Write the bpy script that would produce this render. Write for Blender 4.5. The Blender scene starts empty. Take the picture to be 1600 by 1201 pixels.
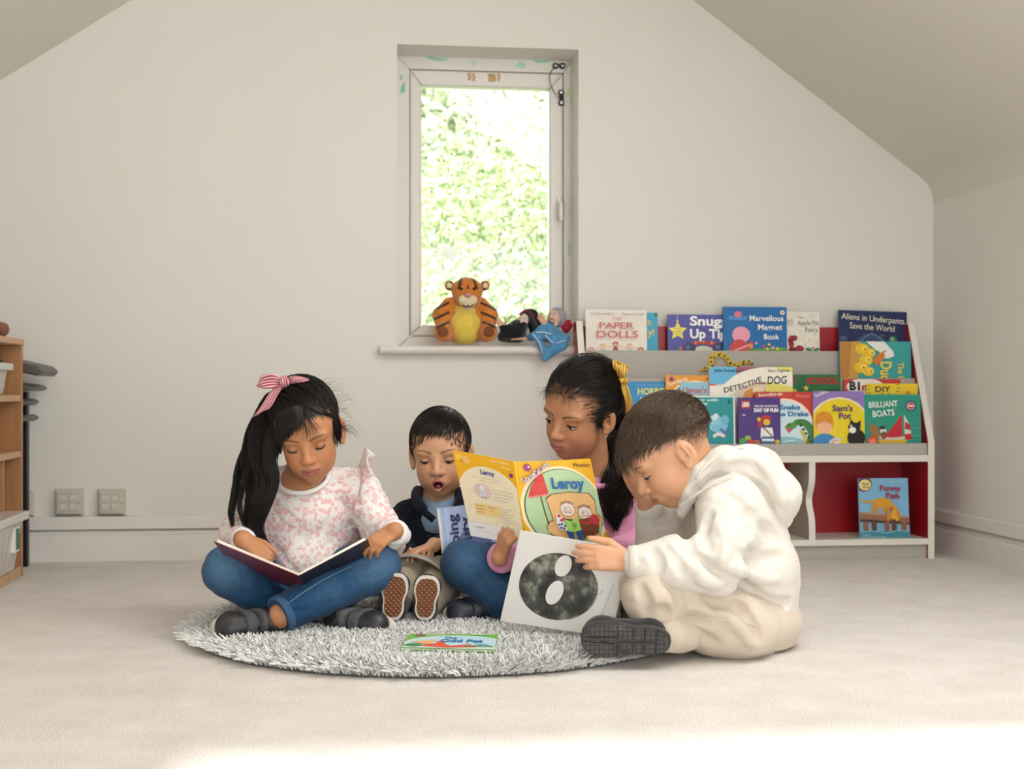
import bpy, math, random
import numpy as np
from mathutils import Vector, Matrix
rnd = random.Random(7)
nrg = np.random.default_rng(7)
S = bpy.context.scene
COL = S.collection
PI = math.pi

# ------------------------------------------------------------------ camera, light, exposure
F_PX, HOR, CAM_H = 2150.0, 612.0, 0.5
YAW = math.radians(6.84)
FWD = np.array([math.sin(YAW), math.cos(YAW), 0.0])
RGT = np.array([math.cos(YAW), -math.sin(YAW), 0.0])
UP = np.array([0.0, 0.0, 1.0])
CPOS = -4.22 * FWD + UP * CAM_H

cam = bpy.data.cameras.new('camera')
cam_o = bpy.data.objects.new('camera', cam)
COL.objects.link(cam_o)
cam.sensor_width = 36.0
cam.lens = F_PX * 36.0 / 1600.0
cam.shift_y = (HOR - 600.5) / 1600.0
cam.clip_start = 0.05
cam_o.location = CPOS
cam_o.rotation_euler = (PI / 2, 0, -YAW)
cam.dof.use_dof = True
cam.dof.focus_distance = 2.85
cam.dof.aperture_fstop = 7.0
S.camera = cam_o

S.view_settings.view_transform = 'Standard'
S.view_settings.look = 'None'
S.view_settings.exposure = -0.27
S.view_settings.gamma = 1.0
S.view_settings.use_curve_mapping = False
S.cycles.use_denoising = True
S.cycles.max_bounces = 8
S.cycles.diffuse_bounces = 5
S.cycles.transparent_max_bounces = 12
S.cycles.sample_clamp_indirect = 6.0

W = bpy.data.worlds.new('overcast_sky')
S.world = W
W.use_nodes = True
_bg = W.node_tree.nodes['Background']
_bg.inputs[0].default_value = (0.93, 0.97, 1.0, 1)
_bg.inputs[1].default_value = 4.4


def area_light(name, loc, target, sx, sy, power, col=(1, 1, 1)):
    l = bpy.data.lights.new(name, 'AREA')
    l.shape = 'RECTANGLE'
    l.size, l.size_y, l.energy, l.color = sx, sy, power, col
    o = bpy.data.objects.new(name, l)
    COL.objects.link(o)
    o.location = loc
    o.rotation_euler = (Vector(target) - Vector(loc)).to_track_quat('-Z', 'Y').to_euler()
    return o


# lamps standing in for an unseen roof window and an added opening behind the viewer
area_light('roof_window_daylight', (0.50, -2.05, 1.66), (-0.11, -2.0, 0.87), 0.9, 1.2, 26, (1.0, 1.0, 0.995))
area_light('rear_opening_fill', (0.40, -5.45, 0.85), (0.1, -1.0, 0.7), 1.7, 1.5, 25, (1.0, 1.0, 1.0))
_s = bpy.data.lights.new('sun', 'SUN')
_s.energy, _s.angle, _s.color = 15.0, math.radians(1.5), (1.0, 0.985, 0.96)
_so = bpy.data.objects.new('sun', _s)
COL.objects.link(_so)
_so.rotation_euler = Vector((-0.02, 3.50, -1.55)).to_track_quat('-Z', 'Y').to_euler()


# ------------------------------------------------------------------ pixel helpers (photo pixels -> places in the room)
def J(px, py, d):
    """the point seen at photo pixel (px, py) at depth d metres in front of the camera"""
    return CPOS + d * (FWD + (px - 800.0) / F_PX * RGT - (py - HOR) / F_PX * UP)


def onY(px, py, Y):
    """the point seen at pixel (px, py) on the plane y = Y"""
    r = FWD + (px - 800.0) / F_PX * RGT - (py - HOR) / F_PX * UP
    return CPOS + r * ((Y - CPOS[1]) / r[1])


def onX(px, py, X):
    r = FWD + (px - 800.0) / F_PX * RGT - (py - HOR) / F_PX * UP
    return CPOS + r * ((X - CPOS[0]) / r[0])


def onZ(px, py, Z):
    r = FWD + (px - 800.0) / F_PX * RGT - (py - HOR) / F_PX * UP
    return CPOS + r * ((Z - CPOS[2]) / r[2])


def C3(r, b, u):
    """direction from camera-style axes: r right, b away from the viewer, u up"""
    return r * RGT + b * FWD + u * UP


def nz(v):
    v = np.asarray(v, float)
    return v / np.linalg.norm(v)


# ------------------------------------------------------------------ colours and materials
def lin(h):
    if isinstance(h, str):
        h = h.lstrip('#')
        h = [int(h[i:i + 2], 16) / 255 for i in (0, 2, 4)]
    return np.array([c / 12.92 if c <= 0.04045 else ((c + 0.055) / 1.055) ** 2.4 for c in h])


class NT:
    def __init__(s, name):
        s.m = bpy.data.materials.new(name)
        s.m.use_nodes = True
        s.t = s.m.node_tree
        s.b = s.t.nodes['Principled BSDF']

    def n(s, typ, ins=None, **kw):
        x = s.t.nodes.new('ShaderNode' + typ)
        for k, v in kw.items():
            setattr(x, k, v)
        for k, v in (ins or {}).items():
            s.set(x.inputs[k], v)
        return x

    def set(s, sock, v):
        if isinstance(v, bpy.types.NodeSocket):
            s.t.links.new(v, sock)
        else:
            if not isinstance(v, (int, float, str)):
                v = tuple(v)
                if len(v) == 3 and sock.type == 'RGBA':
                    v = v + (1,)
            sock.default_value = v

    def p(s, **kw):
        for k, v in kw.items():
            s.set(s.b.inputs[k.replace('_', ' ')], v)

    def co(s, kind='Object', scale=(1, 1, 1), rot=(0, 0, 0)):
        c = s.n('TexCoord')
        return s.n('Mapping', {'Vector': c.outputs[kind], 'Scale': scale, 'Rotation': rot}).outputs[0]

    def noise(s, scale, vec=None, detail=3, rough=0.5, **kw):
        i = {'Scale': scale, 'Detail': detail, 'Roughness': rough}
        if vec is not None:
            i['Vector'] = vec
        return s.n('TexNoise', i, **kw)

    def ramp(s, fac, stops, interp='LINEAR'):
        r = s.n('ValToRGB', {'Fac': fac})
        e = r.color_ramp.elements
        r.color_ramp.interpolation = interp
        while len(e) < len(stops):
            e.new(0.5)
        for q, (p, c) in zip(e, stops):
            q.position = p
            q.color = tuple(c) + (1,) if len(c) == 3 else tuple(c)
        return r.outputs[0]

    def mix(s, f, a, b, mode='MIX'):
        x = s.n('Mix', data_type='RGBA', blend_type=mode)
        s.set(x.inputs[0], f)
        s.set(x.inputs[6], a)
        s.set(x.inputs[7], b)
        return x.outputs[2]

    def bump(s, h, strength=0.3, dist=0.002):
        b = s.n('Bump', {'Height': h, 'Strength': strength, 'Distance': dist})
        s.t.links.new(b.outputs[0], s.b.inputs['Normal'])


MATS = {}


def mat(name, col, rough=0.5, var=0.06, vscale=30.0, bump=0.0, bscale=200.0, bdist=0.001, sheen=0.0, metal=0.0, spec=None, stretch=(1, 1, 1)):
    """plain procedural material: base colour with soft noise variation and optional fine relief"""
    if name in MATS:
        return MATS[name]
    q = NT(name)
    c = lin(col) if isinstance(col, str) else np.array(col, float)
    v = q.co('Object', stretch)
    nn = q.noise(vscale, v)
    q.p(Base_Color=q.ramp(nn.outputs[0], [(0.3, c * (1 - var)), (0.7, np.minimum(c * (1 + var), 1))]), Roughness=rough, Metallic=metal)
    if spec is not None:
        q.p(Specular_IOR_Level=spec)
    if sheen:
        q.p(Sheen_Weight=sheen, Sheen_Roughness=0.5)
    if bump:
        q.bump(q.noise(bscale, v, detail=2).outputs[0], bump, bdist)
    MATS[name] = q.m
    return q.m


def mat_attr(name, rough=0.5, bump=0.0, bscale=250.0, bdist=0.0006, sss=0.0, sheen=0.0, spec=None, stretch=(1, 1, 1), var=0.05):
    """material whose colour is the printed / natural colour stored on the mesh, with a little noise"""
    if name in MATS:
        return MATS[name]
    q = NT(name)
    a = q.n('Attribute', attribute_name='Col')
    v = q.co('Object', stretch)
    nn = q.noise(60.0, v)
    f = q.ramp(nn.outputs[0], [(0.3, (1 - var,) * 3), (0.7, (1 + var,) * 3)])
    q.p(Base_Color=q.mix(1.0, a.outputs['Color'], f, 'MULTIPLY'), Roughness=rough)
    if spec is not None:
        q.p(Specular_IOR_Level=spec)
    if sss:
        q.p(Subsurface_Weight=sss, Subsurface_Scale=0.006, Subsurface_Radius=(1.0, 0.35, 0.2))
    if sheen:
        q.p(Sheen_Weight=sheen)
    if bump:
        q.bump(q.noise(bscale, v, detail=2).outputs[0], bump, bdist)
    MATS[name] = q.m
    return q.m


# ------------------------------------------------------------------ objects
def tag(o, label=None, cat=None, group=None, kind=None):
    for k, v in (('label', label), ('category', cat), ('group', group), ('kind', kind)):
        if v:
            o[k] = v
    return o


def empty(name, loc=(0, 0, 0), label=None, cat=None, group=None):
    o = bpy.data.objects.new(name, None)
    o.empty_display_size = 0.05
    COL.objects.link(o)
    o.location = Vector(loc)
    return tag(o, label, cat, group)


def link_mesh(name, me, m=None, parent=None):
    o = bpy.data.objects.new(name, me)
    COL.objects.link(o)
    if m is not None:
        for x in (m if isinstance(m, (list, tuple)) else [m]):
            me.materials.append(x)
    if parent is not None:
        o.parent = parent
        p = parent
        loc = Vector((0, 0, 0))
        while p is not None:
            loc += p.location
            p = p.parent
        o.location = -loc if me.get('world', 0) else Vector((0, 0, 0))
    return o


def np_mesh(name, v, f, smooth=True, cols=None, mi=None):
    """v: Nx3 world coordinates; f: list of faces or MxK array"""
    me = bpy.data.meshes.new(name)
    v = np.asarray(v, np.float32)
    if isinstance(f, np.ndarray):
        n, k = f.shape
        flat = f.astype(np.int32).ravel()
        start = np.arange(n, dtype=np.int32) * k
    else:
        n = len(f)
        ln = np.array([len(x) for x in f], np.int32)
        flat = np.array([i for x in f for i in x], np.int32)
        start = np.concatenate([[0], np.cumsum(ln)[:-1]]).astype(np.int32)
    me.vertices.add(len(v))
    me.vertices.foreach_set('co', v.ravel())
    me.loops.add(len(flat))
    me.loops.foreach_set('vertex_index', flat)
    me.polygons.add(n)
    me.polygons.foreach_set('loop_start', start)
    me.polygons.foreach_set('use_smooth', np.full(n, smooth, bool))
    if mi is not None:
        me.polygons.foreach_set('material_index', np.asarray(mi, np.int32))
    me.update(calc_edges=True)
    if cols is not None:
        a = me.color_attributes.new('Col', 'FLOAT_COLOR', 'POINT')
        c = np.ones((len(v), 4), np.float32)
        c[:, :3] = cols
        a.data.foreach_set('color', c.ravel())
    me['world'] = 1
    return me


class MB:
    """collects solids (world coordinates), then links them as ONE mesh object"""

    def __init__(s):
        s.v, s.f, s.c, s.sm = [], [], [], []
        s.col = None

    def add(s, vs, fs):
        b = len(s.v)
        s.v += [tuple(map(float, x)) for x in vs]
        s.f += [tuple(i + b for i in f) for f in fs]
        s.c += [s.col] * len(vs)
        return s

    def box(s, lo, hi, fr=None):
        x0, y0, z0 = lo
        x1, y1, z1 = hi
        vs = [(x0, y0, z0), (x1, y0, z0), (x1, y1, z0), (x0, y1, z0), (x0, y0, z1), (x1, y0, z1), (x1, y1, z1), (x0, y1, z1)]
        if fr is not None:
            vs = [fr(*p) for p in vs]
        return s.add(vs, [(0, 3, 2, 1), (4, 5, 6, 7), (0, 1, 5, 4), (1, 2, 6, 5), (2, 3, 7, 6), (3, 0, 4, 7)])

    def prism(s, a, b):
        """two matching outlines (lists of points), capped"""
        n = len(a)
        return s.add(list(a) + list(b), [tuple(range(n - 1, -1, -1)), tuple(range(n, 2 * n))] + [(i, (i + 1) % n, n + (i + 1) % n, n + i) for i in range(n)])

    def tube(s, pts, r, k=8, close=True):
        pts = [np.asarray(p, float) for p in pts]
        n = len(pts)
        rr = r if hasattr(r, '__len__') else [r] * n
        t0 = nz(pts[1] - pts[0])
        u = np.cross(t0, (0.31, 0.2, 0.93))
        if np.linalg.norm(u) < 1e-3:
            u = np.cross(t0, (1, 0, 0))
        vs = []
        for i in range(n):
            t = nz(pts[min(i + 1, n - 1)] - pts[max(i - 1, 0)])
            u = nz(u - t * u.dot(t))
            w = np.cross(t, u)
            for j in range(k):
                a = 2 * PI * j / k
                vs.append(pts[i] + rr[i] * (math.cos(a) * u + math.sin(a) * w))
        fs = [(i * k + j, i * k + (j + 1) % k, (i + 1) * k + (j + 1) % k, (i + 1) * k + j) for i in range(n - 1) for j in range(k)]
        if close:
            fs += [tuple(range(k - 1, -1, -1)), tuple(range((n - 1) * k, n * k))]
        return s.add(vs, fs)

    def lathe(s, c, axis, prof, k=24):
        """prof: list of (radius, distance along axis)"""
        a = nz(axis)
        u = nz(np.cross(a, (0.3, 0.9, 0.2)))
        w = np.cross(a, u)
        vs = []
        for r, h in prof:
            for j in range(k):
                t = 2 * PI * j / k
                vs.append(np.asarray(c) + a * h + max(r, 1e-5) * (math.cos(t) * u + math.sin(t) * w))
        n = len(prof)
        fs = [(i * k + j, i * k + (j + 1) % k, (i + 1) * k + (j + 1) % k, (i + 1) * k + j) for i in range(n - 1) for j in range(k)]
        fs += [tuple(range(k - 1, -1, -1)), tuple(range((n - 1) * k, n * k))]
        return s.add(vs, fs)

    def build(s, name, m, parent=None, bevel=0.0, smooth=False, seg=2, angle=None):
        cols = None
        if s.c and s.c[0] is not None:
            cols = np.array(s.c)
        me = np_mesh(name, np.array(s.v), s.f, smooth, cols)
        o = link_mesh(name, me, m, parent)
        if bevel:
            b = o.modifiers.new('soft_edges', 'BEVEL')
            b.width, b.segments, b.limit_method, b.angle_limit = bevel, seg, 'ANGLE', math.radians(35)
        if smooth and angle:
            me.set_sharp_from_angle(angle=math.radians(angle))
        return o


# ------------------------------------------------------------------ signed-distance modelling of soft, organic shapes
def axis_coords(lo, hi, step, fine=()):
    """grid coordinates with finer spacing inside the given intervals"""
    out, x = [lo], lo
    while x < hi:
        h = step
        for a, b, s in fine:
            if a - h <= x <= b:
                h = min(h, s) if x >= a - s else min(h, max(s, a - x))
        x += h
        out.append(x)
    return np.array(out)


class Field:
    def __init__(s, lo, hi, step=0.004, fine=()):
        """fine: list of (lo3, hi3, step)"""
        s.ax = [axis_coords(lo[i], hi[i], step, [(a[i], b[i], st) for a, b, st in fine]) for i in range(3)]
        s.d = np.full([len(a) for a in s.ax], 0.04, np.float32)
        s.warp = None

    def sub(s, lo, hi):
        sl = []
        for i in range(3):
            a = max(0, int(np.searchsorted(s.ax[i], lo[i])) - 1)
            b = min(len(s.ax[i]), int(np.searchsorted(s.ax[i], hi[i])) + 1)
            if b - a < 1:
                return None, None
            sl.append(slice(a, b))
        g = np.meshgrid(*[s.ax[i][sl[i]].astype(np.float32) for i in range(3)], indexing='ij', sparse=True)
        return tuple(sl), g

    def put(s, sl, d, k, op):
        o = s.d[sl]
        if op == '+':
            h = np.maximum(k - np.abs(o - d), 0) / k
            s.d[sl] = np.minimum(o, d) - h * h * k * 0.25
        else:
            d = -d
            h = np.maximum(k - np.abs(o - d), 0) / k
            s.d[sl] = np.maximum(o, d) + h * h * k * 0.25

    def cap(s, a, b, ra, rb=None, k=0.01, op='+', flat=None):
        """tapered capsule; flat=(axis, factor) widens it along axis"""
        rb = ra if rb is None else rb
        a, b = np.asarray(a, float), np.asarray(b, float)
        m = max(ra, rb) * (max(1, flat[1]) if flat else 1) + k + 0.012
        sl, g = s.sub(np.minimum(a, b) - m, np.maximum(a, b) + m)
        if sl is None:
            return s
        p = [g[i] - a[i] for i in range(3)]
        ab = b - a
        if flat:
            w, fct = nz(flat[0]), flat[1]
            c = (1 / fct - 1) * (p[0] * w[0] + p[1] * w[1] + p[2] * w[2])
            p = [p[i] + c * w[i] for i in range(3)]
            ab = ab + (1 / fct - 1) * ab.dot(w) * w
        t = np.clip((p[0] * ab[0] + p[1] * ab[1] + p[2] * ab[2]) / max(ab.dot(ab), 1e-9), 0, 1)
        d = np.sqrt(sum((p[i] - t * ab[i]) ** 2 for i in range(3))) - (ra + t * (rb - ra))
        s.put(sl, d.astype(np.float32), k, op)
        return s

    def chain(s, pts, rs, k=0.01, op='+', flat=None):
        for i in range(len(pts) - 1):
            s.cap(pts[i], pts[i + 1], rs[i], rs[i + 1], k, op, flat)
        return s

    def ell(s, c, r, R=None, k=0.01, op='+'):
        c = np.asarray(c, float)
        r = np.asarray(r, float)
        R = np.eye(3) if R is None else np.asarray(R, float)
        e = np.sqrt(((R * r) ** 2).sum(1)) + k + 0.012
        sl, g = s.sub(c - e, c + e)
        if sl is None:
            return s
        p = [g[i] - c[i] for i in range(3)]
        q = [p[0] * R[0, j] + p[1] * R[1, j] + p[2] * R[2, j] for j in range(3)]
        k0 = np.sqrt(sum((q[j] / r[j]) ** 2 for j in range(3)))
        k1 = np.sqrt(sum((q[j] / r[j] ** 2) ** 2 for j in range(3))) + 1e-6
        s.put(sl, (k0 * (k0 - 1) / k1).astype(np.float32), k, op)
        return s

    def slab(s, c, n, half, k=0.003):
        """keep only what lies within `half` of the plane through c"""
        n = nz(n)
        sl, g = s.sub([a[0] for a in s.ax], [a[-1] for a in s.ax])
        d = np.abs(sum((g[i] - c[i]) * n[i] for i in range(3))) - half
        s.put(sl, (-d).astype(np.float32), k, '-')
        return s

    def cut(s, c, n, k=0.004):
        """remove what lies on the side n points to"""
        n = nz(n)
        sl, g = s.sub([a[0] for a in s.ax], [a[-1] for a in s.ax])
        d = sum((g[i] - c[i]) * n[i] for i in range(3))
        s.put(sl, (-d).astype(np.float32) * np.float32(1), k, '-')
        return s

    def wrinkle(s, amp, freq=60.0, dirs=None, seed=0, mask=None):
        rg = np.random.default_rng(seed)
        sl, g = s.sub([a[0] for a in s.ax], [a[-1] for a in s.ax])
        o = np.zeros_like(s.d)
        for q in range(5):
            a = nz(rg.normal(size=3) if dirs is None else np.asarray(dirs[q % len(dirs)]) + 0.3 * rg.normal(size=3))
            b, c = nz(rg.normal(size=3)), nz(rg.normal(size=3))
            fr = freq * (0.7 + 0.6 * rg.random())
            ph = sum(g[i] * a[i] for i in range(3)) * fr + 6 * rg.random()
            ph = ph + 1.1 * np.sin(sum(g[i] * b[i] for i in range(3)) * fr * 0.5 + q)
            m = np.clip(0.5 + 0.9 * np.sin(sum(g[i] * c[i] for i in range(3)) * fr * 0.45 + 6 * rg.random()), 0, 1)
            sn = np.sin(ph)
            o += m * (np.exp(-(sn / 0.33) ** 2) - 0.25) + 0.22 * np.sin(ph * 0.6)
        o *= amp / 2.2
        if mask is not None:
            o *= mask(g)
        s.d += o.astype(np.float32)
        return s

    def hit(s, px, py):
        """nearest modelled surface point met by the line of sight through pixel (px, py)"""
        for d in np.arange(2.2, 3.6, 0.003):
            p = J(px, py, d)
            i = [int(np.searchsorted(s.ax[k], p[k])) for k in range(3)]
            if all(0 < i[k] < len(s.ax[k]) for k in range(3)) and s.d[tuple(i)] < 0:
                return p
        return None

    def fold(s, pts, r=0.004, k=0.014, op='-', n=12):
        """a crease (or, with '+', a pulled ridge) running over the surface along photo pixels pts"""
        q = [s.hit(x, y) for x, y in spline([(x, y, 0) for x, y in pts], n)[:, :2]]
        q = [p for p in q if p is not None]
        if len(q) > 1:
            rr = r * np.sin(np.linspace(0.25, PI - 0.25, len(q)))
            s.chain(q, rr, k, op)
        return s

    def mesh(s):
        v, ax = s.d, s.ax
        ins = v < 0
        c = ins[:-1, :-1, :-1].astype(np.int8)
        tot = np.zeros(c.shape, np.int8)
        for i in (0, 1):
            for j in (0, 1):
                for k in (0, 1):
                    tot += ins[i:i + c.shape[0], j:j + c.shape[1], k:k + c.shape[2]]
        act = (tot > 0) & (tot < 8)
        idx = np.full(c.shape, -1, np.int32)
        I = np.argwhere(act)
        idx[act] = np.arange(len(I))
        cv = {}
        for i in (0, 1):
            for j in (0, 1):
                for k in (0, 1):
                    cv[i, j, k] = v[I[:, 0] + i, I[:, 1] + j, I[:, 2] + k]
        acc = np.zeros((len(I), 3))
        cnt = np.zeros(len(I))
        keys = list(cv)
        for a in keys:
            for d in range(3):
                if a[d] == 0:
                    b = list(a)
                    b[d] = 1
                    b = tuple(b)
                    va, vb = cv[a], cv[b]
                    m = (va < 0) != (vb < 0)
                    t = np.where(m, va / np.where(m, va - vb, 1), 0)
                    p = np.tile(np.array(a, float), (len(I), 1))
                    p[:, d] = t
                    acc += p * m[:, None]
                    cnt += m
        fr = acc / cnt[:, None]
        P = np.empty((len(I), 3))
        for d in range(3):
            x = ax[d]
            P[:, d] = x[I[:, d]] + fr[:, d] * (x[I[:, d] + 1] - x[I[:, d]])
        quads = []
        for d in range(3):
            sl0 = [slice(1, -1)] * 3
            sl0[d] = slice(0, -1)
            sl1 = list(sl0)
            sl1[d] = slice(1, None)
            a, b = ins[tuple(sl0)], ins[tuple(sl1)]
            E = np.argwhere(a != b)
            fl = a[tuple(E.T)]
            for q in range(3):
                if q != d:
                    E[:, q] += 1
            e, f = [(1, 2), (2, 0), (0, 1)][d]
            def at(de, df):
                X = E.copy()
                X[:, e] += de
                X[:, f] += df
                return idx[tuple(X.T)]
            Q = np.stack([at(-1, -1), at(0, -1), at(0, 0), at(-1, 0)], 1)
            Q[~fl] = Q[~fl][:, ::-1]
            quads.append(Q)
        Q = np.concatenate(quads)
        Q = Q[(Q >= 0).all(1)]
        return P, Q


def smooth_mesh(P, Q, it=2, lam=0.5, keep=None):
    e = np.concatenate([Q[:, [0, 1]], Q[:, [1, 2]], Q[:, [2, 3]], Q[:, [3, 0]]])
    n = len(P)
    cnt = np.bincount(e[:, 0], minlength=n) + np.bincount(e[:, 1], minlength=n)
    for _ in range(it):
        M = np.empty_like(P)
        for d in range(3):
            M[:, d] = np.bincount(e[:, 0], P[e[:, 1], d], n) + np.bincount(e[:, 1], P[e[:, 0], d], n)
        P = P + lam * (M / np.maximum(cnt, 1)[:, None] - P)
    return P


def field_obj(name, fld, m, parent=None, it=1, paint=None, post=None):
    P, Q = fld.mesh()
    if it:
        P = smooth_mesh(P, Q, it)
    if post is not None:
        P = post(P)
    cols = paint(P) if paint is not None else None
    return link_mesh(name, np_mesh(name, P, Q, True, cols), m, parent)


def rotm(yaw=0, pitch=0, roll=0):
    """columns: character's right, forward, up.  yaw>0 turns the face towards the viewer's left;
    pitch>0 looks down; roll>0 tips the crown towards the viewer's right.  yaw 0 faces the camera."""
    fwd0 = -FWD
    cy, sy = math.cos(math.radians(yaw)), math.sin(math.radians(yaw))
    f = fwd0 * cy - RGT * sy
    r = np.cross(f, UP)
    cp, sp = math.cos(math.radians(pitch)), math.sin(math.radians(pitch))
    f2 = f * cp - UP * sp
    u = UP * cp + f * sp
    cr, sr = math.cos(math.radians(roll)), math.sin(math.radians(roll))
    # crown towards viewer's right = towards -r (character's left)
    u2 = u * cr - r * sr
    r2 = r * cr + u * sr
    return np.stack([r2, f2, u2], 1)


def frame(a, n):
    """orthonormal frame: columns along a, sideways, n' (n made square to a)"""
    a = nz(a)
    n = np.asarray(n, float)
    n = nz(n - a * n.dot(a))
    return np.stack([a, np.cross(n, a), n], 1)


def spline(pts, n):
    """Catmull-Rom through pts, n samples"""
    p = np.asarray(pts, float)
    p = np.concatenate([[2 * p[0] - p[1]], p, [2 * p[-1] - p[-2]]])
    m = len(p) - 3
    out = []
    for t in np.linspace(0, m - 1e-6, n):
        i = int(t)
        u = t - i
        a, b, c, d = p[i:i + 4]
        out.append(0.5 * (2 * b + (c - a) * u + (2 * a - 5 * b + 4 * c - d) * u * u + (3 * b - a - 3 * c + d) * u ** 3))
    return np.array(out)


def tubes(paths, rad, k=3, taper=None):
    """many thin tubes at once. paths: N x M x 3, rad: N -> verts, quads"""
    N, M, _ = paths.shape
    t = np.gradient(paths, axis=1)
    t /= np.linalg.norm(t, axis=2, keepdims=True) + 1e-9
    ref = np.array([0.36, 0.48, 0.8])
    u = np.cross(t, ref)
    u /= np.linalg.norm(u, axis=2, keepdims=True) + 1e-9
    w = np.cross(t, u)
    tp = np.ones(M) if taper is None else np.asarray(taper)
    r = rad[:, None] * tp[None]
    ring = np.stack([paths + r[..., None] * (math.cos(2 * PI * j / k) * u + math.sin(2 * PI * j / k) * w) for j in range(k)], 2)
    v = ring.reshape(-1, 3)
    base = (np.arange(N)[:, None, None] * M + np.arange(M - 1)[None, :, None]) * k
    j = np.arange(k)[None, None]
    a = base + j
    b = base + (j + 1) % k
    q = np.stack([a, b, b + k, a + k], -1).reshape(-1, 4)
    return v, q

# ================================================================== the room
XR = float(onY(1458, 600, 0.0)[0])            # right knee wall
XL = -2.05
ZK = float(onY(1458, 292, 0.0)[2])            # where the right slope meets the knee wall
pA, pB = onY(1090, 0, 0.0), onY(1436, 264, 0.0)
SL = (pA[2] - pB[2]) / (pB[0] - pA[0])        # slope of the right roof side
lA, lB = onY(0, 126, 0.0), onY(205, 0, 0.0)
SLL = (lB[2] - lA[2]) / (lB[0] - lA[0])
# apex where the two slopes meet
AX = (pA[2] - lA[2] + SL * pA[0] + SLL * lA[0]) / (SL + SLL)
AZ = lA[2] + SLL * (AX - lA[0])
ZL = lA[2] + SLL * (XL - lA[0])
YF = -5.6                                     # the room reaches this far towards the viewer

wall_m = NT('painted_plaster')
v = wall_m.co('Object')
wall_m.p(Base_Color=wall_m.ramp(wall_m.noise(1.7, v, 4).outputs[0], [(0.3, (0.735, 0.718, 0.665)), (0.7, (0.76, 0.742, 0.69))]), Roughness=0.75)
wall_m.bump(wall_m.noise(90.0, v, 3).outputs[0], 0.12, 0.002)
wall_m = wall_m.m
ceil_m = NT('ceiling_paint')
v = ceil_m.co('Object')
ceil_m.p(Base_Color=ceil_m.ramp(ceil_m.noise(2.2, v, 4).outputs[0], [(0.3, (0.69, 0.66, 0.595)), (0.7, (0.715, 0.685, 0.62))]), Roughness=0.8)
ceil_m.bump(ceil_m.noise(60.0, v, 3).outputs[0], 0.1, 0.002)
ceil_m = ceil_m.m
trim_m = mat('white_gloss_trim', (0.76, 0.735, 0.69), 0.4, 0.03, 8, 0.05, 60)

# carpet: fleck colours + pile relief
q = NT('carpet_loop_pile')
v = q.co('Object')
n1 = q.noise(330.0, v, 2, 0.7)
n2 = q.noise(9.0, v, 4, 0.6)
c1 = q.ramp(n1.outputs[0], [(0.32, (0.50, 0.46, 0.425)), (0.5, (0.74, 0.70, 0.665)), (0.68, (0.86, 0.825, 0.79))])
c2 = q.ramp(n2.outputs[0], [(0.3, (0.92, 0.91, 0.90)), (0.7, (1.05, 1.05, 1.05))])
q.p(Base_Color=q.mix(1.0, c1, c2, 'MULTIPLY'), Roughness=0.95, Specular_IOR_Level=0.1)
q.bump(n1.outputs[0], 0.5, 0.005)
carpet_m = q.m

fl = MB().box((XL - 0.1, YF, -0.06), (XR + 0.1, 0.0, 0.0)).build('floor', carpet_m)
tag(fl, kind='structure')

# window opening in the gable wall
w0 = onY(620.5, 68, 0.0)
w1 = onY(904, 78, 0.0)
WX0, WX1, WZ1 = float(w0[0]), float(w1[0]), float((w0[2] + w1[2]) / 2)
WZ0 = float(onY(750, 541, 0.0)[2])
WD = 0.15                                      # depth of the reveal
TH = 0.30                                      # wall thickness
g = MB()
EX, EZ = 0.4, 2.6
def wbox(x0, x1, z0, z1):
    g.box((x0, 0.0, z0), (x1, TH, z1))
wbox(XL - EX, WX0, -0.06, EZ)
wbox(WX1, XR + EX, -0.06, EZ)
wbox(WX0, WX1, -0.06, WZ0 - 0.012)
wbox(WX0, WX1, WZ1, EZ)
tag(g.build('wall_back', wall_m), kind='structure')

# right knee wall with a rounded turn into the slope
prof = []
r_ = 0.10
dirS = nz(np.array([-1.0, 0, SL]))
half = math.acos(dirS[2]) / 2
tl = r_ * math.tan(half) * 1.0
p0 = np.array([XR, 0, ZK - tl])
p1 = np.array([XR, 0, ZK]) + dirS * tl
corner = [p0 * (1 - t) ** 2 + np.array([XR, 0, ZK]) * 2 * t * (1 - t) + p1 * t * t for t in np.linspace(0, 1, 9)]
apex = np.array([AX, 0, AZ])
outl = [np.array([XR, 0, -0.02])] + corner + [apex]

# unbroken wall and roof sheets; no roof window is cut into the slope
def sheet(name, line, y0, y1, m, th=0.08, side=1):
    """thick sheet: a profile in x/z swept along y, thickness grown outwards"""
    g = MB()
    n = len(line)
    ins_ = [np.array(p, float) for p in line]
    outs = []
    for i in range(n):
        a, b = ins_[max(i - 1, 0)], ins_[min(i + 1, n - 1)]
        t = nz(b - a)
        outs.append(ins_[i] + side * th * np.array([t[2], 0, -t[0]]))
    for i in range(n - 1):
        quad = [ins_[i], ins_[i + 1], outs[i + 1], outs[i]]
        g.prism([q + np.array([0, y0, 0]) for q in quad], [q + np.array([0, y1, 0]) for q in quad])
    o = g.build(name, m, smooth=False)
    return tag(o, kind='structure')

sheet('wall_right', outl[:2], YF, 0.0, wall_m)
cs = sheet('ceiling', outl[1:], YF, 0.0, ceil_m)
cs.data.polygons.foreach_set('use_smooth', [True] * len(cs.data.polygons))
cs.data.set_sharp_from_angle(angle=math.radians(20))
sheet('wall_left', [(XL, 0, ZL), (XL, 0, -0.02)], YF, 0.0, wall_m)
sheet('ceiling', [apex, (XL, 0, ZL)], YF, 0.0, ceil_m)

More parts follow.
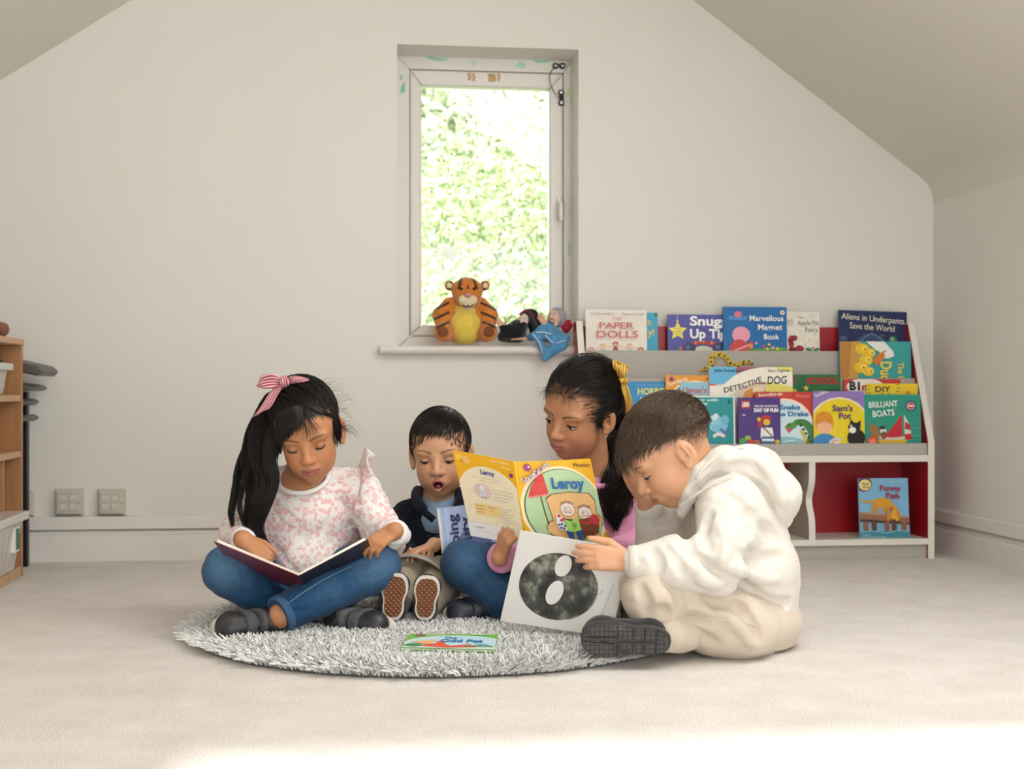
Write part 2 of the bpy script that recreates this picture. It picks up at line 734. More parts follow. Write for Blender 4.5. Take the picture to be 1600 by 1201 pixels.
# unseen gable wall behind the viewer; opening added to shape the floor sun patch
g = MB()
g.box((XL - EX, YF - 0.2, -0.06), (-0.70, YF, 2.6)).box((1.25, YF - 0.2, -0.06), (XR + EX, YF, 2.6)).box((-0.70, YF - 0.2, 1.55), (1.25, YF, 2.6))
tag(g.build('wall_front', wall_m), kind='structure')

# ---- skirting board and dado trunking (back wall, right wall)
def skirting_profile():
    return [(0, 0), (0.018, 0), (0.018, 0.082), (0.013, 0.088), (0.015, 0.094), (0.008, 0.106), (0.0, 0.108)]
SKH = 0.092
g = MB()
pr = skirting_profile()
g.prism([(XL, -d, z * SKH / 0.108) for d, z in pr], [(XR, -d, z * SKH / 0.108) for d, z in pr])
tag(g.build('baseboard_back', trim_m), kind='structure')
g = MB()
g.prism([(XR - d, YF, z * SKH / 0.108) for d, z in pr], [(XR - d, -0.018, z * SKH / 0.108) for d, z in pr])
tag(g.build('baseboard_right', trim_m), kind='structure')
TZ0, TZ1, TD = 0.094, 0.133, 0.022
tag(MB().box((XL, -TD, TZ0), (XR, 0, TZ1)).build('trim_1', trim_m, bevel=0.003), kind='structure')
tag(MB().box((XR - TD, YF, TZ0), (XR, -TD, TZ1)).build('trim_2', trim_m, bevel=0.003), kind='structure')

# ---- window: frame, sash, glass, board, stay, handle
win = empty('window_1', (WX0, 0, WZ0))
tag(win, kind='structure')
upvc = NT('window_upvc')
v = upvc.co('Object')
upvc.p(Base_Color=(0.74, 0.72, 0.665), Roughness=0.35)
upvc = upvc.m
YW = WD
def wp(px, py, Y=YW):
    p = onY(px, py, Y)
    return float(p[0]), float(p[2])
fx0, _ = wp(622, 300)
fx1, _ = wp(898, 300)
_, fz1 = wp(760, 91)
fz0 = WZ0
sx0, _ = wp(640, 300)
sx1, _ = wp(881, 300)
_, sz1 = wp(760, 110.5)
_, sz0 = wp(760, 526)
gx0, _ = wp(658.5, 300, YW + 0.01)
gx1, _ = wp(858.5, 300, YW + 0.01)
_, gz1 = wp(760, 136, YW + 0.01)
_, gz0 = wp(760, 508, YW + 0.01)
def ring(name, x0, x1, z0, z1, X0, X1, Z0, Z1, y0, y1, m, bev=0.004):
    """mitred four-sided frame between outer (x0..) and inner (X0..) rectangles"""
    g = MB()
    o = [(x0, z0), (x1, z0), (x1, z1), (x0, z1)]
    i = [(X0, Z0), (X1, Z0), (X1, Z1), (X0, Z1)]
    for k in range(4):
        a, b, c, d = o[k], o[(k + 1) % 4], i[(k + 1) % 4], i[k]
        ql = [a, b, c, d]
        g.prism([(x, y0, z) for x, z in ql], [(x, y1, z) for x, z in ql])
    return g.build(name, m, win, bevel=bev)
ring('window_frame', WX0 - 0.004, WX1 + 0.004, fz0 - 0.012, WZ1 + 0.01, sx0, sx1, sz0, sz1, YW, YW + 0.07, upvc)
ring('sash', sx0 + 0.001, sx1 - 0.001, sz0 + 0.001, sz1 - 0.001, gx0, gx1, gz0, gz1, YW + 0.006, YW + 0.06, upvc, 0.006)
q = NT('window_glass')
q.t.nodes.remove(q.b)
tr = q.n('BsdfTransparent', {'Color': (0.95, 0.97, 0.96)})
gl = q.n('BsdfGlossy', {'Roughness': 0.02})
fr_ = q.n('Fresnel', {'IOR': 1.45})
ms = q.n('MixShader', {0: fr_.outputs[0], 1: tr.outputs[0], 2: gl.outputs[0]})
q.t.links.new(ms.outputs[0], q.t.nodes['Material Output'].inputs[0])
MB().box((gx0 - 0.006, YW + 0.030, gz0 - 0.006), (gx1 + 0.006, YW + 0.034, gz1 + 0.006)).build('glass_pane', q.m, win)
# paint stains on the unpainted frame (old turquoise paint, rust coloured glue)
def stain(name, px, py, pts, col, lift=0.0012, Y=YW):
    g = MB()
    c = wp(px, py, Y - lift)
    s_ = 1.0 / (F_PX / 4.4)
    n = len(pts)
    a = [(c[0] + x * s_, Y - lift, c[1] - y * s_) for x, y in pts]
    b = [(x, Y + 0.0006, z) for x, _, z in a]
    g.prism(a, b)
    return g.build(name, mat('old_paint_' + col, col, 0.7, 0.12, 300), win)
stain('paint_stain', 682, 92, [(-18, -2), (-8, -3), (12, -1.5), (20, 0), (8, 3), (-6, 2)], '9fcbbb')
stain('paint_stain', 815, 101, [(-12, 4), (-8, 1), (-4, -4), (5, -5), (6, 4), (1, 6), (-3, 3)], 'a8d2c6')
stain('paint_stain', 848, 96, [(-18, -2), (-4, -3), (14, -1), (6, 2), (-8, 2.5)], '9fcbbb')
stain('paint_stain', 740, 98, [(-4, -4), (0, -3), (5, -4), (4, 3), (-2, 4)], 'b9d6cd')
stain('paint_stain', 629, 135, [(-4, 8), (-2, 0), (3, -8), (4, 2), (3, 9), (-1, 11)], '93c4b3')
stain('paint_stain', 627, 121, [(-2, -4), (2, -3), (2, 4), (-3, 3)], 'a9c4c4')
stain('paint_stain', 891, 400, [(-3, -22), (2, -25), (3, -6), (-1, 4), (-3, -4)], 'b5d5ca')
stain('paint_stain', 887, 145, [(-3, 6), (0, -4), (4, -8), (2, 3), (-2, 8)], 'c9cf9c')
for dx, w_ in ((-24, 4), (-17, 3), (8, 4), (14, 5), (22, 3)):
    stain('glue_mark', 757 + dx, 120 + (dx % 3), [(-w_, -6), (w_ * 0.6, -7), (w_, 1), (w_ * 0.5, 6), (-w_ * 0.7, 5), (-w_ * 0.4, 0)], 'c2a479', 0.001, YW + 0.006)
# window board
b0 = onY(594, 536, -0.045)
b1 = onY(905, 536, 0.0)
g = MB()
bx0 = float(b0[0])
bz = WZ0
bt = 0.024
pr = [(YW + 0.002, bz - bt), (-0.036, bz - bt), (-0.044, bz - bt * 0.75), (-0.047, bz - bt / 2), (-0.044, bz - bt * 0.25), (-0.036, bz), (YW + 0.002, bz)]
xr = WX1 + 0.03
def seg_(x0, x1, pr):
    g.prism([(x0, y, z) for y, z in pr], [(x1, y, z) for y, z in pr])
seg_(WX0 + 0.0005, WX1 - 0.0005, pr)
pf = [(-0.0005, bz - bt)] + pr[1:6] + [(-0.0005, bz)]
seg_(bx0, WX0 + 0.0005, pf)
seg_(WX1 - 0.0005, xr, pf)
g.build('window_sill', mat('sill_gloss', (0.77, 0.745, 0.70), 0.3, 0.03, 10), win)
# restrictor cable: two black stays and a looped cable
blk = mat('black_plastic', '181818', 0.35, 0.05)
steel = mat('brushed_screw', '9a9a98', 0.3, 0.05, metal=0.9)
def stay(px, py, dx, dy, Y):
    root = MB()
    a = np.array([wp(px - dx, py - dy, Y)[0], Y - 0.006, wp(px - dx, py - dy, Y)[1]])
    b = np.array([wp(px + dx, py + dy, Y)[0], Y - 0.006, wp(px + dx, py + dy, Y)[1]])
    root.tube([a, b], 0.0055, 10)
    for p in (a, b):
        root.lathe(p + np.array([0, 0.006, 0]), (0, -1, 0), [(0.0095, 0), (0.0095, 0.009), (0.0075, 0.012), (0.0, 0.012)], 14)
    o = root.build('restrictor_stay', blk, win, smooth=True, angle=40)
    for p in (a, b):
        s2 = MB().lathe(p + np.array([0, -0.005, 0]), (0, -1, 0), [(0.0055, 0), (0.0055, 0.0018), (0.0, 0.0024)], 10).build('screw', steel, o, smooth=True, angle=40)
    return o
stay(873, 103.5, 5.5, 0, YW)
stay(876.5, 153, 0.2, 8, YW + 0.004)
cab = [wp(868, 105), wp(861, 112), wp(858, 122), wp(860, 134), wp(866, 146), wp(874, 156)]
MB().tube(spline([(x, YW - 0.012, z) for x, z in cab], 24), 0.0014, 6).build('restrictor_cable', blk, win, smooth=True)
# espagnolette handle on the right stile
hx, hz = wp(874, 325)
g = MB()
g.box((hx - 0.007, YW - 0.006, hz - 0.03), (hx + 0.007, YW + 0.008, hz + 0.035))
g.build('handle_plate', mat('handle_white', (0.78, 0.77, 0.74), 0.25), win, bevel=0.003)
g = MB().tube(spline([(hx, YW - 0.003, hz + 0.012), (hx, YW - 0.03, hz + 0.012), (hx, YW - 0.034, hz + 0.0), (hx, YW - 0.034, hz - 0.045)], 14), [0.008] * 5 + [0.007] * 9, 10)
g.build('window_handle', mat('handle_white', (0.78, 0.77, 0.74), 0.25), win, smooth=True)
# white paper butterfly-like sticker on the glass
stk = [(-3, -12), (3, -14), (9, -8), (7, -3), (9, 3), (8, 9), (1, 11), (-6, 8), (-4, 2), (-9, -4), (-11, -6)]
c = wp(703, 398, YW + 0.028)
s_ = 4.42 / F_PX
q = NT('thin_white_paper')
_d = q.n('BsdfTranslucent', {'Color': (0.9, 0.9, 0.88)})
_ms = q.n('MixShader', {0: 0.6, 1: q.b.outputs[0], 2: _d.outputs[0]})
q.p(Base_Color=(0.88, 0.88, 0.86), Roughness=0.7)
q.t.links.new(_ms.outputs[0], q.t.nodes['Material Output'].inputs[0])
st = MB().add([(c[0] + x * s_, YW + 0.0290, c[1] - y * s_) for x, y in stk], [tuple(range(len(stk)))]).build('glass_sticker', q.m)
tag(st, 'small white paper shape stuck on the window glass above the striped soft toy', 'sticker')

# ---- what is outside: sunlit trees
leaf_m = NT('leaves_in_sun')
oi = leaf_m.n('Attribute', attribute_name='Col')
leaf_m.p(Base_Color=oi.outputs['Color'], Roughness=0.6, Transmission_Weight=0.0, Subsurface_Weight=0.0)
leaf_m = leaf_m.m
bark_m = mat('bark', '6b5d4c', 0.9, 0.25, 20, 0.6, 40, 0.01)
def tree(cx, cy, cz, R, n, seed, label, dens=0.5, hue=(0.42, 0.52, 0.16), part_leaf=0.11):
    rg = np.random.default_rng(seed)
    root = empty('tree', (cx, cy, GZ), label, 'tree', None)
    # clumps of leaves on a lumpy crown
    nc = 34
    dirs = rg.normal(size=(nc, 3))
    dirs /= np.linalg.norm(dirs, axis=1)[:, None]
    cc = np.array([cx, cy, cz]) + dirs * R * (0.35 + 0.6 * rg.random((nc, 1)))
    k = rg.integers(0, nc, n)
    p = cc[k] + rg.normal(size=(n, 3)) * R * 0.2
    a = rg.normal(size=(n, 3))
    a /= np.linalg.norm(a, axis=1)[:, None]
    b = np.cross(a, rg.normal(size=(n, 3)))
    b /= np.linalg.norm(b, axis=1)[:, None]
    L = part_leaf * (0.6 + 0.8 * rg.random((n, 1)))
    nn = np.cross(a, b)
    v = np.stack([p - a * L, p + b * L * 0.42 + nn * L * 0.1, p + a * L, p - b * L * 0.42 + nn * L * 0.1], 1).reshape(-1, 3)
    qd = (np.arange(n)[:, None] * 4 + np.arange(4)[None])
    h = np.array(hue)
    t = rg.random((nc, 1))[k] * 0.7 + rg.random((n, 1)) * 0.5
    c = np.clip(h * (0.55 + t) + np.array([0.10, 0.05, 0.0]) * (t - 0.5), 0.02, 0.95)
    o = link_mesh('foliage', np_mesh('foliage', v, qd, True, np.repeat(c, 4, 0)), leaf_m, root)
    o['kind'] = 'stuff'
    g = MB()
    base = np.array([cx, cy, GZ])
    g.tube(spline([base, base * 0.5 + np.array([cx + 0.1, cy, cz]) * 0.5, np.array([cx, cy, cz])], 10), list(np.linspace(0.16, 0.06, 10)), 8)
    for d in dirs[:8]:
        g.tube(spline([np.array([cx, cy, cz - R * 0.4]), np.array([cx, cy, cz]) + d * R * 0.35 + np.array([0, 0, .1]), np.array([cx, cy, cz]) + d * R * 0.85], 8), list(np.linspace(0.05, 0.012, 8)), 6)
    g.build('trunk', bark_m, root, smooth=True)
    return root
GZ = -3.4
tree(1.45, 9.0, 1.0, 2.3, 62000, 3, 'pale green sunlit tree nearest the window outside', hue=(0.37, 0.44, 0.22), part_leaf=0.042)
tree(0.6, 17.0, 2.9, 3.6, 20000, 8, 'taller hazy tree rising farther off behind the nearer one outside the window', hue=(0.40, 0.45, 0.29), part_leaf=0.11)
gr_ = NT('bounce_lawn')
v = gr_.co('Object')
gr_.p(Base_Color=gr_.ramp(gr_.noise(3.0, v, 5).outputs[0], [(0.3, (0.22, 0.30, 0.10)), (0.7, (0.38, 0.42, 0.20))]), Roughness=0.9)
tag(MB().box((-25, TH + 0.05, GZ - 0.2), (25, 45, GZ)).build('ground', gr_.m), kind='structure')  # lawn added out of view to bounce sun up at the window reveal

# ---- wall sockets along the trunking
sock_m = mat('socket_plastic', (0.56, 0.53, 0.46), 0.35, 0.04, 10)
slot_m = mat('socket_recess', (0.40, 0.38, 0.33), 0.5)
def socket_box(px0, px1, label):
    x0 = float(onY(px0, 790, -0.03)[0])
    x1 = x0 + (px1 - px0) * 4.08 / F_PX
    z0 = TZ1 + 0.001
    z1 = z0 + (x1 - x0) * 0.97
    root = empty('data_socket', ((x0 + x1) / 2, 0, z0), label, 'socket', 'wall sockets above the trunking')
    g = MB()
    d, e = 0.030, 0.010
    g.prism([(x0, 0, z0), (x1, 0, z0), (x1, 0, z1), (x0, 0, z1)], [(x0 + e * .5, -d + e, z0 + e * .5), (x1 - e * .5, -d + e, z0 + e * .5), (x1 - e * .5, -d + e, z1 - e * .5), (x0 + e * .5, -d + e, z1 - e * .5)])
    g.prism([(x0 + e * .5, -d + e, z0 + e * .5), (x1 - e * .5, -d + e, z0 + e * .5), (x1 - e * .5, -d + e, z1 - e * .5), (x0 + e * .5, -d + e, z1 - e * .5)], [(x0 + e, -d, z0 + e), (x1 - e, -d, z0 + e), (x1 - e, -d, z1 - e), (x0 + e, -d, z1 - e)])
    g.build('socket_body', sock_m, root, bevel=0.0015)
    cx, cz = (x0 + x1) / 2, (z0 + z1) / 2
    w = x1 - x0
    for sx in (-1, 1):
        for sz in (-1, 1):
            ox, oz = cx + sx * w * 0.17, cz + sz * w * 0.155
            h = w * 0.135
            m = MB().box((ox - h, -d - 0.0025, oz - h), (ox + h, -d + 0.001, oz + h)).build('outlet_module', sock_m, root, bevel=0.001)
            MB().box((ox - h * .72, -d - 0.0032, oz - h * .2), (ox + h * .72, -d - 0.0022, oz + h * .75)).build('shutter', mat('socket_shutter', (0.66, 0.63, 0.55), 0.3), m)
        MB().lathe((cx + sx * w * 0.40, -d, cz), (0, -1, 0), [(0.0028, 0), (0.0028, 0.0012), (0, 0.0016)], 10).build('screw', slot_m, root, smooth=True)
    return root
socket_box(83, 127, 'middle double data socket on the trunking at the left')
socket_box(150, 193, 'rightmost double data socket on the trunking, nearest the floral girl')
socket_box(8, 48, 'double data socket half hidden behind the wooden shelf unit')

# ---- wooden shelf unit on the left
wood = NT('beech_veneer')
v = wood.co('Object', (1, 1, 0.12))
wv = wood.noise(38, v, 5, 0.65, )
wood.p(Base_Color=wood.ramp(wv.outputs[0], [(0.3, (0.335, 0.155, 0.06)), (0.55, (0.42, 0.205, 0.085)), (0.75, (0.48, 0.25, 0.11))]), Roughness=0.45)
wood = wood.m
wood_l = mat('beech_edge', (0.55, 0.33, 0.18), 0.45, 0.12, 40, stretch=(1, 1, 0.2))
cu1 = onZ(36, 899, 0.0)           # right back bottom corner of the unit (touches the floor)
CX = float(cu1[0])
CYb = float(cu1[1])
CYf = CYb - 0.62
ctop = float(onX(37, 530, CX)[2])
shelf = empty('shelf_unit', (CX - 0.2, (CYb + CYf) / 2, 0), 'beech wood shelf unit with boxes at the left edge', 'shelf')
X0 = CX - 0.42
T = 0.017
def sbox(name, lo, hi, m=wood, bev=0.0015):
    return MB().box(lo, hi).build(name, m, shelf, bevel=bev)
sbox('end_panel', (X0, CYb - T, 0), (CX, CYb, ctop - T))
sbox('end_panel', (X0, CYf, 0), (CX, CYf + T, ctop - T))
sbox('top_panel', (X0, CYf - 0.003, ctop - T), (CX + 0.003, CYb + 0.003, ctop), wood_l)
sbox('back_panel', (X0, CYf + T, 0.0), (X0 + 0.008, CYb - T, ctop - T))
zs1 = float(onX(30, 617, CX)[2])
zs2 = float(onX(30, 705, CX)[2])
for z in (zs1, zs2):
    sbox('shelf_board', (X0 + 0.008, CYf + T, z - T), (CX - 0.002, CYb - T, z), wood_l)
sbox('plinth', (X0, CYf + T, 0.0), (CX - 0.001, CYb - T, 0.028), wood_l)
ydv = float(onX(6, 740, CX - 0.02)[1])
sbox('divider', (X0 + 0.008, ydv - T / 2, 0.028), (CX - 0.02, ydv + T / 2, zs2 - T))
MB().lathe((CX - 0.055, CYb - T, ctop - 0.065), (0, -1, 0), [(0.008, 0), (0.008, 0.003), (0.004, 0.004), (0, 0.004)], 14).build('cam_fitting', mat('dark_fitting', '2d2a2a', 0.4), shelf, smooth=True)

# boxes on it
def tub(name, x0, x1, y0, y1, z0, z1, m, lid_m, label, lid_h=0.018, over=0.01, taper=0.012):
    root = empty(name, ((x0 + x1) / 2, (y0 + y1) / 2, z0), label, 'box')
    g = MB()
    t = taper
    th = 0.003
    bo = [(x0 + t, y0 + t), (x1 - t, y0 + t), (x1 - t, y1 - t), (x0 + t, y1 - t)]
    to = [(x0, y0), (x1, y0), (x1, y1), (x0, y1)]
    g.prism([(x, y, z0) for x, y in bo], [(x, y, z1) for x, y in to])
    g.build('tub', m, root, bevel=0.006)
    MB().box((x0 - over, y0 - over, z1 - lid_h), (x1 + over, y1 + over, z1 + 0.002)).build('lid', lid_m, root, bevel=0.004)
    return root
p = onX(14, 600, CX - 0.06)
tub('storage_tub', CX - 0.34, CX - 0.02, CYb - 0.29, CYb - 0.072, zs1, zs1 + 0.083, mat('white_tub', (0.56, 0.57, 0.53), 0.4), mat('tub_lid', (0.66, 0.66, 0.61), 0.35), 'pale plastic tub with rim lid on the top shelf of the wooden unit')
pc = NT('clear_plastic')
v = pc.co('Object', (6, 6, 1))
pcol = pc.ramp(pc.noise(9, v, 3).outputs[0], [(0.3, (0.42, 0.37, 0.31)), (0.5, (0.55, 0.52, 0.47)), (0.7, (0.60, 0.58, 0.55))])
pc.p(Base_Color=pcol, Roughness=0.22)
z_b = 0.03
bb = tub('clear_storage_box', CX - 0.30, CX + 0.025, CYf + 0.05, CYb - 0.10, z_b, float(onX(20, 800, CX)[2]), pc.m, mat('clear_lid', (0.66, 0.63, 0.60), 0.25), 'cloudy clear plastic storage box with lid in the lowest bay of the wooden unit', 0.02, 0.012, 0.02)
lx = CX + 0.026
ly = CYb - 0.15
MB().box((lx - 0.018, ly - 0.045, 0.085), (lx - 0.001, ly, 0.15)).build('label_card', mat('white_card', (0.8, 0.8, 0.78), 0.5), bb)
MB().box((lx - 0.016, ly - 0.039, 0.09), (lx + 0.0005, ly - 0.006, 0.145)).build('label_print', mat('green_print', '2f7060', 0.5), bb)
# a sheet of paper standing in the middle bay
pp = MB().box((CX - 0.12, CYb - 0.205, zs2), (CX - 0.03, CYb - 0.198, zs2 + 0.10)).build('paper_stack', mat('white_paper', (0.86, 0.86, 0.84), 0.6))
tag(pp, 'white papers standing on the middle shelf of the wooden unit, at the frame edge', 'paper')

# brown soft toy sitting on the shelf unit (mostly out of the frame)
bt_ = np.array([float(onY(-52, 520, CYb - 0.16)[0]), CYb - 0.16, ctop])
f = Field(bt_ + [-0.14, -0.14, -0.01], bt_ + [0.14, 0.14, 0.2], 0.005)
f.ell(bt_ + [0, 0, 0.055], (0.06, 0.055, 0.06)).ell(bt_ + [0.0, 0, 0.135], (0.045, 0.045, 0.042), k=0.012)
for s_ in (-1, 1):
    f.ell(bt_ + [0.035, s_ * 0.035, 0.172], (0.012, 0.018, 0.018), k=0.006)
    f.cap(bt_ + [0.02, s_ * 0.04, 0.02], bt_ + [0.075, s_ * 0.055, 0.022], 0.022, 0.02, 0.01)
    f.cap(bt_ + [0.0, s_ * 0.045, 0.095], bt_ + [0.05, s_ * 0.06, 0.06], 0.018, 0.016, 0.01)
f.cut(bt_ + [0, 0, 0.001], (0, 0, -1))
br = field_obj('soft_toy', f, mat('brown_plush', (0.22, 0.095, 0.05), 0.9, 0.15, 80, 0.5, 400, 0.002, sheen=0.3))
tag(br, 'reddish brown soft toy sitting on top of the wooden unit, cut off by the frame', 'soft toy')

# dark folding seats stacked between unit and wall
ch = empty('stacked_stool', (CX - 0.05, -0.22, 0), 'dark grey padded seats on a black stand behind the wooden unit', 'stool')
gm = mat('grey_vinyl', '55504d', 0.4, 0.08)
for px_, py0_, py1_, tilt in ((80, 572, 588, 0.22), (63, 601, 611, 0.12), (50, 623, 633, 0.05), (50, 648, 658, 0.0)):
    c = onY(px_, (py0_ + py1_) / 2, -0.17)
    th = (py1_ - py0_) * 4.0 / F_PX * 0.5
    g = MB()
    L = 0.16
    g.prism([(c[0] - L, -0.17 - 0.11, c[2] + L * tilt - th), (c[0] - 0.015, -0.17 - 0.11, c[2] - th), (c[0], -0.17 - 0.11, c[2]), (c[0] - 0.015, -0.17 - 0.11, c[2] + th), (c[0] - L, -0.17 - 0.11, c[2] + L * tilt + th)],
            [(c[0] - L, -0.17 + 0.11, c[2] + L * tilt - th), (c[0] - 0.015, -0.17 + 0.11, c[2] - th), (c[0], -0.17 + 0.11, c[2]), (c[0] - 0.015, -0.17 + 0.11, c[2] + th), (c[0] - L, -0.17 + 0.11, c[2] + L * tilt + th)])
    g.build('seat', gm, ch, bevel=0.006)
sp = onY(37, 650, -0.17)
for dy in (-0.06, 0.06):
    MB().box((sp[0] - 0.022, -0.17 + dy - 0.012, 0.0), (sp[0], -0.17 + dy + 0.012, 0.50)).build('post', blk, ch, bevel=0.003)

# ================================================================== bookcase and books
# ---- flat print: shapes and lettering laid on a cover (real thin geometry, coloured per shape)
_txt_cache = {}
_fc = bpy.data.curves.new('lettering', 'FONT')
_fc.align_x = 'LEFT'
_fo = bpy.data.objects.new('lettering', _fc)
COL.objects.link(_fo)


def glyphs(text, bold=0.0, shear=0.0, space=1.0):
    k = (text, bold, shear, space)
    if k not in _txt_cache:
        _fc.body = text
        _fc.offset = bold
        _fc.shear = shear
        _fc.space_character = space
        _fc.resolution_u = 3
        bpy.context.view_layer.update()
        dg = bpy.context.evaluated_depsgraph_get()
        me = bpy.data.meshes.new_from_object(_fo.evaluated_get(dg))
        v = np.array([(p.co.x, p.co.y) for p in me.vertices]).reshape(-1, 2)
        me.calc_loop_triangles()
        f = [tuple(t.vertices) for t in me.loop_triangles]
        bpy.data.meshes.remove(me)
        _txt_cache[k] = (v, f)
    return _txt_cache[k]


def clip_poly(p, x0, y0, x1, y1):
    for ax, lim, sgn in ((0, x0, 1), (0, x1, -1), (1, y0, 1), (1, y1, -1)):
        o = []
        n = len(p)
        for i in range(n):
            a, b = p[i], p[(i + 1) % n]
            ia, ib = sgn * (a[ax] - lim) >= 0, sgn * (b[ax] - lim) >= 0
            if ia:
                o.append(a)
            if ia != ib:
                t = (lim - a[ax]) / (b[ax] - a[ax])
                o.append((a[0] + t * (b[0] - a[0]), a[1] + t * (b[1] - a[1])))
        p = o
        if len(p) < 3:
            return []
    return p


def oval(cx, cy, rx, ry=None, n=20, a0=0, a1=360, rot=0):
    ry = rx if ry is None else ry
    c, s = math.cos(math.radians(rot)), math.sin(math.radians(rot))
    full = abs(a1 - a0) >= 360
    o = []
    for i in range(n if full else n + 1):
        t = math.radians(a0 + (a1 - a0) * i / n)
        x, y = rx * math.cos(t), ry * math.sin(t)
        o.append((cx + x * c - y * s, cy + x * s + y * c))
    return o


def rect(x0, y0, x1, y1):
    return [(x0, y0), (x1, y0), (x1, y1), (x0, y1)]


def star(cx, cy, r, ri=None, n=5, rot=-90):
    ri = r * 0.45 if ri is None else ri
    return [(cx + (r if i % 2 == 0 else ri) * math.cos(math.radians(rot + 180 * i / n)), cy + (r if i % 2 == 0 else ri) * math.sin(math.radians(rot + 180 * i / n))) for i in range(2 * n)]


def band(pts, w):
    """ribbon along a polyline with width(s) w"""
    p = spline([(x, y, 0) for x, y in pts], max(8, 5 * len(pts)))[:, :2]
    ws = np.interp(np.linspace(0, 1, len(p)), np.linspace(0, 1, len(w)), w) if hasattr(w, '__len__') else np.full(len(p), w)
    t = np.gradient(p, axis=0)
    t /= np.linalg.norm(t, axis=1)[:, None] + 1e-9
    nrm = np.stack([-t[:, 1], t[:, 0]], 1) * ws[:, None] / 2
    a, b = p + nrm, p - nrm
    return [[tuple(a[i]), tuple(a[i + 1]), tuple(b[i + 1]), tuple(b[i])] for i in range(len(p) - 1)]


PRINT = mat_attr('printed_card', 0.33, spec=0.4, var=0.03)


class Art:
    """print for one cover, drawn in photo-pixel units; surf(x, y, lift) -> world point"""

    def __init__(s, surf, clip, step=0.00022):
        s.surf, s.clip, s.step = surf, clip, step
        s.v, s.f, s.c = [], [], []
        s.n = 0
        s.T = []

    def poly(s, p, col):
        if isinstance(p[0], list):
            s.n += 1
            for q in p:
                s._p(q, col)
            return s
        s.n += 1
        s._p(p, col)
        return s

    def _p(s, p, col):
        p = clip_poly([tuple(map(float, q)) for q in p], *s.clip)
        if len(p) < 3:
            return
        b = len(s.v)
        s.v += [s.surf(x, y, s.step * s.n) for x, y in p]
        s.c += [lin(col)] * len(p)
        s.f.append(tuple(range(b, b + len(p))))

    def text(s, t, x, y, h, col, w=None, rot=0, bold=0.012, shear=0.0, arc=None, anchor='l', space=1.0, layer=None):
        """x,y: left end of the baseline; h: cap height in px; w: width in px"""
        v, f = glyphs(t, bold, shear, space)
        if len(v) == 0:
            return s
        sy = h / 0.70
        x0, x1 = v[:, 0].min(), v[:, 0].max()
        sx = sy if w is None else w / (x1 - x0)
        px = (v[:, 0] - x0) * sx
        py = -v[:, 1] * sy
        if anchor == 'c':
            px -= (x1 - x0) * sx / 2
        if arc is not None:
            py = py + np.interp(px, np.linspace(px.min(), px.max(), len(arc)), arc)
        c, sn = math.cos(math.radians(rot)), math.sin(math.radians(rot))
        X, Y = x + px * c - py * sn, y + px * sn + py * c
        s.T.append((X, Y, f, col))
        return s

    def done(s, parent, name='cover_print'):
        s.n += 2
        for X, Y, f, col in s.T:
            for t in f:
                s._p([(X[i], Y[i]) for i in t], col)
        if s.f:
            return link_mesh(name, np_mesh(name, np.array(s.v), s.f, False, np.array(s.c)), PRINT, parent)


PAGES = mat('paper_pages', (0.80, 0.77, 0.70), 0.8, 0.08, 400)
_covers = {}


def cover_mat(col):
    return mat('cover_' + col, col, 0.3, 0.03, 20, spec=0.45)


def std_book(x0, y0, x1, y1, yb, Y, col, label, thick=0.008, lean=0.05, roll=0.0, spine=True, art=None, zbot=None, bev=0.0008, round_=0.0):
    """upright book whose visible cover spans photo pixels x0..x1, y0..y1 (yb: where its hidden foot stands)
    in the plane y = Y (top edge leaning back by `lean`)"""
    tl = onY(x0, y0, Y)
    sc = (onY(x1, y0, Y)[0] - tl[0]) / (x1 - x0)
    szc = abs(onY(x0, y0 + 10, Y)[2] - tl[2]) / 10
    ev = nz(np.array([0, -lean, -1.0]))
    eu = np.array([1.0, 0, 0])
    if roll:
        c, s_ = math.cos(math.radians(roll)), math.sin(math.radians(roll))
        eu, ev = eu * c + ev * s_, ev * c - eu * s_
    en = nz(np.cross(eu, ev))
    if en[1] > 0:
        en = -en
    w, h = (x1 - x0) * sc, (yb - y0) * szc
    base = tl + ev * h + eu * w / 2
    root = empty('book', base, label, 'book', BOOK_GROUP)
    def fr(a, b, n):
        return tl + eu * a + ev * b + en * n
    t = thick
    if round_:
        pts = []
        for cx, cy, a in ((w - round_, round_, -90), (w - round_, h - round_, 0), (round_, h - round_, 90), (round_, round_, 180)):
            pts += [(cx + round_ * math.cos(math.radians(a + q)), cy + round_ * math.sin(math.radians(a + q))) for q in (0, 30, 60, 90)]
        g = MB().prism([fr(a, b, 0) for a, b in pts], [fr(a, b, -t) for a, b in pts])
        g.build('board_body', cover_mat(col), root, bevel=0.0006)
    else:
        g = MB()
        g.box((0, 0, -0.0012), (w, h, 0), fr)
        g.box((0, 0, -t), (w, h, -t + 0.0012), fr)
        g.box((-0.0004, 0, -t), (0.0012, h, 0), fr)
        g.build('cover', cover_mat(col), root, bevel=bev)
        MB().box((0.001, 0.0022, -t + 0.001), (w - 0.003, h - 0.002, -0.001), fr).build('page_block', PAGES, root)
    def surf(x, y, lift):
        return fr((x - x0) * sc, (y - y0) * szc, lift + 0.00025)
    A = Art(surf, (x0 + 0.2, y0 + 0.2, x1 - 0.2, yb - 0.2))
    if art:
        A.poly(rect(x0, y0, x1, yb), col)
        art(A)
    A.done(root)
    return root


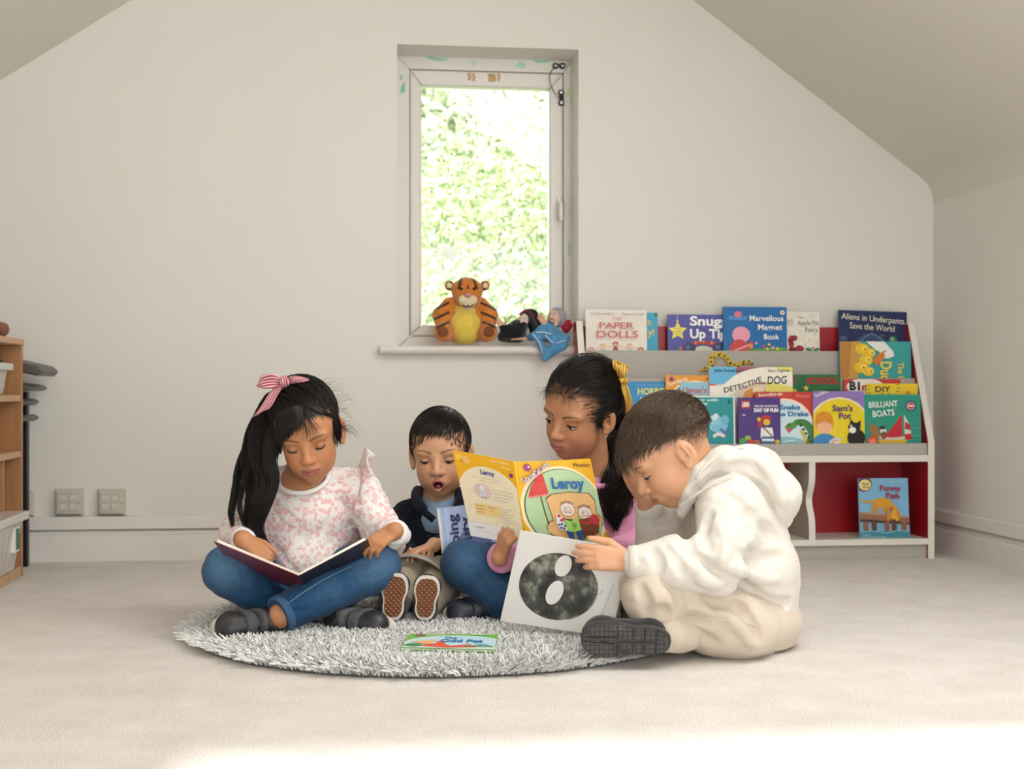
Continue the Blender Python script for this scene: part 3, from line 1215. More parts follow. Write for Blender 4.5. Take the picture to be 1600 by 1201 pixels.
# ---- the bookcase
BK_W = mat('white_melamine_edge', (0.74, 0.71, 0.64), 0.4, 0.03, 8)
BK_R = NT('red_laminate')
v = BK_R.co('Object')
BK_R.p(Base_Color=BK_R.ramp(BK_R.noise(5, v).outputs[0], [(0.3, (0.34, 0.006, 0.013)), (0.7, (0.40, 0.009, 0.018))]), Roughness=0.35)
BK_R = BK_R.m
q = NT('grey_speckled_board')
v = q.co('Object')
q.p(Base_Color=q.ramp(q.noise(420, v, 2, 0.8).outputs[0], [(0.35, (0.38, 0.355, 0.315)), (0.65, (0.47, 0.44, 0.395))]), Roughness=0.6)
BK_G = q.m
YFB = -0.235                                     # front face of the lower part
YBK = -0.028
bxr = float(onY(1450.5, 780, YFB)[0])            # inner face of right side at the front
T2 = 0.018
bxo = bxr + T2
bxl = float(onY(911, 520, -0.10)[0])             # inner face of left side
zt = float(onY(1420, 505, -0.09)[2])
z_l3t = float(onY(1300, 693, YFB)[2])            # top of the lowest lip
z_l3b = float(onY(1300, 711, YFB)[2])
z_wb = float(onY(1300, 722, YFB)[2])
z_fl = float(onY(1300, 843, YFB)[2])
z_fb = float(onY(1300, 852.5, YFB)[2])
bc = empty('bookcase', ((bxl + bxr) / 2, YFB / 2, 0), 'white and red display bookcase with sloping tiers of picture books', 'bookcase')
zkink = z_l3t + 0.005
side = [(YBK, 0.0), (YFB, 0.0), (YFB, zkink), (-0.085, zt), (YBK, zt)]
def side_panel(xa, xb):
    MB().prism([(xa, y, z) for y, z in side], [(xb, y, z) for y, z in side]).build('side_panel', BK_R, bc)
    # pale edging along the front and top
    e = MB()
    inner = [(YFB + 0.0022, 0.001), (YFB + 0.0022, zkink - 0.0005), (-0.085 + 0.002, zt - 0.002), (YBK, zt - 0.002)]
    outer = [(YFB - 0.0012, 0.0), (YFB - 0.0012, zkink), (-0.0862, zt + 0.0012), (YBK, zt + 0.0012)]
    for i in range(3):
        ql = [outer[i], outer[i + 1], inner[i + 1], inner[i]]
        e.prism([(xa - 0.0006, y, z) for y, z in ql], [(xb + 0.0006, y, z) for y, z in ql])
    e.build('edge_band', BK_W, bc)
side_panel(bxr, bxo)
side_panel(bxl - T2, bxl)
def bbox(name, lo, hi, m, bev=0.001):
    return MB().box(lo, hi).build(name, m, bc, bevel=bev)
bbox('back_panel', (bxl, YBK, 0.02), (bxr, YBK + 0.008, float(onY(1250, 511, YBK)[2])), BK_R)
# tiers: lip fronts and the floors the books stand on
Y1, Y2, Y3 = -0.092, -0.137, YFB + 0.008
zl1t = float(onY(1200, 548, Y1)[2])
zl2t = float(onY(1360, 591, Y2)[2])
bbox('book_lip', (bxl, Y1, zl1t - 0.13), (bxr, Y1 + 0.012, zl1t), BK_G)
bbox('book_lip', (bxl, Y2, zl2t - 0.16), (bxr, Y2 + 0.012, zl2t), BK_G)
bbox('book_lip', (bxl, Y3, z_l3b), (bxr, Y3 + 0.012, z_l3t), BK_G)
bbox('tier_floor', (bxl, Y1 + 0.012, zl1t - 0.075), (bxr, YBK, zl1t - 0.062), BK_G)
bbox('tier_floor', (bxl, Y2 + 0.012, zl2t - 0.115), (bxr, Y1 - 0.0005, zl2t - 0.103), BK_G)
zst = float(onY(1200, 645, -0.16)[2])
bbox('step_board', (bxl, -0.1795, z_l3b + 0.010), (bxr, Y2 - 0.0005, zst), BK_G)
bbox('tier_floor', (bxl, Y3 + 0.012, z_l3b - 0.001), (bxr, Y2 - 0.0005, z_l3b + 0.010), BK_G)
bbox('shelf_board', (bxl, YFB, z_wb), (bxr, YBK, z_l3b - 0.0005), BK_W)
bbox('bottom_board', (bxl, YFB, z_fb), (bxr, YBK, z_fl), BK_W)
bbox('plinth', (bxl, YFB + 0.012, 0.0), (bxr, YFB + 0.026, z_fb - 0.0005), BK_G)
# wavy dividers
dz = np.linspace(z_fl, z_wb, 28)
def divider(px):
    xd = float(onY(px, 790, YFB)[0])
    t = np.linspace(0, 1, 28)
    yy = YFB + 0.004 + 0.030 * np.exp(-((t - 0.5) / 0.17) ** 2)
    wob = 0.006 * -np.exp(-((t - 0.5) / 0.2) ** 2)
    g = MB()
    a, b = [], []
    for i in range(28):
        a.append((xd + wob[i] * 0, yy[i], dz[i]))
    a2 = a + [(xd, YBK, z_wb), (xd, YBK, z_fl)]
    g.prism(a2, [(x + T2, y, z) for x, y, z in a2])
    g.build('divider', BK_G, bc)
    e = MB()
    for i in range(27):
        ql = [(yy[i] - 0.0015, dz[i]), (yy[i + 1] - 0.0015, dz[i + 1]), (yy[i + 1] + 0.0012, dz[i + 1]), (yy[i] + 0.0012, dz[i])]
        e.prism([(xd - 0.0006, y, z) for y, z in ql], [(xd + T2 + 0.0006, y, z) for y, z in ql])
    e.build('edge_band', BK_W, bc, smooth=True, angle=40)
divider(1265)
divider(1085)

# ---- the books
BOOK_GROUP = 'picture books on the top tier of the bookcase'
YT = -0.055
yt0 = 570


def a_paper(A):
    A.text('Julia Donaldson', 921, 492, 3.2, '8b8a86', 36).text('·', 961, 491, 4, 'b44b3c').text('Rebecca Cobb', 971, 492.5, 3.2, '8b8a86', 33)
    A.text('THE', 955, 500.5, 4.5, 'd0614c', 14, bold=0)
    A.text('PAPER', 935, 513.5, 9.5, 'c23b2c', 53, bold=0.004).text('DOLLS', 931, 528, 11, 'c23b2c', 64, bold=0.004)
    for x, y, c in ((941, 540, 'd9b468'), (961, 537, 'b5343a'), (983, 540, 'dba08c'), (1000, 546, 'b94d43'), (923, 546, 'c79a6a')):
        A.poly(oval(x, y, 4.5, 3.5), c).poly([(x - 5, y + 12), (x - 2, y + 2), (x + 2, y + 2), (x + 5, y + 12)], {'b5343a': 'a03030'}.get(c, 'c9c2a2'))
        A.poly(oval(x, y + 1.2, 2.4, 2), 'e9c8ac')
        A.poly(band([(x - 2, y + 5), (x - 8, y + 3), (x - 11, y + 4)], 1.2), 'e0b08f').poly(band([(x + 2, y + 5), (x + 8, y + 3), (x + 11, y + 4)], 1.2), 'e0b08f')
    rr = random.Random(2)
    for _ in range(46):
        A.poly(oval(rr.uniform(917, 1009), rr.uniform(485, 546), .5, .5, 5), rr.choice(['d9a79a', 'b8c2c0', 'd8c48f']))
std_book(915, 483, 1010.5, 548, yt0, YT - 0.014, 'e4ddd2', 'cream picture book with red serif title at the left end of the top tier', art=a_paper, thick=0.009)


def a_blue(A):
    A.text("s", 1011, 507, 10, 'e2c24e', 6, bold=.03).text('y!', 1011, 524, 11, 'e2c24e', 11, bold=.03)
    A.poly(oval(1025, 491, 3, 3), '2a6f4e')
std_book(950, 488, 1027.5, 548, yt0, YT, '2f9fc4', 'light blue book showing one strip behind the cream book', art=a_blue)


def a_snug(A):
    A.text('Snuggle', 1077, 508, 14, 'f3f1ee', 78, bold=.035).text('Up Tight', 1077, 528, 14, 'f3f1ee', 74, bold=.035)
    A.poly(band([(1058, 491), (1058, 502)], .6), 'cfc9a0').poly(star(1058.5, 517, 15, 7.4), 'f1df6a').poly(oval(1058, 501.5, 1.6), 'e8e0a8')
    for i, y in enumerate((513.5, 518, 522.5)):
        A.text(['Includes', 'a cuddly', 'moment'][i], 1052, y + 1, 2, '8a7a3a', 13, rot=-3, bold=0)
    A.poly(oval(1098, 556, 42, 24), 'b8302c').poly(oval(1098, 562, 33, 25), '4c4a72').poly(oval(1098, 560, 24, 20), 'cfc9bb')
    A.poly(oval(1076, 544, 10, 9), '2c3768').poly(oval(1122, 544, 10, 9), '2c3768').poly(oval(1074, 542, 4, 3.4), '56609a').poly(oval(1120, 542, 4, 3.4), '56609a')
    for x, y in ((1062, 544), (1086, 535), (1098, 533.5), (1111, 535)):
        A.poly(star(x, y, 2.4), 'e8b13a')
std_book(1043, 491, 1148, 548, yt0, YT, '4f4f9c', 'violet book with a yellow star and big white title on the top tier', art=a_snug)


def a_magnet(A):
    for t, x, y, w in (('Marvellous', 1170, 501, 53), ('Magnet', 1183, 515, 38), ('Book', 1192, 530, 24)):
        A.text(t, x, y, 8.5, 'eef1f5', w, bold=.018)
    for x, y, r in ((1142, 496, 4), (1149, 497, 4.2), (1156, 497, 4.2), (1163, 496.5, 4)):
        A.poly(oval(x, y, r, r * .8), '4a8fd0')
    A.poly(oval(1152.5, 491, 6, 5), 'd66f86')
    A.poly(oval(1222, 487.5, 3.6), 'f0ece4').poly(oval(1222, 487.5, 1.6), '6d4030')
    A.poly(oval(1163, 560, 48, 17), '4f8a3a').poly(oval(1210, 556, 40, 14), '5f9a42')
    A.poly(oval(1157, 523, 14, 13), 'e79db4').poly(oval(1154, 545, 15, 15), 'c9483f')
    A.poly(band([(1146, 548), (1166, 540), (1171, 536)], 2.4), 'e79db4')
    A.poly(oval(1172, 540, 3.4, 4.5), 'd98a3a').poly(oval(1172, 535, 2.6), 'c8402f')
    for x, y, c in ((1180, 536, 'e9a3c4'), (1192, 541, 'e04f4f'), (1200, 538, 'e9c95e'), (1206, 543, 'e9a3c4'), (1213, 545, 'e9c95e'), (1197, 545, 'e9c95e')):
        A.poly(star(x, y, 3, 1.6, 6), c)
std_book(1130, 479, 1229, 548, yt0, YT - 0.016, '1769ab', 'bright blue book with white title and pink round shape, tallest on top tier', art=a_magnet, thick=0.012)


def a_fairy(A):
    A.text('The', 1246, 497.5, 4, '8d8a80', 8, bold=0).text('Apple Pie', 1245, 507.5, 7, '8d8a80', 33, bold=0).text('Fairy', 1257, 518, 7, '8d8a80', 20, bold=0)
    A.text('e', 1229, 508, 14, 'c9c6bc', 10, bold=0)
    rr = random.Random(4)
    for k in range(9):
        A.poly(oval(1231 + rr.uniform(0, 20), 538 + rr.uniform(-12, 10), 4.5, 4.5), rr.choice(['8f2026', 'a22a2c', '7d1a20']))
    for x, y in ((1270, 493), (1249, 517), (1263, 531), (1272, 522), (1257, 538), (1253, 530), (1275, 535)):
        A.poly(star(x, y, 2.2, .9, 4), 'e3c77a')
    A.poly(oval(1262, 546, 5, 2.4, rot=20), '4d8a54').poly(oval(1274, 546, 5, 2.4, rot=-20), '4d8a54').poly(oval(1268, 543.5, 1.6), 'c03a34')
std_book(1212, 486, 1280, 548, yt0, YT, 'e6e1d6', 'white book with thin grey lettering and dark red flowers beside the bright blue book', art=a_fairy)


def a_aliens(A):
    A.text('Aliens in Underpants', 1313, 498, 9.5, 'e6e2d2', 98, bold=0.004, rot=3.4).text('Save the World', 1326, 512.5, 9.5, 'e6e2d2', 70, bold=0.004, rot=3.0)
    A.poly(oval(1361, 541, 27, 20, a0=180, a1=360), '39507a').poly(oval(1362, 545, 20, 14, a0=180, a1=360), '7c6f86').poly(band([(1336, 540), (1362, 520), (1390, 540)], 1.4), '7d95b5')
    A.poly(oval(1395, 529, 6.5), '4f7d5c').poly(oval(1394, 527.5, 3.5), '87b08a').poly(oval(1318, 528, 6, 3.6), '51608c').poly(oval(1378, 522, 4, 2), '6b4e58')
    rr = random.Random(3)
    for _ in range(26):
        A.poly(oval(rr.uniform(1312, 1414), rr.uniform(488, 545), .5, .5, 5), 'a9b4cf')
std_book(1311, 484, 1417, 548, yt0, YT, '22305a', 'dark navy book with white title at the far end of the top tier', art=a_aliens, roll=1.4, thick=0.010)

BOOK_GROUP = 'picture books on the middle tier of the bookcase'
YM = -0.148
ym0 = 645


def a_duck(A):
    A.poly(rect(1312, 533, 1338, 630), 'b9803c').poly([(1330, 533), (1345, 533), (1335, 630), (1322, 630)], 'c99a44')
    for x, y, r in ((1347, 545, 11), (1358, 551, 9), (1352, 562, 11), (1344, 574, 11), (1355, 580, 9)):
        A.poly(oval(x, y, r, r * .8), 'e9c02c').poly(oval(x + 3, y - 1, r * .45, r * .4), 'f3d95a')
        A.poly(oval(x + 4, y, 1.3), '3a2a18')
    A.poly([(1352, 533), (1380, 533), (1394, 548), (1396, 556), (1386, 560), (1378, 552), (1366, 546)], 'e8e8e4').poly(oval(1383, 551, 10, 8.5), 'eceae6')
    A.poly([(1378, 548), (1362, 562), (1368, 572), (1382, 556)], 'd8792f').poly(oval(1381, 549, 1.4), '2a2a2a')
    A.text('Duckling', 1374, 565, 17, 'e9cf5a', 62, rot=90, bold=.03).text('The', 1401, 566, 9, 'e9cf5a', 18, rot=90, bold=.02).text('Ugly', 1401, 588, 9, 'e9cf5a', 22, rot=90, bold=.02)
std_book(1312, 533, 1423, 591, 612, -0.117, '3aa0a0', 'turquoise book on its side with yellow ducklings, below the navy book', art=a_duck, thick=0.005)


def a_horrid(A):
    A.text('Francesca Simon', 995, 602.5, 3.4, '78b6dc', 42, bold=0).text('HORRID', 996, 616, 10, 'd8dc58', 46, bold=.03).text('HENRY', 1000, 630, 10, 'd8dc58', 40, bold=.03)
std_book(980, 596, 1046, 640, ym0 + 2, YM, '1a82bd', 'blue book with yellow block letters behind the two heads', art=a_horrid)


def a_usman(A):
    A.poly(oval(1085, 640, 46, 46), 'f3e3b0').poly(oval(1085, 640, 43, 43), '3d6f94').poly(rect(1062, 597, 1108, 660), '8fc3da')
    A.text('Usman\'s', 1066.5, 613.5, 8.5, 'c5432a', 37, bold=.02).text('Books', 1077, 624, 8, 'c5432a', 24, bold=.02)
    A.poly(star(1049, 592, 5, 2.6, 7), '7a2a6a')
    A.text('Songbirds', 1044, 603, 5.5, 'fbe7c8', 32, rot=-17, bold=.02).text('Phonics', 1103, 594, 4, '6b3f1c', 22)
std_book(1040, 586, 1130, 640, ym0, YM - 0.014, 'e3982c', 'orange phonics book with red title, upright in the middle tier', art=a_usman, thick=0.004)


def a_dog(A):
    A.poly(rect(1108, 573, 1170, 600), '64b4dc').poly(rect(1150, 573, 1198, 600), 'a3566a').poly(rect(1196, 573, 1238, 640), 'e9dd6e')
    A.text('Julia Donaldson', 1115, 580.5, 4.2, '21364f', 46).text('Sara Ogilvie', 1199, 580.5, 4.2, '4a3820', 34)
    A.poly(band([(1104, 600), (1130, 604), (1158, 588), (1196, 580)], [5, 4, 5, 8]), 'd1684e')
    A.poly(band([(1104, 612), (1132, 610), (1160, 592), (1200, 585), (1240, 594)], [18, 20, 22, 24, 22]), 'f1eadb')
    A.poly(oval(1180, 620, 20, 14), 'd88f3a').poly(oval(1184, 610, 9, 7), 'e9d8b2').poly(oval(1188, 622, 14, 10), 'a9485c')
    A.text('DETECTIVE', 1131, 613.5, 8, '1a1512', 62, rot=-17, bold=.012, shear=.1, arc=[0, 2, 0]).text('DOG', 1198, 600, 12, '1a1512', 31, rot=-2, bold=.012, shear=.15)
std_book(1108, 573, 1238, 620, ym0, YM - 0.0225, 'd8c6b4', 'wide book with a white ribbon title over blue, rose and yellow panels', art=a_dog, thick=0.005)


def a_school(A):
    A.text('MAGIC', 1204, 598.5, 8.5, 'b52a2a', 40, bold=.035).text('SCHOOL', 1260, 599.5, 10, 'b52a2a', 50, bold=.045)
    A.poly(star(1259, 606, 5.5, 2, 5), 'e3cf4e').poly(oval(1240, 612, 5), 'd8b54a').poly(oval(1300, 614, 16, 6), '14462a').poly(oval(1280, 615, 12, 6), '3c8a4e')
std_book(1214, 585, 1313, 640, ym0, YM, '1f6a3c', 'green book with red block letters in the middle tier', art=a_school, round_=0.006)


def a_bing(A):
    A.poly(oval(1352, 604, 30, 13), 'eee8dd').text('B', 1327, 609, 13, '241c1c', 10, bold=.05).text('i', 1339.5, 609, 13, '241c1c', 4, bold=.05).text('n', 1346, 609, 10, 'd0442e', 9, bold=.05).text('g', 1357, 609, 10, 'd89a2e', 9, bold=.05)
std_book(1318, 592, 1407, 640, ym0, YM - 0.0005, 'c8423a', 'red book with a white bubble title behind the yellow book', art=a_bing, thick=0.004)


def a_diy(A):
    A.text('DIY', 1367, 612, 8.5, '4d4438', 24, bold=.02).text('club', 1370, 623, 8.5, '4d4438', 24, bold=.02)
    for dx, dy in ((-6, -4), (-7, 0), (-6, 4)):
        A.poly(band([(1366 + dx, 608 + dy), (1361 + dx, 608 + dy * 1.6)], 1), '6d5a30').poly(band([(1394 - dx, 606 + dy), (1399 - dx, 606 + dy * 1.6)], 1), '6d5a30')
    A.poly(oval(1418, 614, 4), 'e08f3a')
std_book(1354, 599, 1434, 640, ym0, YM - 0.0225, 'eccb2f', 'yellow book with small dark lettering at the right end of the middle tier', art=a_diy, thick=0.005)

# spotted snake cut-out standing behind the wide book
sn = onY(1135, 570, -0.0935)
s_ = 4.25 / F_PX
def snk(x, y, n):
    return np.array([sn[0] + (x - 1135) * s_, -0.0935 - n, sn[2] - (y - 570) * s_])
spine_pts = [(1092, 579), (1104, 575), (1111, 569), (1111, 560), (1119, 554.5), (1130, 555.5), (1137, 562), (1143, 570), (1152, 570.5), (1162, 566), (1172, 566), (1177, 570)]
ribs = band(spine_pts, [3, 6, 9, 9.5, 9, 9, 9, 8.5, 8, 6, 5, 2])
snk_root = empty('snake_cutout', snk(1135, 580, 0), 'yellow board snake with black spots peeping over the wide book', 'toy')
g = MB()
for qd in ribs:
    g.prism([snk(x, y, 0) for x, y in qd], [snk(x, y, 0.004) for x, y in qd])
g.box(snk(1112, 600, 0), snk(1150, 574, 0.003))
g.build('body', mat('snake_yellow', 'cdae2e', 0.5), snk_root)
A = Art(lambda x, y, l: snk(x, y, 0.0042 + l), (1085, 545, 1180, 582))
sp = spline([(x, y, 0) for x, y in spine_pts], 30)
for i in range(2, 29, 1):
    if i % 3 != 1:
        A.poly(oval(sp[i, 0] + (1.3 if i % 2 else -1.3), sp[i, 1] + (1.2 if i % 2 else -1.2), 1.8, 1.4, 8), '241c10')
for e_ in ribs:
    A.poly([e_[0], e_[1], (e_[1][0] * .93 + e_[2][0] * .07, e_[1][1] * .93 + e_[2][1] * .07), (e_[0][0] * .93 + e_[3][0] * .07, e_[0][1] * .93 + e_[3][1] * .07)], '4a3c12')
A.done(snk_root)

BOOK_GROUP = 'picture books on the lowest tier of the bookcase'
YB = -0.188
yb0 = 706


def roundel(A, x, y, r):
    A.poly(oval(x, y, r), '2b4a80').poly(oval(x, y, r * .72), 'e9e4dc').poly(oval(x, y, r * .62), 'c8402f').poly(rect(x - r * .5, y - r * .14, x + r * .5, y + r * .14), 'f0e6de')


def a_orange(A):
    roundel(A, 1091, 632, 8.5)
    A.text('by', 1092, 660, 4, '8d6a1a', 7, rot=-20, bold=0).text('w', 1088, 674, 9, 'f6eed8', 12, bold=.03).poly(oval(1094, 678, 5, 8), 'f4e9c4').text('you', 1080, 690, 8, '4b3a1a', 22, bold=.02)
    A.text('The', 1062, 650, 9, 'f6f2e4', 16).text('day', 1062, 664, 9, 'f6f2e4', 16)
std_book(1044, 617, 1108, 694, yb0, YB, 'f0ab1e', 'orange yellow book with a blue and red roundel beside the boy\'s head', art=a_orange)


def a_eleph(A):
    A.text('Counting with', 1062, 626.5, 3.8, 'e9f4f2', 59, bold=.02).text('a wild child', 1072, 632.5, 3.8, 'e9f4f2', 32, bold=.02)
    A.text('A', 1136.5, 630.5, 6, '0f3b47', 5, bold=.03)
    A.poly(oval(1124, 664, 12, 13), '7cc0d8').poly(oval(1115, 656, 9, 8), '8ecbe0').poly(oval(1132, 656, 6, 8), '6cb2ce').poly(band([(1116, 658), (1110, 668), (1116, 674)], [5, 4, 2]), '8ecbe0')
    A.poly(oval(1118, 655, 1.2), '1c2c3a').poly(band([(1124, 670), (1134, 676), (1140, 670)], 4), '4f6fa8').poly(band([(1113, 682), (1122, 678), (1131, 682)], 5), 'e9d8d2').poly([(1110, 652), (1118, 645), (1123, 650), (1116, 658)], 'cfe3ea')
std_book(1062, 618, 1148, 694, yb0, YB - 0.009, '0f8f93', 'teal board book with rounded corners and a pale blue elephant', art=lambda A: (A.poly(rect(1062, 618, 1148, 706), 'dfe9e6'), A.poly(rect(1062, 620.5, 1145.5, 706), '0f8f93'), a_eleph(A)), round_=0.007)


def a_lego(A):
    A.poly(rect(1158, 626, 1171, 638), 'c8252c').text('LEGO', 1159, 635, 6.5, 'f6f0ea', 11, bold=.06)
    A.text('TIME FOR ADVENTURE', 1177, 636, 3, 'e6e0ea', 37, bold=.03).text('DAY OF FUN', 1177, 643.5, 5.4, 'f4eff4', 38, bold=.06).text('5+', 1159, 650, 3, 'e6e0ea', 5, bold=.03)
    A.poly(oval(1196, 655, 8, 6.5, a0=180, a1=360), 'c03030').poly(rect(1187, 654, 1204, 656), 'b02828').poly(oval(1197, 659.5, 5.6, 5), 'e5b63c')
    A.poly([(1188, 668), (1206, 668), (1208, 684), (1187, 684)], 'eae6e0').poly([(1184, 668), (1190, 666), (1188, 652), (1183, 655)], 'c03030').poly(oval(1185, 655, 3), 'e5b63c').poly(band([(1191, 667), (1206, 682)], 1.6), '5d3b22')
    for i, y in enumerate((684, 687.5, 691)):
        A.poly(rect(1189, y - 2, 1208, y + 1.6), '2f6ba8' if i % 2 == 0 else 'e9e6e2')
    for x, y, r, c in ((1159, 689, 6, '4a9a4a'), (1167, 684, 5, '8fae3a'), (1172, 690, 5, 'c0402f'), (1181, 691, 5, 'a56a32'), (1163, 693, 4, '3a7ab8'), (1213, 690, 4, 'd8b23a')):
        A.poly(oval(x, y, r, r * .8), c)
std_book(1153, 621, 1219, 694, yb0, YB - 0.0185, '4b2f7c', 'purple book with a small red logo and a toy figure in a red cap', art=a_lego, thick=0.004)


def a_snake(A):
    A.text('Songbirds', 1184, 619.5, 5, 'f4dfd6', 38, rot=-3, bold=.02).text('Phonics', 1243, 620.5, 4.4, 'e78c80', 22)
    A.poly(oval(1225, 668, 46, 46), 'f3dcc6').poly(oval(1225, 669, 43, 43), 'cfe3ea').poly(oval(1225, 700, 40, 18), '8cc0c4')
    A.text('The Snake', 1192, 639.5, 7.2, '1f6ea8', 57, bold=.025).text('and the Drake', 1187, 650, 7.2, '1f6ea8', 75, bold=.025)
    A.poly(band([(1262, 700), (1268, 678), (1258, 662), (1244, 660), (1238, 668)], [14, 13, 11, 9, 6]), '3f7d3a')
    for i in range(5):
        A.poly(oval(1266 - i * 4, 690 - i * 6.4, 2.4, 2), '23451f')
    A.poly(band([(1254, 700), (1256, 684), (1250, 672)], 4), 'd9b83a').poly(oval(1234, 666, 9, 5.5, rot=-20), '4f9045').poly(oval(1231, 663.5, 1.3), '1d1d1d')
    A.poly([(1226, 669), (1238, 670), (1231, 677)], 'c8506a').poly(band([(1222, 690), (1240, 688)], 1.4), 'f0f6f6')
std_book(1180, 612, 1272, 694, yb0, YB - 0.0105, 'c53a32', 'red phonics book with a green snake rearing over water', art=a_snake, thick=0.004)


def a_sam(A):
    A.text('Songbirds', 1273, 621, 6, 'e9e2f2', 22, rot=-22, bold=.02).text('Phonics', 1321, 620, 4.4, 'a894c8', 23)
    A.poly(oval(1311, 668, 49, 48), 'e6dcb8').poly(oval(1311, 669, 46, 46), 'e8cf1e')
    A.text("Sam's", 1299, 642, 9, '5a3576', 32, bold=.025).text('Pot', 1309, 654, 9, '5a3576', 19, bold=.025)
    A.poly(oval(1287, 660, 15, 18), 'e39a32').poly(oval(1287, 668, 12, 10), 'f1b98c').poly(oval(1287, 692, 19, 15), '3f86bd').poly(oval(1303, 689, 10, 5, rot=-20), 'c9d4dd').poly(oval(1303, 690, 5, 4), 'e9b58f').poly(oval(1298, 701, 18, 8), 'c23a2c').poly(oval(1306, 693, 5, 3), 'e9e4e0')
    for i in range(6):
        A.poly(band([(1276 + i * 4, 644), (1275 + i * 4.4, 662)], 1), 'cf7f22')
    A.poly(oval(1336, 684, 14, 14), '1d1b1d').poly(oval(1333, 668, 9.5, 8), '1d1b1d').poly([(1326, 664), (1328, 655), (1333, 661)], '1d1b1d').poly([(1337, 661), (1343, 656), (1343, 666)], '1d1b1d')
    A.poly(oval(1330, 672, 5.5, 5), 'eeeae4').poly(oval(1328, 665, 1.6), 'eeeae4').poly(band([(1322, 684), (1332, 682)], 4.5), '1d1b1d').poly(oval(1340, 698, 10, 6), '6a4a86')
std_book(1270, 611, 1350, 694, yb0, YB - 0.0185, '8f76b8', 'violet and yellow phonics book with a boy and a black cat', art=a_sam, thick=0.004)


def a_boats(A):
    A.text('BRILLIANT', 1356, 637, 9, 'eaf2ea', 45, rot=-3, bold=.02).text('BOATS', 1362, 651.5, 9.5, 'eaf2ea', 34, rot=-5, bold=.02)
    roundel(A, 1422.5, 634, 8.5)
    A.poly([(1408, 648), (1380, 683), (1408, 686)], 'c22a36').poly([(1411, 647), (1412, 686), (1424, 682), (1418, 660)], 'd8d8d2').poly([(1413, 658), (1420, 664), (1422, 672), (1412, 670)], 'c22a36').poly([(1412, 678), (1423, 677), (1424, 686), (1412, 687)], 'c22a36')
    A.poly(band([(1372, 683), (1392, 686), (1412, 684)], 5), 'c9c4b8').poly([(1370, 687), (1416, 687), (1408, 700), (1376, 700)], 'd9b136').poly(oval(1364, 670, 7, 6), 'a86a3c').poly(oval(1366, 679, 6, 7), 'a86a3c').poly(band([(1360, 665), (1354, 660)], 2), 'a86a3c').poly(oval(1378, 673, 5, 5), 'e4e0da').poly(oval(1377, 668, 5, 3), '3c3a3a').poly(oval(1379, 680, 4.5, 6), '8d4a34')
    A.poly(oval(1361, 690, 8.5, 8), 'd8503a').poly(oval(1361, 690, 5, 4.5), 'e98a6a')
    for y in (668, 680, 692):
        A.poly(band([(1420, y), (1436, y + 1)], .8), '6bb8a4').poly(band([(1352, y - 14), (1362, y - 13)], .8), '4aa48c')
std_book(1350, 616, 1438, 694, yb0, YB - 0.012, '2f9480', 'sea green book with a red and white sailing boat on the lowest tier', art=a_boats)


def a_fish(A):
    A.poly(oval(1349, 756, 13, 12), '5a3f72').poly(oval(1351, 757.5, 9.5, 8.5), 'ecd98e').text('Read', 1346, 757, 3.4, '8d4030', 10).text('Along', 1345.5, 762, 3.2, '3c6a3a', 11)
    A.text('Level One', 1392, 754, 2.6, 'd8e6ee', 20, bold=0)
    A.text('Funny', 1373, 766, 8, 'a2263e', 33, bold=.03, rot=2).text('Fish', 1382, 778, 8, 'a2263e', 21, bold=.03, rot=4)
    A.poly(rect(1340, 813, 1420, 826), '6fa8c0')
    A.poly([(1340, 799), (1420, 808), (1420, 817), (1340, 813)], '96664a').poly([(1340, 799), (1420, 808), (1420, 810), (1340, 802)], 'b58260').poly([(1340, 810), (1420, 817), (1420, 820), (1340, 815)], '4e362c')
    for x in (1350, 1363, 1383, 1394, 1409):
        A.poly(rect(x - 4, 815, x + 4, 832), '8d5b44' if x in (1350, 1383, 1409) else '5d4238')
    A.poly(rect(1340, 829, 1420, 845), '3c8698').poly(band([(1342, 831), (1360, 829), (1380, 832), (1402, 829), (1418, 831)], 1.6), '7fb8c0')
    A.poly(band([(1364, 788), (1378, 785), (1390, 790)], [14, 16, 14]), 'd99a2e').poly(band([(1364, 783), (1352, 784), (1343, 781)], [4, 3.4, 2]), 'd99a2e')
    for x, h in ((1362, 14), (1368, 13), (1379, 14), (1385, 13)):
        A.poly(band([(x, 788), (x - 1, 788 + h)], 4.4), 'd0902a')
    A.poly(band([(1390, 790), (1397, 799)], [10, 9]), 'd99a2e').poly(oval(1396, 806, 7, 8), 'e0a538').poly(oval(1386, 806, 3.4, 8, rot=12), 'c8882a').poly(oval(1401, 804, 3, 7, rot=-10), 'c8882a').poly(band([(1387, 797), (1392, 793)], 2.4), 'a63232').poly(oval(1394, 813, 2), '2a2220')
    A.text('Written by', 1344, 836, 2, 'd8eaee', 12, bold=0).text('illustrated by', 1344, 839.5, 2, 'd8eaee', 36, bold=0)
BOOK_GROUP = 'picture books in the lower bays of the bookcase'
std_book(1341, 747, 1418.5, 838, 842.6, YFB + 0.052, '7fb4d6', 'pale blue book with a yellow dog on a pier standing in the lower right bay', art=a_fish, thick=0.007, lean=0.09)


def a_hint(A):
    for x, y, r, c in ((1042, 792, 5, 'e0a83a'), (1047, 802, 6, '4a9a8a'), (1038, 806, 5, 'c8583a'), (1050, 788, 4, 'e4d46a'), (1030, 795, 6, '5a8ac0')):
        A.poly(oval(x, y, r), c)
std_book(1000, 778, 1052, 838, 842.6, YFB + 0.06, 'd8cfae', 'small multicoloured book glimpsed between the boy\'s arm and chest', art=a_hint, thick=0.006, lean=0.09)

# ================================================================== people: shared builders
SKIN = mat_attr('skin', 0.48, 0.10, 500, 0.0004, sss=0.12, spec=0.35, var=0.03)
EYE = mat_attr('eye_surface', 0.08, var=0.0, spec=0.6)


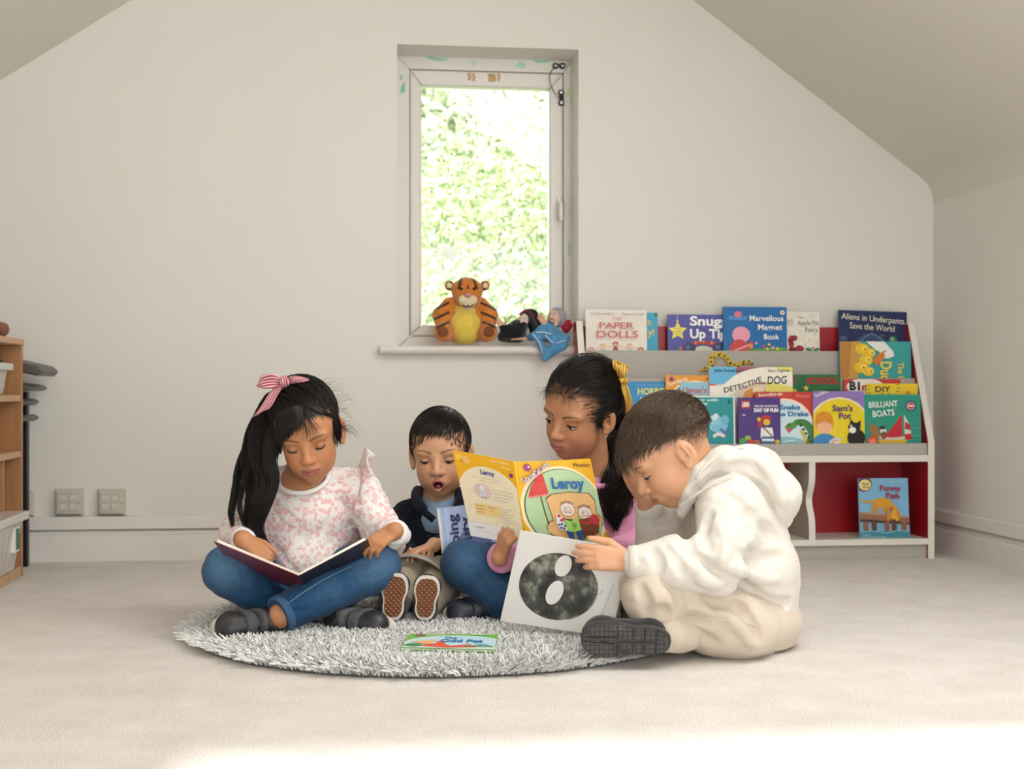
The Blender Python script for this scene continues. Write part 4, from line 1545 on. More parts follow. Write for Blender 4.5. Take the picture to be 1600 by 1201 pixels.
def smst(x, a, b):
    t = np.clip((x - a) / (b - a), 0, 1)
    return t * t * (3 - 2 * t)


def gauss(d, w):
    return np.exp(-(d / w) ** 2)


class Head:
    """local axes: x character's right, y forward, z up; chin at z=-0.1, vertex at z=+0.1 (times s)"""

    def __init__(s, eyes_at, R, sc, skin, lip, brow, blush=(0.0, 0.0, 0.0), mouth=0.0, lid=-12, lidlow=-38, gaze=(0, 1, -0.5), hairshade=None, smile=0.0, cheek=1.0, browy=0.0):
        s.R, s.s = R, sc
        s.c = np.asarray(eyes_at) - R @ (np.array([0, 0.072, -0.009]) * sc)
        s.skin, s.lip, s.brow, s.blush = np.array(skin), np.array(lip), np.array(brow), np.array(blush)
        s.mouth, s.lid, s.lidlow, s.gaze, s.hairshade, s.smile, s.cheek, s.browy = mouth, lid, lidlow, gaze, hairshade, smile, cheek, browy

    def W(s, *p):
        p = np.array(p if len(p) == 3 else p[0], float)
        return s.c + (p * s.s) @ s.R.T

    def L(s, P):
        return (P - s.c) @ s.R / s.s

    def add(s, f):
        R, S_ = s.R, s.s
        def E(c, r, k=0.012, op='+', tilt=None):
            RR = R if tilt is None else R @ np.array(Matrix.Rotation(math.radians(tilt[1]), 3, tilt[0]))
            f.ell(s.W(c), np.array(r) * S_, RR, k * S_, op)
        def K(a, b, ra, rb=None, k=0.006, op='+'):
            f.cap(s.W(a), s.W(b), ra * S_, (ra if rb is None else rb) * S_, k * S_, op)
        E((0, -0.016, 0.026), (0.069, 0.087, 0.0735), 0.01)
        E((0, 0.018, 0.028), (0.061, 0.058, 0.055), 0.02)
        E((0, 0.018, -0.028), (0.0535, 0.056, 0.058), 0.02)
        E((0, 0.040, -0.081), (0.023, 0.029, 0.022), 0.028)
        for q in (-1, 1):
            E((q * 0.025, 0.040, -0.040), (0.0205 * s.cheek, 0.030, 0.029), 0.022)
            E((q * 0.0255 * s.cheek, 0.012, -0.062), (0.017, 0.027, 0.026), 0.03)
            E((q * 0.028, 0.063, 0.012), (0.020, 0.011, 0.009), 0.014)
            # socket
            E((q * 0.0285, 0.081, -0.009), (0.0165, 0.0115, 0.0095), 0.008, '-')
        # nose
        K((0, 0.070, 0.0), (0, 0.0865, -0.031), 0.0065, 0.0085, 0.012)
        E((0, 0.0885, -0.0335), (0.0095, 0.0085, 0.0080), 0.006)
        for q in (-1, 1):
            E((q * 0.0105, 0.0810, -0.0365), (0.0066, 0.0080, 0.0062), 0.005)
            E((q * 0.0062, 0.0870, -0.0430), (0.0034, 0.0040, 0.0022), 0.002, '-')
        # mouth area
        E((0, 0.066, -0.060), (0.025, 0.016, 0.017), 0.012)
        m = s.mouth
        zu, zl = -0.0575 + 0.002 * m, -0.0665 - 0.008 * m
        sm = s.smile * 0.004
        cw = 0.0195 - 0.0026 * m
        zc = -0.0615 - 0.002 * m + sm
        for q in (-1, 1):
            K((q * 0.003, 0.0815, zu), (q * cw, 0.0725, zc), 0.0042, 0.0017, 0.004)
            K((0, 0.0800, zl), (q * cw * 0.95, 0.0715, zc - 0.001), 0.0052, 0.0017, 0.004)
        if m > 0.1:
            E((0, 0.082, (zu + zl) / 2), (cw * 0.80, 0.016, 0.0052 * m + 0.001), 0.003, '-')
        else:
            for q in (-1, 1):
                K((0, 0.0862, -0.0617 + 0.0005), (q * cw * 0.95, 0.0755, zc), 0.0012, 0.0008, 0.003, '-')
        # ears
        for q in (-1, 1):
            E((q * 0.071, -0.012, -0.012), (0.0075, 0.0185, 0.029), 0.006, '+', ('Z', q * 24))
            E((q * 0.0805, -0.009, -0.008), (0.0085, 0.0105, 0.0170), 0.003, '-', ('Z', q * 24))
            E((q * 0.0765, -0.006, -0.016), (0.006, 0.005, 0.006), 0.003, '-', ('Z', q * 24))
            K((q * 0.0770, -0.012, 0.004), (q * 0.0768, -0.013, -0.018), 0.0028, 0.0022, 0.004)
            E((q * 0.069, -0.004, -0.036), (0.0060, 0.0085, 0.0085), 0.006)
        return s

    def paint(s, P):
        q = s.L(P)
        x, y, z = q[:, 0], q[:, 1], q[:, 2]
        ax = np.abs(x)
        c = np.tile(s.skin, (len(P), 1))
        def blend(m, col):
            c[:] = c * (1 - m[:, None]) + np.asarray(col) * m[:, None]
        face = (y > 0.02) & (z > -0.12) & (z < 0.12) & (ax < 0.08)
        f = face.astype(float)
        blend(f * 0.30 * gauss(np.hypot(ax - 0.036, z + 0.042), 0.020), s.blush)
        blend(f * 0.25 * gauss(np.hypot(x, z + 0.036), 0.012), s.blush)
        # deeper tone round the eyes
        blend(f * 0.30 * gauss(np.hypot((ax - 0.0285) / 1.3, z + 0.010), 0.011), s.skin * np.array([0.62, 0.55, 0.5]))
        # lips
        m = s.mouth
        cw = 0.0195 - 0.0026 * m
        zu, zl = -0.0575 + 0.002 * m, -0.0665 - 0.008 * m
        mid = (zu + zl) / 2
        hz = (zu - zl) / 2 + 0.0048
        r = np.sqrt((x / (cw + 0.0015)) ** 2 + ((z - mid) / hz) ** 2)
        blend(f * (y > 0.06) * (1 - smst(r, 0.85, 1.08)) * 0.9, s.lip)
        if m > 0.1:
            ri = np.sqrt((x / (cw * 0.8)) ** 2 + ((z - mid) / (0.0052 * m + 0.001)) ** 2)
            blend(f * (y < 0.0765) * (y > 0.05) * (1 - smst(ri, 0.9, 1.15)), (0.045, 0.008, 0.008))
        else:
            blend(f * (y > 0.06) * gauss(z - (-0.0617 + s.smile * 0.004 * (ax / cw) ** 2), 0.0011) * (ax < cw * 0.98) * 0.75, s.lip * 0.35)
        blend(f * gauss(np.hypot(ax - 0.0062, z + 0.0428), 0.0026) * (y > 0.07) * 0.7, s.skin * 0.22)  # nostrils darkened: recess shade painted into the skin colour
        # eyebrows
        t = np.clip((ax - 0.011) / 0.036, 0, 1)
        bz = 0.0095 + s.browy + 0.0075 * np.sin(t * 2.2) - 0.001
        wv = 0.0030 * (1 - 0.6 * t)
        on = smst(ax, 0.009, 0.014) * (1 - smst(ax, 0.042, 0.050))
        blend(f * on * gauss(z - bz, wv) * 0.88, s.brow)
        if s.hairshade is not None:
            s.hairshade(x, y, z, blend)
        return c

    def finish(s, root):
        """eyeballs, eyelids, lashes as parts"""
        S_ = s.s
        n, m = 22, 16
        th = np.linspace(0, PI, m)
        ph = np.linspace(0, 2 * PI, n, endpoint=False)
        for q in (-1, 1):
            E = np.array([q * 0.0283, 0.0608, -0.009])
            r = 0.0112
            g = nz(np.array(s.gaze) + np.array([-q * 0.03, 0, 0]))
            u = nz(np.cross(g, (0, 0, 1)))
            w = np.cross(u, g)
            m2 = 30
            th2 = np.concatenate([np.linspace(0, 0.75, 18), np.linspace(0.8, PI, 12)])
            d = np.array([[math.cos(t) * g + math.sin(t) * (math.cos(p) * u + math.sin(p) * w) for p in ph] for t in th2]).reshape(-1, 3)
            v = s.W(E + d * r)
            fc = np.array([[i * n + j, i * n + (j + 1) % n, (i + 1) * n + (j + 1) % n, (i + 1) * n + j] for i in range(m2 - 1) for j in range(n)])
            T = np.repeat(th2, n)
            col = np.tile(np.array([0.66, 0.62, 0.58]), (len(v), 1))
            col[T < 0.56] = (0.022, 0.011, 0.006)
            col[T < 0.27] = (0.003, 0.003, 0.003)
            link_mesh('eye', np_mesh('eye', v, fc, True, col), EYE, root)
            # lids: two half shells meeting the corners
            V, Fq, Cc = [], [], []
            for up_, a, rr in ((1, s.lid, 0.01235), (-1, s.lidlow, 0.0121)):
                al = math.radians(a)
                e_y = np.array([0, math.cos(al), math.sin(al)])          # edge direction (forward)
                e_n = np.array([0, -math.sin(al), math.cos(al)]) * up_   # into the lid
                b = len(V)
                for i in range(13):
                    for j in range(19):
                        A, B = PI * i / 12 * 0.5, PI * j / 18
                        # A: from edge (0) to pole; B: corner to corner
                        p = np.array([math.cos(B), 0, 0]) + math.sin(B) * (math.cos(A) * e_y + math.sin(A) * e_n)
                        V.append(s.W(E + p * rr))
                        k = math.exp(-i / 1.5)
                        Cc.append(s.skin * (0.80 - 0.30 * k) if up_ > 0 else s.skin * (0.86 - 0.1 * k))
                for i in range(12):
                    for j in range(18):
                        o = b + i * 19 + j
                        Fq.append((o, o + 1, o + 20, o + 19))
            link_mesh('eyelids', np_mesh('eyelids', np.array(V), np.array(Fq), True, np.array(Cc)), SKIN, root)
            al = math.radians(s.lid - 2)
            pts = [s.W(E + 0.0127 * np.array([math.cos(B), math.sin(B) * math.cos(al), math.sin(B) * math.sin(al)])) for B in np.linspace(0.18, PI - 0.18, 14)]
            g2 = MB().tube(pts, [0.0011 * S_ * (0.35 + math.sin(B) ** 0.7) for B in np.linspace(0.12, PI - 0.12, 14)], 6)
            for B in np.linspace(0.35, PI - 0.35, 15):
                o = np.array([math.cos(B), math.sin(B) * math.cos(al), math.sin(B) * math.sin(al)])
                p = E + 0.0127 * o
                d = nz(o * 0.6 + np.array([math.cos(B) * 0.5, 0.2, -0.35]))
                g2.tube([s.W(p), s.W(p + d * 0.002), s.W(p + d * 0.0034 + np.array([0, 0, 0.0005]))], [0.0004, 0.0003, 0.0001], 3)
            g2.build('eyelashes', mat('lash', '120c0a', 0.6), root, smooth=True)


def hand(f, wrist, a, n, side, L, curl=(20, 30, 20), spread=6, thumb=((0.5, 0.75, 0.35), (0.75, 0.35, 0.45)), fine=None, wr=None, per=None):
    """a: towards the fingers, n: the way the palm faces, side +1 right hand / -1 left hand"""
    a = nz(a)
    n = nz(np.asarray(n) - a * np.dot(a, n))
    t = np.cross(a, n) * side
    wrist = np.asarray(wrist, float)
    def p(x, y, z):
        return wrist + L * (a * x + t * y + n * z)
    kn = [(0.50, 0.150), (0.53, 0.052), (0.51, -0.046), (0.46, -0.138)]
    fl_ = [0.40, 0.45, 0.42, 0.33]
    for i, (x, y) in enumerate(kn):
        f.cap(p(0.02, y * 0.55, 0), p(x, y, 0), 0.085 * L, 0.070 * L, 0.05 * L)
        c = curl[i] if isinstance(curl[0], (tuple, list)) else curl
        ang = 0
        pos = p(x, y, 0.0)
        sp = math.radians(spread * (1.5 - i) * 0.8)
        base = nz(a * math.cos(sp) + t * math.sin(sp))
        for j, (fr, r0, r1) in enumerate(((0.46, 0.064, 0.057), (0.30, 0.057, 0.051), (0.24, 0.051, 0.042))):
            ang += math.radians(c[j])
            d = base * math.cos(ang) + n * math.sin(ang)
            nxt = pos + d * fl_[i] * fr * L
            f.cap(pos, nxt, r0 * L, r1 * L, 0.012 * L)
            pos = nxt
    pos = p(0.14, 0.15, 0.02)
    f.cap(p(0.05, 0.06, 0), pos, 0.085 * L, 0.08 * L, 0.05 * L)
    for (dx, dy, dz), ln, r0, r1 in ((thumb[0], 0.26, 0.085, 0.064), (thumb[1], 0.19, 0.064, 0.058), (thumb[1], 0.14, 0.056, 0.045)):
        d = nz(a * dx + t * dy + n * dz)
        nxt = pos + d * ln * L
        f.cap(pos, nxt, r0 * L, r1 * L, 0.02 * L)
        pos = nxt
    return f


def hand_box(wrist, a, L, step=0.0023):
    c = np.asarray(wrist) + nz(a) * L * 0.5
    e = L * 0.62
    return (c - e, c + e, step)


def sole_outline(L, W, n=28):
    """foot shaped outline: x along the foot from heel 0 to toe L, y sideways"""
    o = []
    for i in range(n):
        t = 2 * PI * i / n
        x = (0.5 - 0.5 * math.cos(t)) * L
        u = x / L
        w = (0.40 + 0.13 * u - 0.10 * math.exp(-((u - 0.42) / 0.16) ** 2)) * W
        y = w * math.copysign(abs(math.sin(t)) ** 0.62, math.sin(t))
        o.append((x, y))
    return o


def shoe(parent, heel, axis, up, L, W, upper_m, sole_m, label, straps=True, strap_m=None, outsole_m=None, sole_t=0.016, collar_m=None, tall=1.0):
    Fm = frame(axis, up)
    heel = np.asarray(heel, float)
    def w(x, y, z):
        return heel + Fm @ np.array([x, y, z])
    root = empty('shoe', heel)
    root.parent = parent
    root.location = Vector(heel) - parent.location
    tag(root, label)
    lo = heel - L * 1.2
    hi = heel + L * 1.2
    h = 0.036 * L / 0.15 * tall
    def upper(infl):
        f = Field(lo, hi, 0.0032)
        r = W * 0.43
        f.cap(w(0.20 * L, 0, sole_t + h * 0.55), w(0.74 * L, 0, sole_t + h * 0.30), r * 0.92 + infl, r * 1.0 + infl, 0.01)
        f.ell(w(0.76 * L, 0, sole_t + h * 0.30), (L * 0.215 + infl, W * 0.485 + infl, h * 0.80 + infl), Fm, 0.012)
        f.cap(w(0.20 * L, 0, sole_t + h * 0.6), w(0.17 * L, 0, sole_t + h * 1.55), r * 0.92 + infl, r * 0.86 + infl, 0.012)
        f.cap(w(0.30 * L, 0, sole_t + h * 1.2), w(0.60 * L, 0, sole_t + h * 0.7), r * 0.62 + infl, r * 0.6 + infl, 0.014)
        f.cut(w(0, 0, sole_t - 0.002), -Fm[:, 2], 0.002)
        f.cut(w(0.17 * L, 0, sole_t + h * 1.78), nz(Fm[:, 2] * 0.96 - Fm[:, 0] * 0.25), 0.004)
        return f
    field_obj('upper', upper(0.0), upper_m, root, 1)
    o = sole_outline(L, W)
    g = MB()
    lay = [(0.0, 0.985), (0.003, 1.0), (sole_t - 0.003, 1.0), (sole_t, 0.985)]
    vs = []
    for z, k in lay:
        vs += [w(L / 2 + (x - L / 2) * k, y * k, z + (0.10 * L * max(0, x / L - 0.75) ** 1.5 if outsole_m is None else 0)) for x, y in o]
    m = len(o)
    fs = [(i * m + j, i * m + (j + 1) % m, (i + 1) * m + (j + 1) % m, (i + 1) * m + j) for i in range(3) for j in range(m)]
    fs += [tuple(range(m - 1, -1, -1)), tuple(range(3 * m, 4 * m))]
    g.add(vs, fs)
    g.build('sole', sole_m, root, smooth=True, angle=50)
    if outsole_m is not None:
        g = MB()
        k = 0.86
        a = [w(L / 2 + (x - L / 2) * k, y * k * 0.97, -0.0022) for x, y in o]
        b = [w(L / 2 + (x - L / 2) * k, y * k * 0.97, 0.001) for x, y in o]
        g.prism(a, b)
        g.build('outsole', outsole_m, root)
    if straps:
        for u in (0.42, 0.60):
            f = upper(0.0050)
            f.slab(w(u * L, 0, 0), nz(Fm[:, 0] + 0.12 * Fm[:, 2]), 0.060 * L + 0.002)
            f.cut(w(0, 0, sole_t + 0.006), -Fm[:, 2])
            f.cut(w(0.335 * L, 0, 0), -Fm[:, 0])
            field_obj('strap', f, strap_m or upper_m, root, 1)
    if collar_m is not None:
        ring_ = [w(0.17 * L + 0.36 * W * math.cos(t), 0.36 * W * math.sin(t), sole_t + h * 1.72 + 0.1 * W * math.cos(t) * 0.5) for t in np.linspace(0, 2 * PI, 25)]
        MB().tube(ring_, 0.0032, 8, False).build('collar', collar_m, root, smooth=True)
    return root, w


# ---- hair: strands laid over the head
class HairCap:
    def __init__(s, c=(0, -0.015, 0.026), r=(0.0715, 0.0915, 0.0785)):
        s.c, s.r = np.array(c), np.array(r)

    def out(s, P, lift):
        """push points to at least `lift` outside the ellipsoid"""
        q = (P - s.c) / (s.r + lift[..., None] if hasattr(lift, 'shape') else s.r + lift)
        k = np.linalg.norm(q, axis=-1, keepdims=True)
        return s.c + np.where(k < 1, (P - s.c) / np.maximum(k, 1e-6), P - s.c)

    def on(s, P, lift):
        q = (P - s.c) / (s.r + lift)
        return s.c + (P - s.c) / np.linalg.norm(q, axis=-1, keepdims=True)

    def n(s, P):
        g = (P - s.c) / s.r ** 2
        return g / np.linalg.norm(g, axis=-1, keepdims=True)


def scalp_points(cap, rg, N, keep):
    o = []
    tot = 0
    while tot < N:
        d = rg.normal(size=(N * 3, 3))
        d /= np.linalg.norm(d, axis=1)[:, None]
        p = cap.c + d * cap.r
        p = p[keep(p)]
        o.append(p)
        tot += len(p)
    return np.concatenate(o)[:N]


def comb(cap, P, dirf, length, n=9, lift=lambda t: 0.001 + 0.004 * t, stick=0.9, jit=0.08, rg=nrg):
    """grow strands from P along dirf over the head; returns N x n x 3 (local)"""
    N = len(P)
    path = np.empty((N, n, 3))
    path[:, 0] = P
    st = (np.asarray(length) / (n - 1)) * np.ones(N)
    j = rg.normal(size=(N, 3)) * jit
    cur = P.copy()
    for i in range(1, n):
        t = i / (n - 1)
        d = dirf(cur, t) + j
        nr = cap.n(cur)
        dn = (d * nr).sum(1, keepdims=True)
        d = d - nr * np.where(dn < 0, dn, dn * stick)
        d /= np.linalg.norm(d, axis=1, keepdims=True) + 1e-9
        cur = cur + d * st[:, None]
        cur = cap.out(cur, lift(t))
        path[:, i] = cur
    return path


def hair_mat(name, col, rough=0.36):
    if name in MATS:
        return MATS[name]
    q = NT(name)
    v = q.co('Object')
    c = np.array(col)
    q.p(Base_Color=q.ramp(q.noise(180, v, 2).outputs[0], [(0.35, c * 0.7), (0.7, c * 1.5)]), Roughness=rough, Specular_IOR_Level=0.32)
    MATS[name] = q.m
    return q.m


def strands_obj(name, paths, rad, m, root, taper=(0.35, 0.8, 1, 1, 1, 0.9, 0.8, 0.6, 0.25), rg=nrg):
    N, M, _ = paths.shape
    tp = np.interp(np.linspace(0, 1, M), np.linspace(0, 1, len(taper)), taper)
    v, q = tubes(paths, rad * (0.7 + 0.6 * rg.random(N)), 3, tp)
    o = link_mesh(name, np_mesh(name, v, q, True), m, root)
    o['kind'] = 'stuff'
    return o


def bundle(guide, widths, N, n, rg, wave=0.0, wf=2.0, flat=0.6, view=None, loose=0.15):
    """strands following a guide curve; widths: radius of the bundle along it"""
    g = spline(guide, n)
    w = np.interp(np.linspace(0, 1, n), np.linspace(0, 1, len(widths)), widths)
    t = np.gradient(g, axis=0)
    t /= np.linalg.norm(t, axis=1)[:, None]
    ref = np.asarray(FWD if view is None else view)
    u = np.cross(t, ref)
    u /= np.linalg.norm(u, axis=1)[:, None] + 1e-9
    b = np.cross(t, u)
    ang = rg.random(N) * 2 * PI
    rr = np.sqrt(rg.random(N))
    x, y = rr * np.cos(ang), rr * np.sin(ang) * flat
    s_ = np.linspace(0, 1, n)
    k = 1 + loose * rg.normal(size=(N, 1)) * s_[None]
    ph = rg.random((N, 1)) * 1.2 + ang[:, None] * 0.4
    wob = wave * s_[None] * np.sin(2 * PI * wf * s_[None] + ph)
    end = 0.75 + 0.25 * rg.random((N, 1))
    X = (x[:, None] * k * w[None] + wob)[..., None]
    Y = (y[:, None] * k * w[None] + 0.5 * wob)[..., None]
    idx = np.clip(s_[None] * end * (n - 1), 0, n - 1)
    i0 = np.clip(idx.astype(int), 0, n - 2)
    fr = (idx - i0)[..., None]
    def at(A):
        return A[i0] * (1 - fr) + A[i0 + 1] * fr
    return at(g) + X * at(u) + Y * at(b)


def cap_field(H, cut, grow=0.0, step=0.0026, r=None, c=(0, -0.015, 0.026)):
    e = 0.13 * H.s
    f = Field(H.c - e, H.c + e, step)
    rr = np.array((0.0705, 0.0905, 0.0775) if r is None else r) + grow
    f.ell(H.W(c), rr * H.s, H.R, 0.005)
    cut(f, H)
    return f


def band_ring(c, R, rx, ry, r, n=36, squash=None):
    return [np.asarray(c) + R[:, 0] * rx * math.cos(t) + R[:, 1] * ry * math.sin(t) for t in np.linspace(0, 2 * PI, n + 1)]


def fabric(name, col, rough=0.85, var=0.08, vscale=14, bump=0.35, bscale=900, sheen=0.25, big=0.0):
    if name in MATS:
        return MATS[name]
    q = NT(name)
    v = q.co('Object')
    c = lin(col) if isinstance(col, str) else np.array(col)
    q.p(Base_Color=q.ramp(q.noise(vscale, v, 4).outputs[0], [(0.3, c * (1 - var)), (0.7, np.minimum(c * (1 + var), 1))]), Roughness=rough, Sheen_Weight=sheen, Specular_IOR_Level=0.2)
    h = q.noise(bscale, v, 2).outputs[0]
    if big:
        h2 = q.n('Math', {0: q.noise(38, v, 2).outputs[0], 1: big}, operation='MULTIPLY').outputs[0]
        h = q.n('Math', {0: h, 1: h2}, operation='ADD').outputs[0]
    q.bump(h, bump, 0.0012)
    MATS[name] = q.m
    return q.m


def denim(name, base, fade):
    q = NT(name)
    a = q.n('Attribute', attribute_name='Col')
    v = q.co('Object')
    w1 = q.n('TexWave', {'Vector': v, 'Scale': 260.0, 'Distortion': 1.5, 'Detail': 1.0}, bands_direction='DIAGONAL')
    nn = q.noise(70, v, 4, 0.7)
    f = q.ramp(nn.outputs[0], [(0.3, (0.85,) * 3), (0.7, (1.18,) * 3)])
    col = q.mix(1.0, a.outputs['Color'], f, 'MULTIPLY')
    col = q.mix(0.05, col, w1.outputs[0], 'SOFT_LIGHT')
    q.p(Base_Color=col, Roughness=0.85, Specular_IOR_Level=0.15, Sheen_Weight=0.1)
    q.bump(nn.outputs[0], 0.15, 0.001)
    return q.m


DENIM = denim('blue_denim', None, None)


def leg_field(pts, rs, step=0.0042, wr=0.002, freq=70, seed=0, ends=None, mask=None, extra=None):
    p = np.array(pts)
    m = max(rs) + 0.02
    f = Field(p.min(0) - m, p.max(0) + m, step)
    f.chain(pts, rs, 0.02)
    if extra:
        extra(f)
    if wr:
        f.wrinkle(wr, freq, [p[i + 1] - p[i] for i in range(len(p) - 1)], seed, mask)
    if ends:
        for c, n in ends:
            f.cut(c, n, 0.004)
    return f

# ================================================================== girl with the floral top
def person(loc, label):
    return empty('person', loc, label, 'person', 'children reading on the rug')


G1 = person(J(470, 940, 2.98) * np.array([1, 1, 0]) + np.array([0, 0, 0.02]), 'girl in a white top with pink flowers and jeans, reading cross-legged')
rg = np.random.default_rng(11)


def g1_shade(x, y, z, blend):
    m = smst(z, 0.048, 0.060) * (y > -0.2)
    blend(np.clip(m + smst(-y, -0.03, 0.0) * smst(z, -0.03, -0.01) * (np.abs(x) < 0.069), 0, 1), (0.03, 0.018, 0.013))


H1 = Head(J(478, 700.5, 2.845), rotm(-4, 22, -9), 0.97, (0.50, 0.228, 0.108), (0.36, 0.11, 0.085), (0.035, 0.02, 0.014), (0.50, 0.17, 0.09),
          lid=-22, lidlow=-34, gaze=(0, 0.85, -0.75), hairshade=g1_shade, smile=0.5)
neck1 = J(474, 748, 2.99)
jt = dict(pel=J(475, 895, 3.05), mid=J(478, 845, 3.02), chest=J(480, 790, 3.0),
          sR=J(402, 766, 2.985), eR=J(372, 842, 2.955), wR=J(380, 842, 2.81),
          sL=J(560, 762, 2.985), eL=J(602, 838, 2.955), wL=J(617, 829, 2.80),
          hR=J(432, 905, 3.03), kR=J(358, 893, 2.86), aR=J(522, 957, 2.80),
          hL=J(520, 905, 3.03), kL=J(585, 886, 2.86), aL=J(438, 962, 2.715))
hdR, hnR = C3(0.75, -0.35, -0.45), C3(0.25, 0.35, -0.9)
hdL, hnL = C3(-0.70, -0.50, -0.42), C3(-0.25, 0.50, -0.75)
b = Field(J(475, 780, 2.95) - [0.31, 0.34, 0.29], J(475, 780, 2.95) + [0.31, 0.34, 0.32], 0.007,
          [(H1.c - 0.108, H1.c + 0.108, 0.00205), hand_box(jt['wR'], hdR, 0.095), hand_box(jt['wL'], hdL, 0.095)])
H1.add(b)
b.cap(neck1, H1.W(0, -0.028, -0.045), 0.037, 0.035, 0.012)
b.ell(J(473.5, 747, 2.960), (0.053, 0.050, 0.017), frame(C3(1, 0, 0.05), C3(0.02, -0.62, 0.78)), 0.02)
b.chain([jt['pel'], jt['mid'], jt['chest'], neck1], [0.07, 0.065, 0.06, 0.035], 0.02)
for q in 'RL':
    b.chain([jt['chest'], jt['s' + q], jt['e' + q], jt['w' + q]], [0.03, 0.024, 0.022, 0.0185], 0.008)
    b.chain([jt['pel'], jt['h' + q], jt['k' + q]] + ([J(440, 948, 2.88)] if q == 'R' else [J(510, 924, 2.78)]) + [jt['a' + q]], [0.05, 0.045, 0.035, 0.028, 0.024], 0.01)
b.cap(jt['aL'], J(416, 970, 2.765), 0.021, 0.018).cap(jt['aR'], J(542, 964, 2.82), 0.021, 0.018)
hand(b, jt['wR'], hdR, hnR, 1, 0.095, [(26, 40, 30), (30, 44, 30), (32, 40, 26), (32, 38, 24)], 4, ((0.7, 0.5, 0.2), (0.95, 0.1, 0.25)))
hand(b, jt['wL'], hdL, hnL, -1, 0.095, [(24, 40, 26), (26, 42, 26), (30, 44, 26), (34, 44, 26)], 5, ((0.5, 0.45, 0.75), (0.75, 0.1, 0.6)))
field_obj('body', b, SKIN, G1, 2, H1.paint)
H1.finish(G1)

nc_ = J(473.5, 745, 2.950)
Rn = frame(C3(1, 0, 0.05), C3(0.02, -0.62, 0.78))
# floral top
fm = NT('floral_jersey')
v = fm.co('Object')
_n = fm.n('TexNoise', {'Vector': v, 'Scale': 130.0, 'Detail': 2.0})
v = fm.n('VectorMath', {0: v, 1: fm.n('VectorMath', {0: _n.outputs['Color'], 3: 0.010}, operation='SCALE').outputs[0]}, operation='ADD').outputs[0]
vo = fm.n('TexVoronoi', {'Vector': v, 'Scale': 88.0, 'Randomness': 0.9})
vo2 = fm.n('TexVoronoi', {'Vector': v, 'Scale': 210.0, 'Randomness': 1.0})
msk = fm.noise(34, v, 2)
petal = fm.ramp(vo.outputs['Distance'], [(0.0, (1, 1, 1)), (0.14, (0, 0, 0)), (0.2, (1, 1, 1)), (0.34, (0.2, 0.2, 0.2)), (0.42, (1, 1, 1)), (0.52, (0, 0, 0))])
mk = fm.ramp(msk.outputs[0], [(0.40, (0, 0, 0)), (0.47, (1, 1, 1))])
leaf = fm.ramp(vo2.outputs['Distance'], [(0.22, (1, 1, 1)), (0.34, (0, 0, 0))])
mk2 = fm.ramp(msk.outputs[0], [(0.40, (0, 0, 0)), (0.44, (0.85, 0.85, 0.85)), (0.56, (0.1, 0.1, 0.1))])
c = fm.mix(fm.mix(1.0, petal, mk, 'MULTIPLY'), (0.80, 0.775, 0.75), (0.72, 0.30, 0.32))
c = fm.mix(fm.mix(1.0, leaf, mk2, 'MULTIPLY'), c, (0.70, 0.33, 0.32))
fm.p(Base_Color=c, Roughness=0.85, Sheen_Weight=0.15, Specular_IOR_Level=0.2)
fm.bump(fm.noise(700, v, 2).outputs[0], 0.2, 0.001)
fm = fm.m
white_jersey = fabric('white_jersey', (0.80, 0.775, 0.75), 0.85, 0.03)
t = Field(J(478, 800, 2.95) - [0.25, 0.27, 0.22], J(478, 800, 2.95) + [0.25, 0.27, 0.19], 0.0040)
lat = C3(1, 0, 0)
t.chain([jt['pel'] + [0, 0, 0.01], jt['mid'], jt['chest'], J(477, 762, 2.99)], [0.088, 0.083, 0.076, 0.050], 0.03, flat=(lat, 1.30))
t.chain([J(440, 757, 2.985), jt['sR'], jt['eR'], J(381, 846, 2.86)], [0.042, 0.044, 0.040, 0.030], 0.018)
t.chain([J(515, 755, 2.985), jt['sL'], jt['eL'], J(618, 833, 2.86)], [0.042, 0.044, 0.041, 0.031], 0.018)
t.cap(J(470, 885, 2.94), J(490, 885, 2.94), 0.05, 0.05, 0.03)
t.wrinkle(0.0075, 75, [C3(.2, .3, 1), C3(-.5, .2, .8), C3(.6, 0, .7)], 3)
t.cut(J(474, 751, 2.955), nz(C3(0.02, -0.55, 0.83)), 0.004)
t.ell(nc_, (0.051, 0.048, 0.020), Rn, 0.003, '-')
field_obj('floral_top', t, fm, G1, 1)
# cuffs
for nm, e_, w_, r in (('R', 'eR', J(381, 846, 2.86), 0.027), ('L', 'eL', J(618, 833, 2.86), 0.028)):
    ax_ = nz(jt['w' + nm] - w_)
    MB().lathe(w_ + ax_ * 0.004, ax_, [(r * 0.8, -0.004), (r - 0.001, 0.0), (r, 0.008), (r - 0.001, 0.018), (r * 0.8, 0.022)], 22).build('cuff', white_jersey, G1, smooth=True)
# neckband
rg_ = [nc_ + Rn[:, 0] * 0.054 * math.cos(a) + Rn[:, 1] * 0.051 * math.sin(a) for a in np.linspace(0, 2 * PI, 41)]
MB().tube(rg_, 0.0055, 8, False).build('neckband', white_jersey, G1, smooth=True)
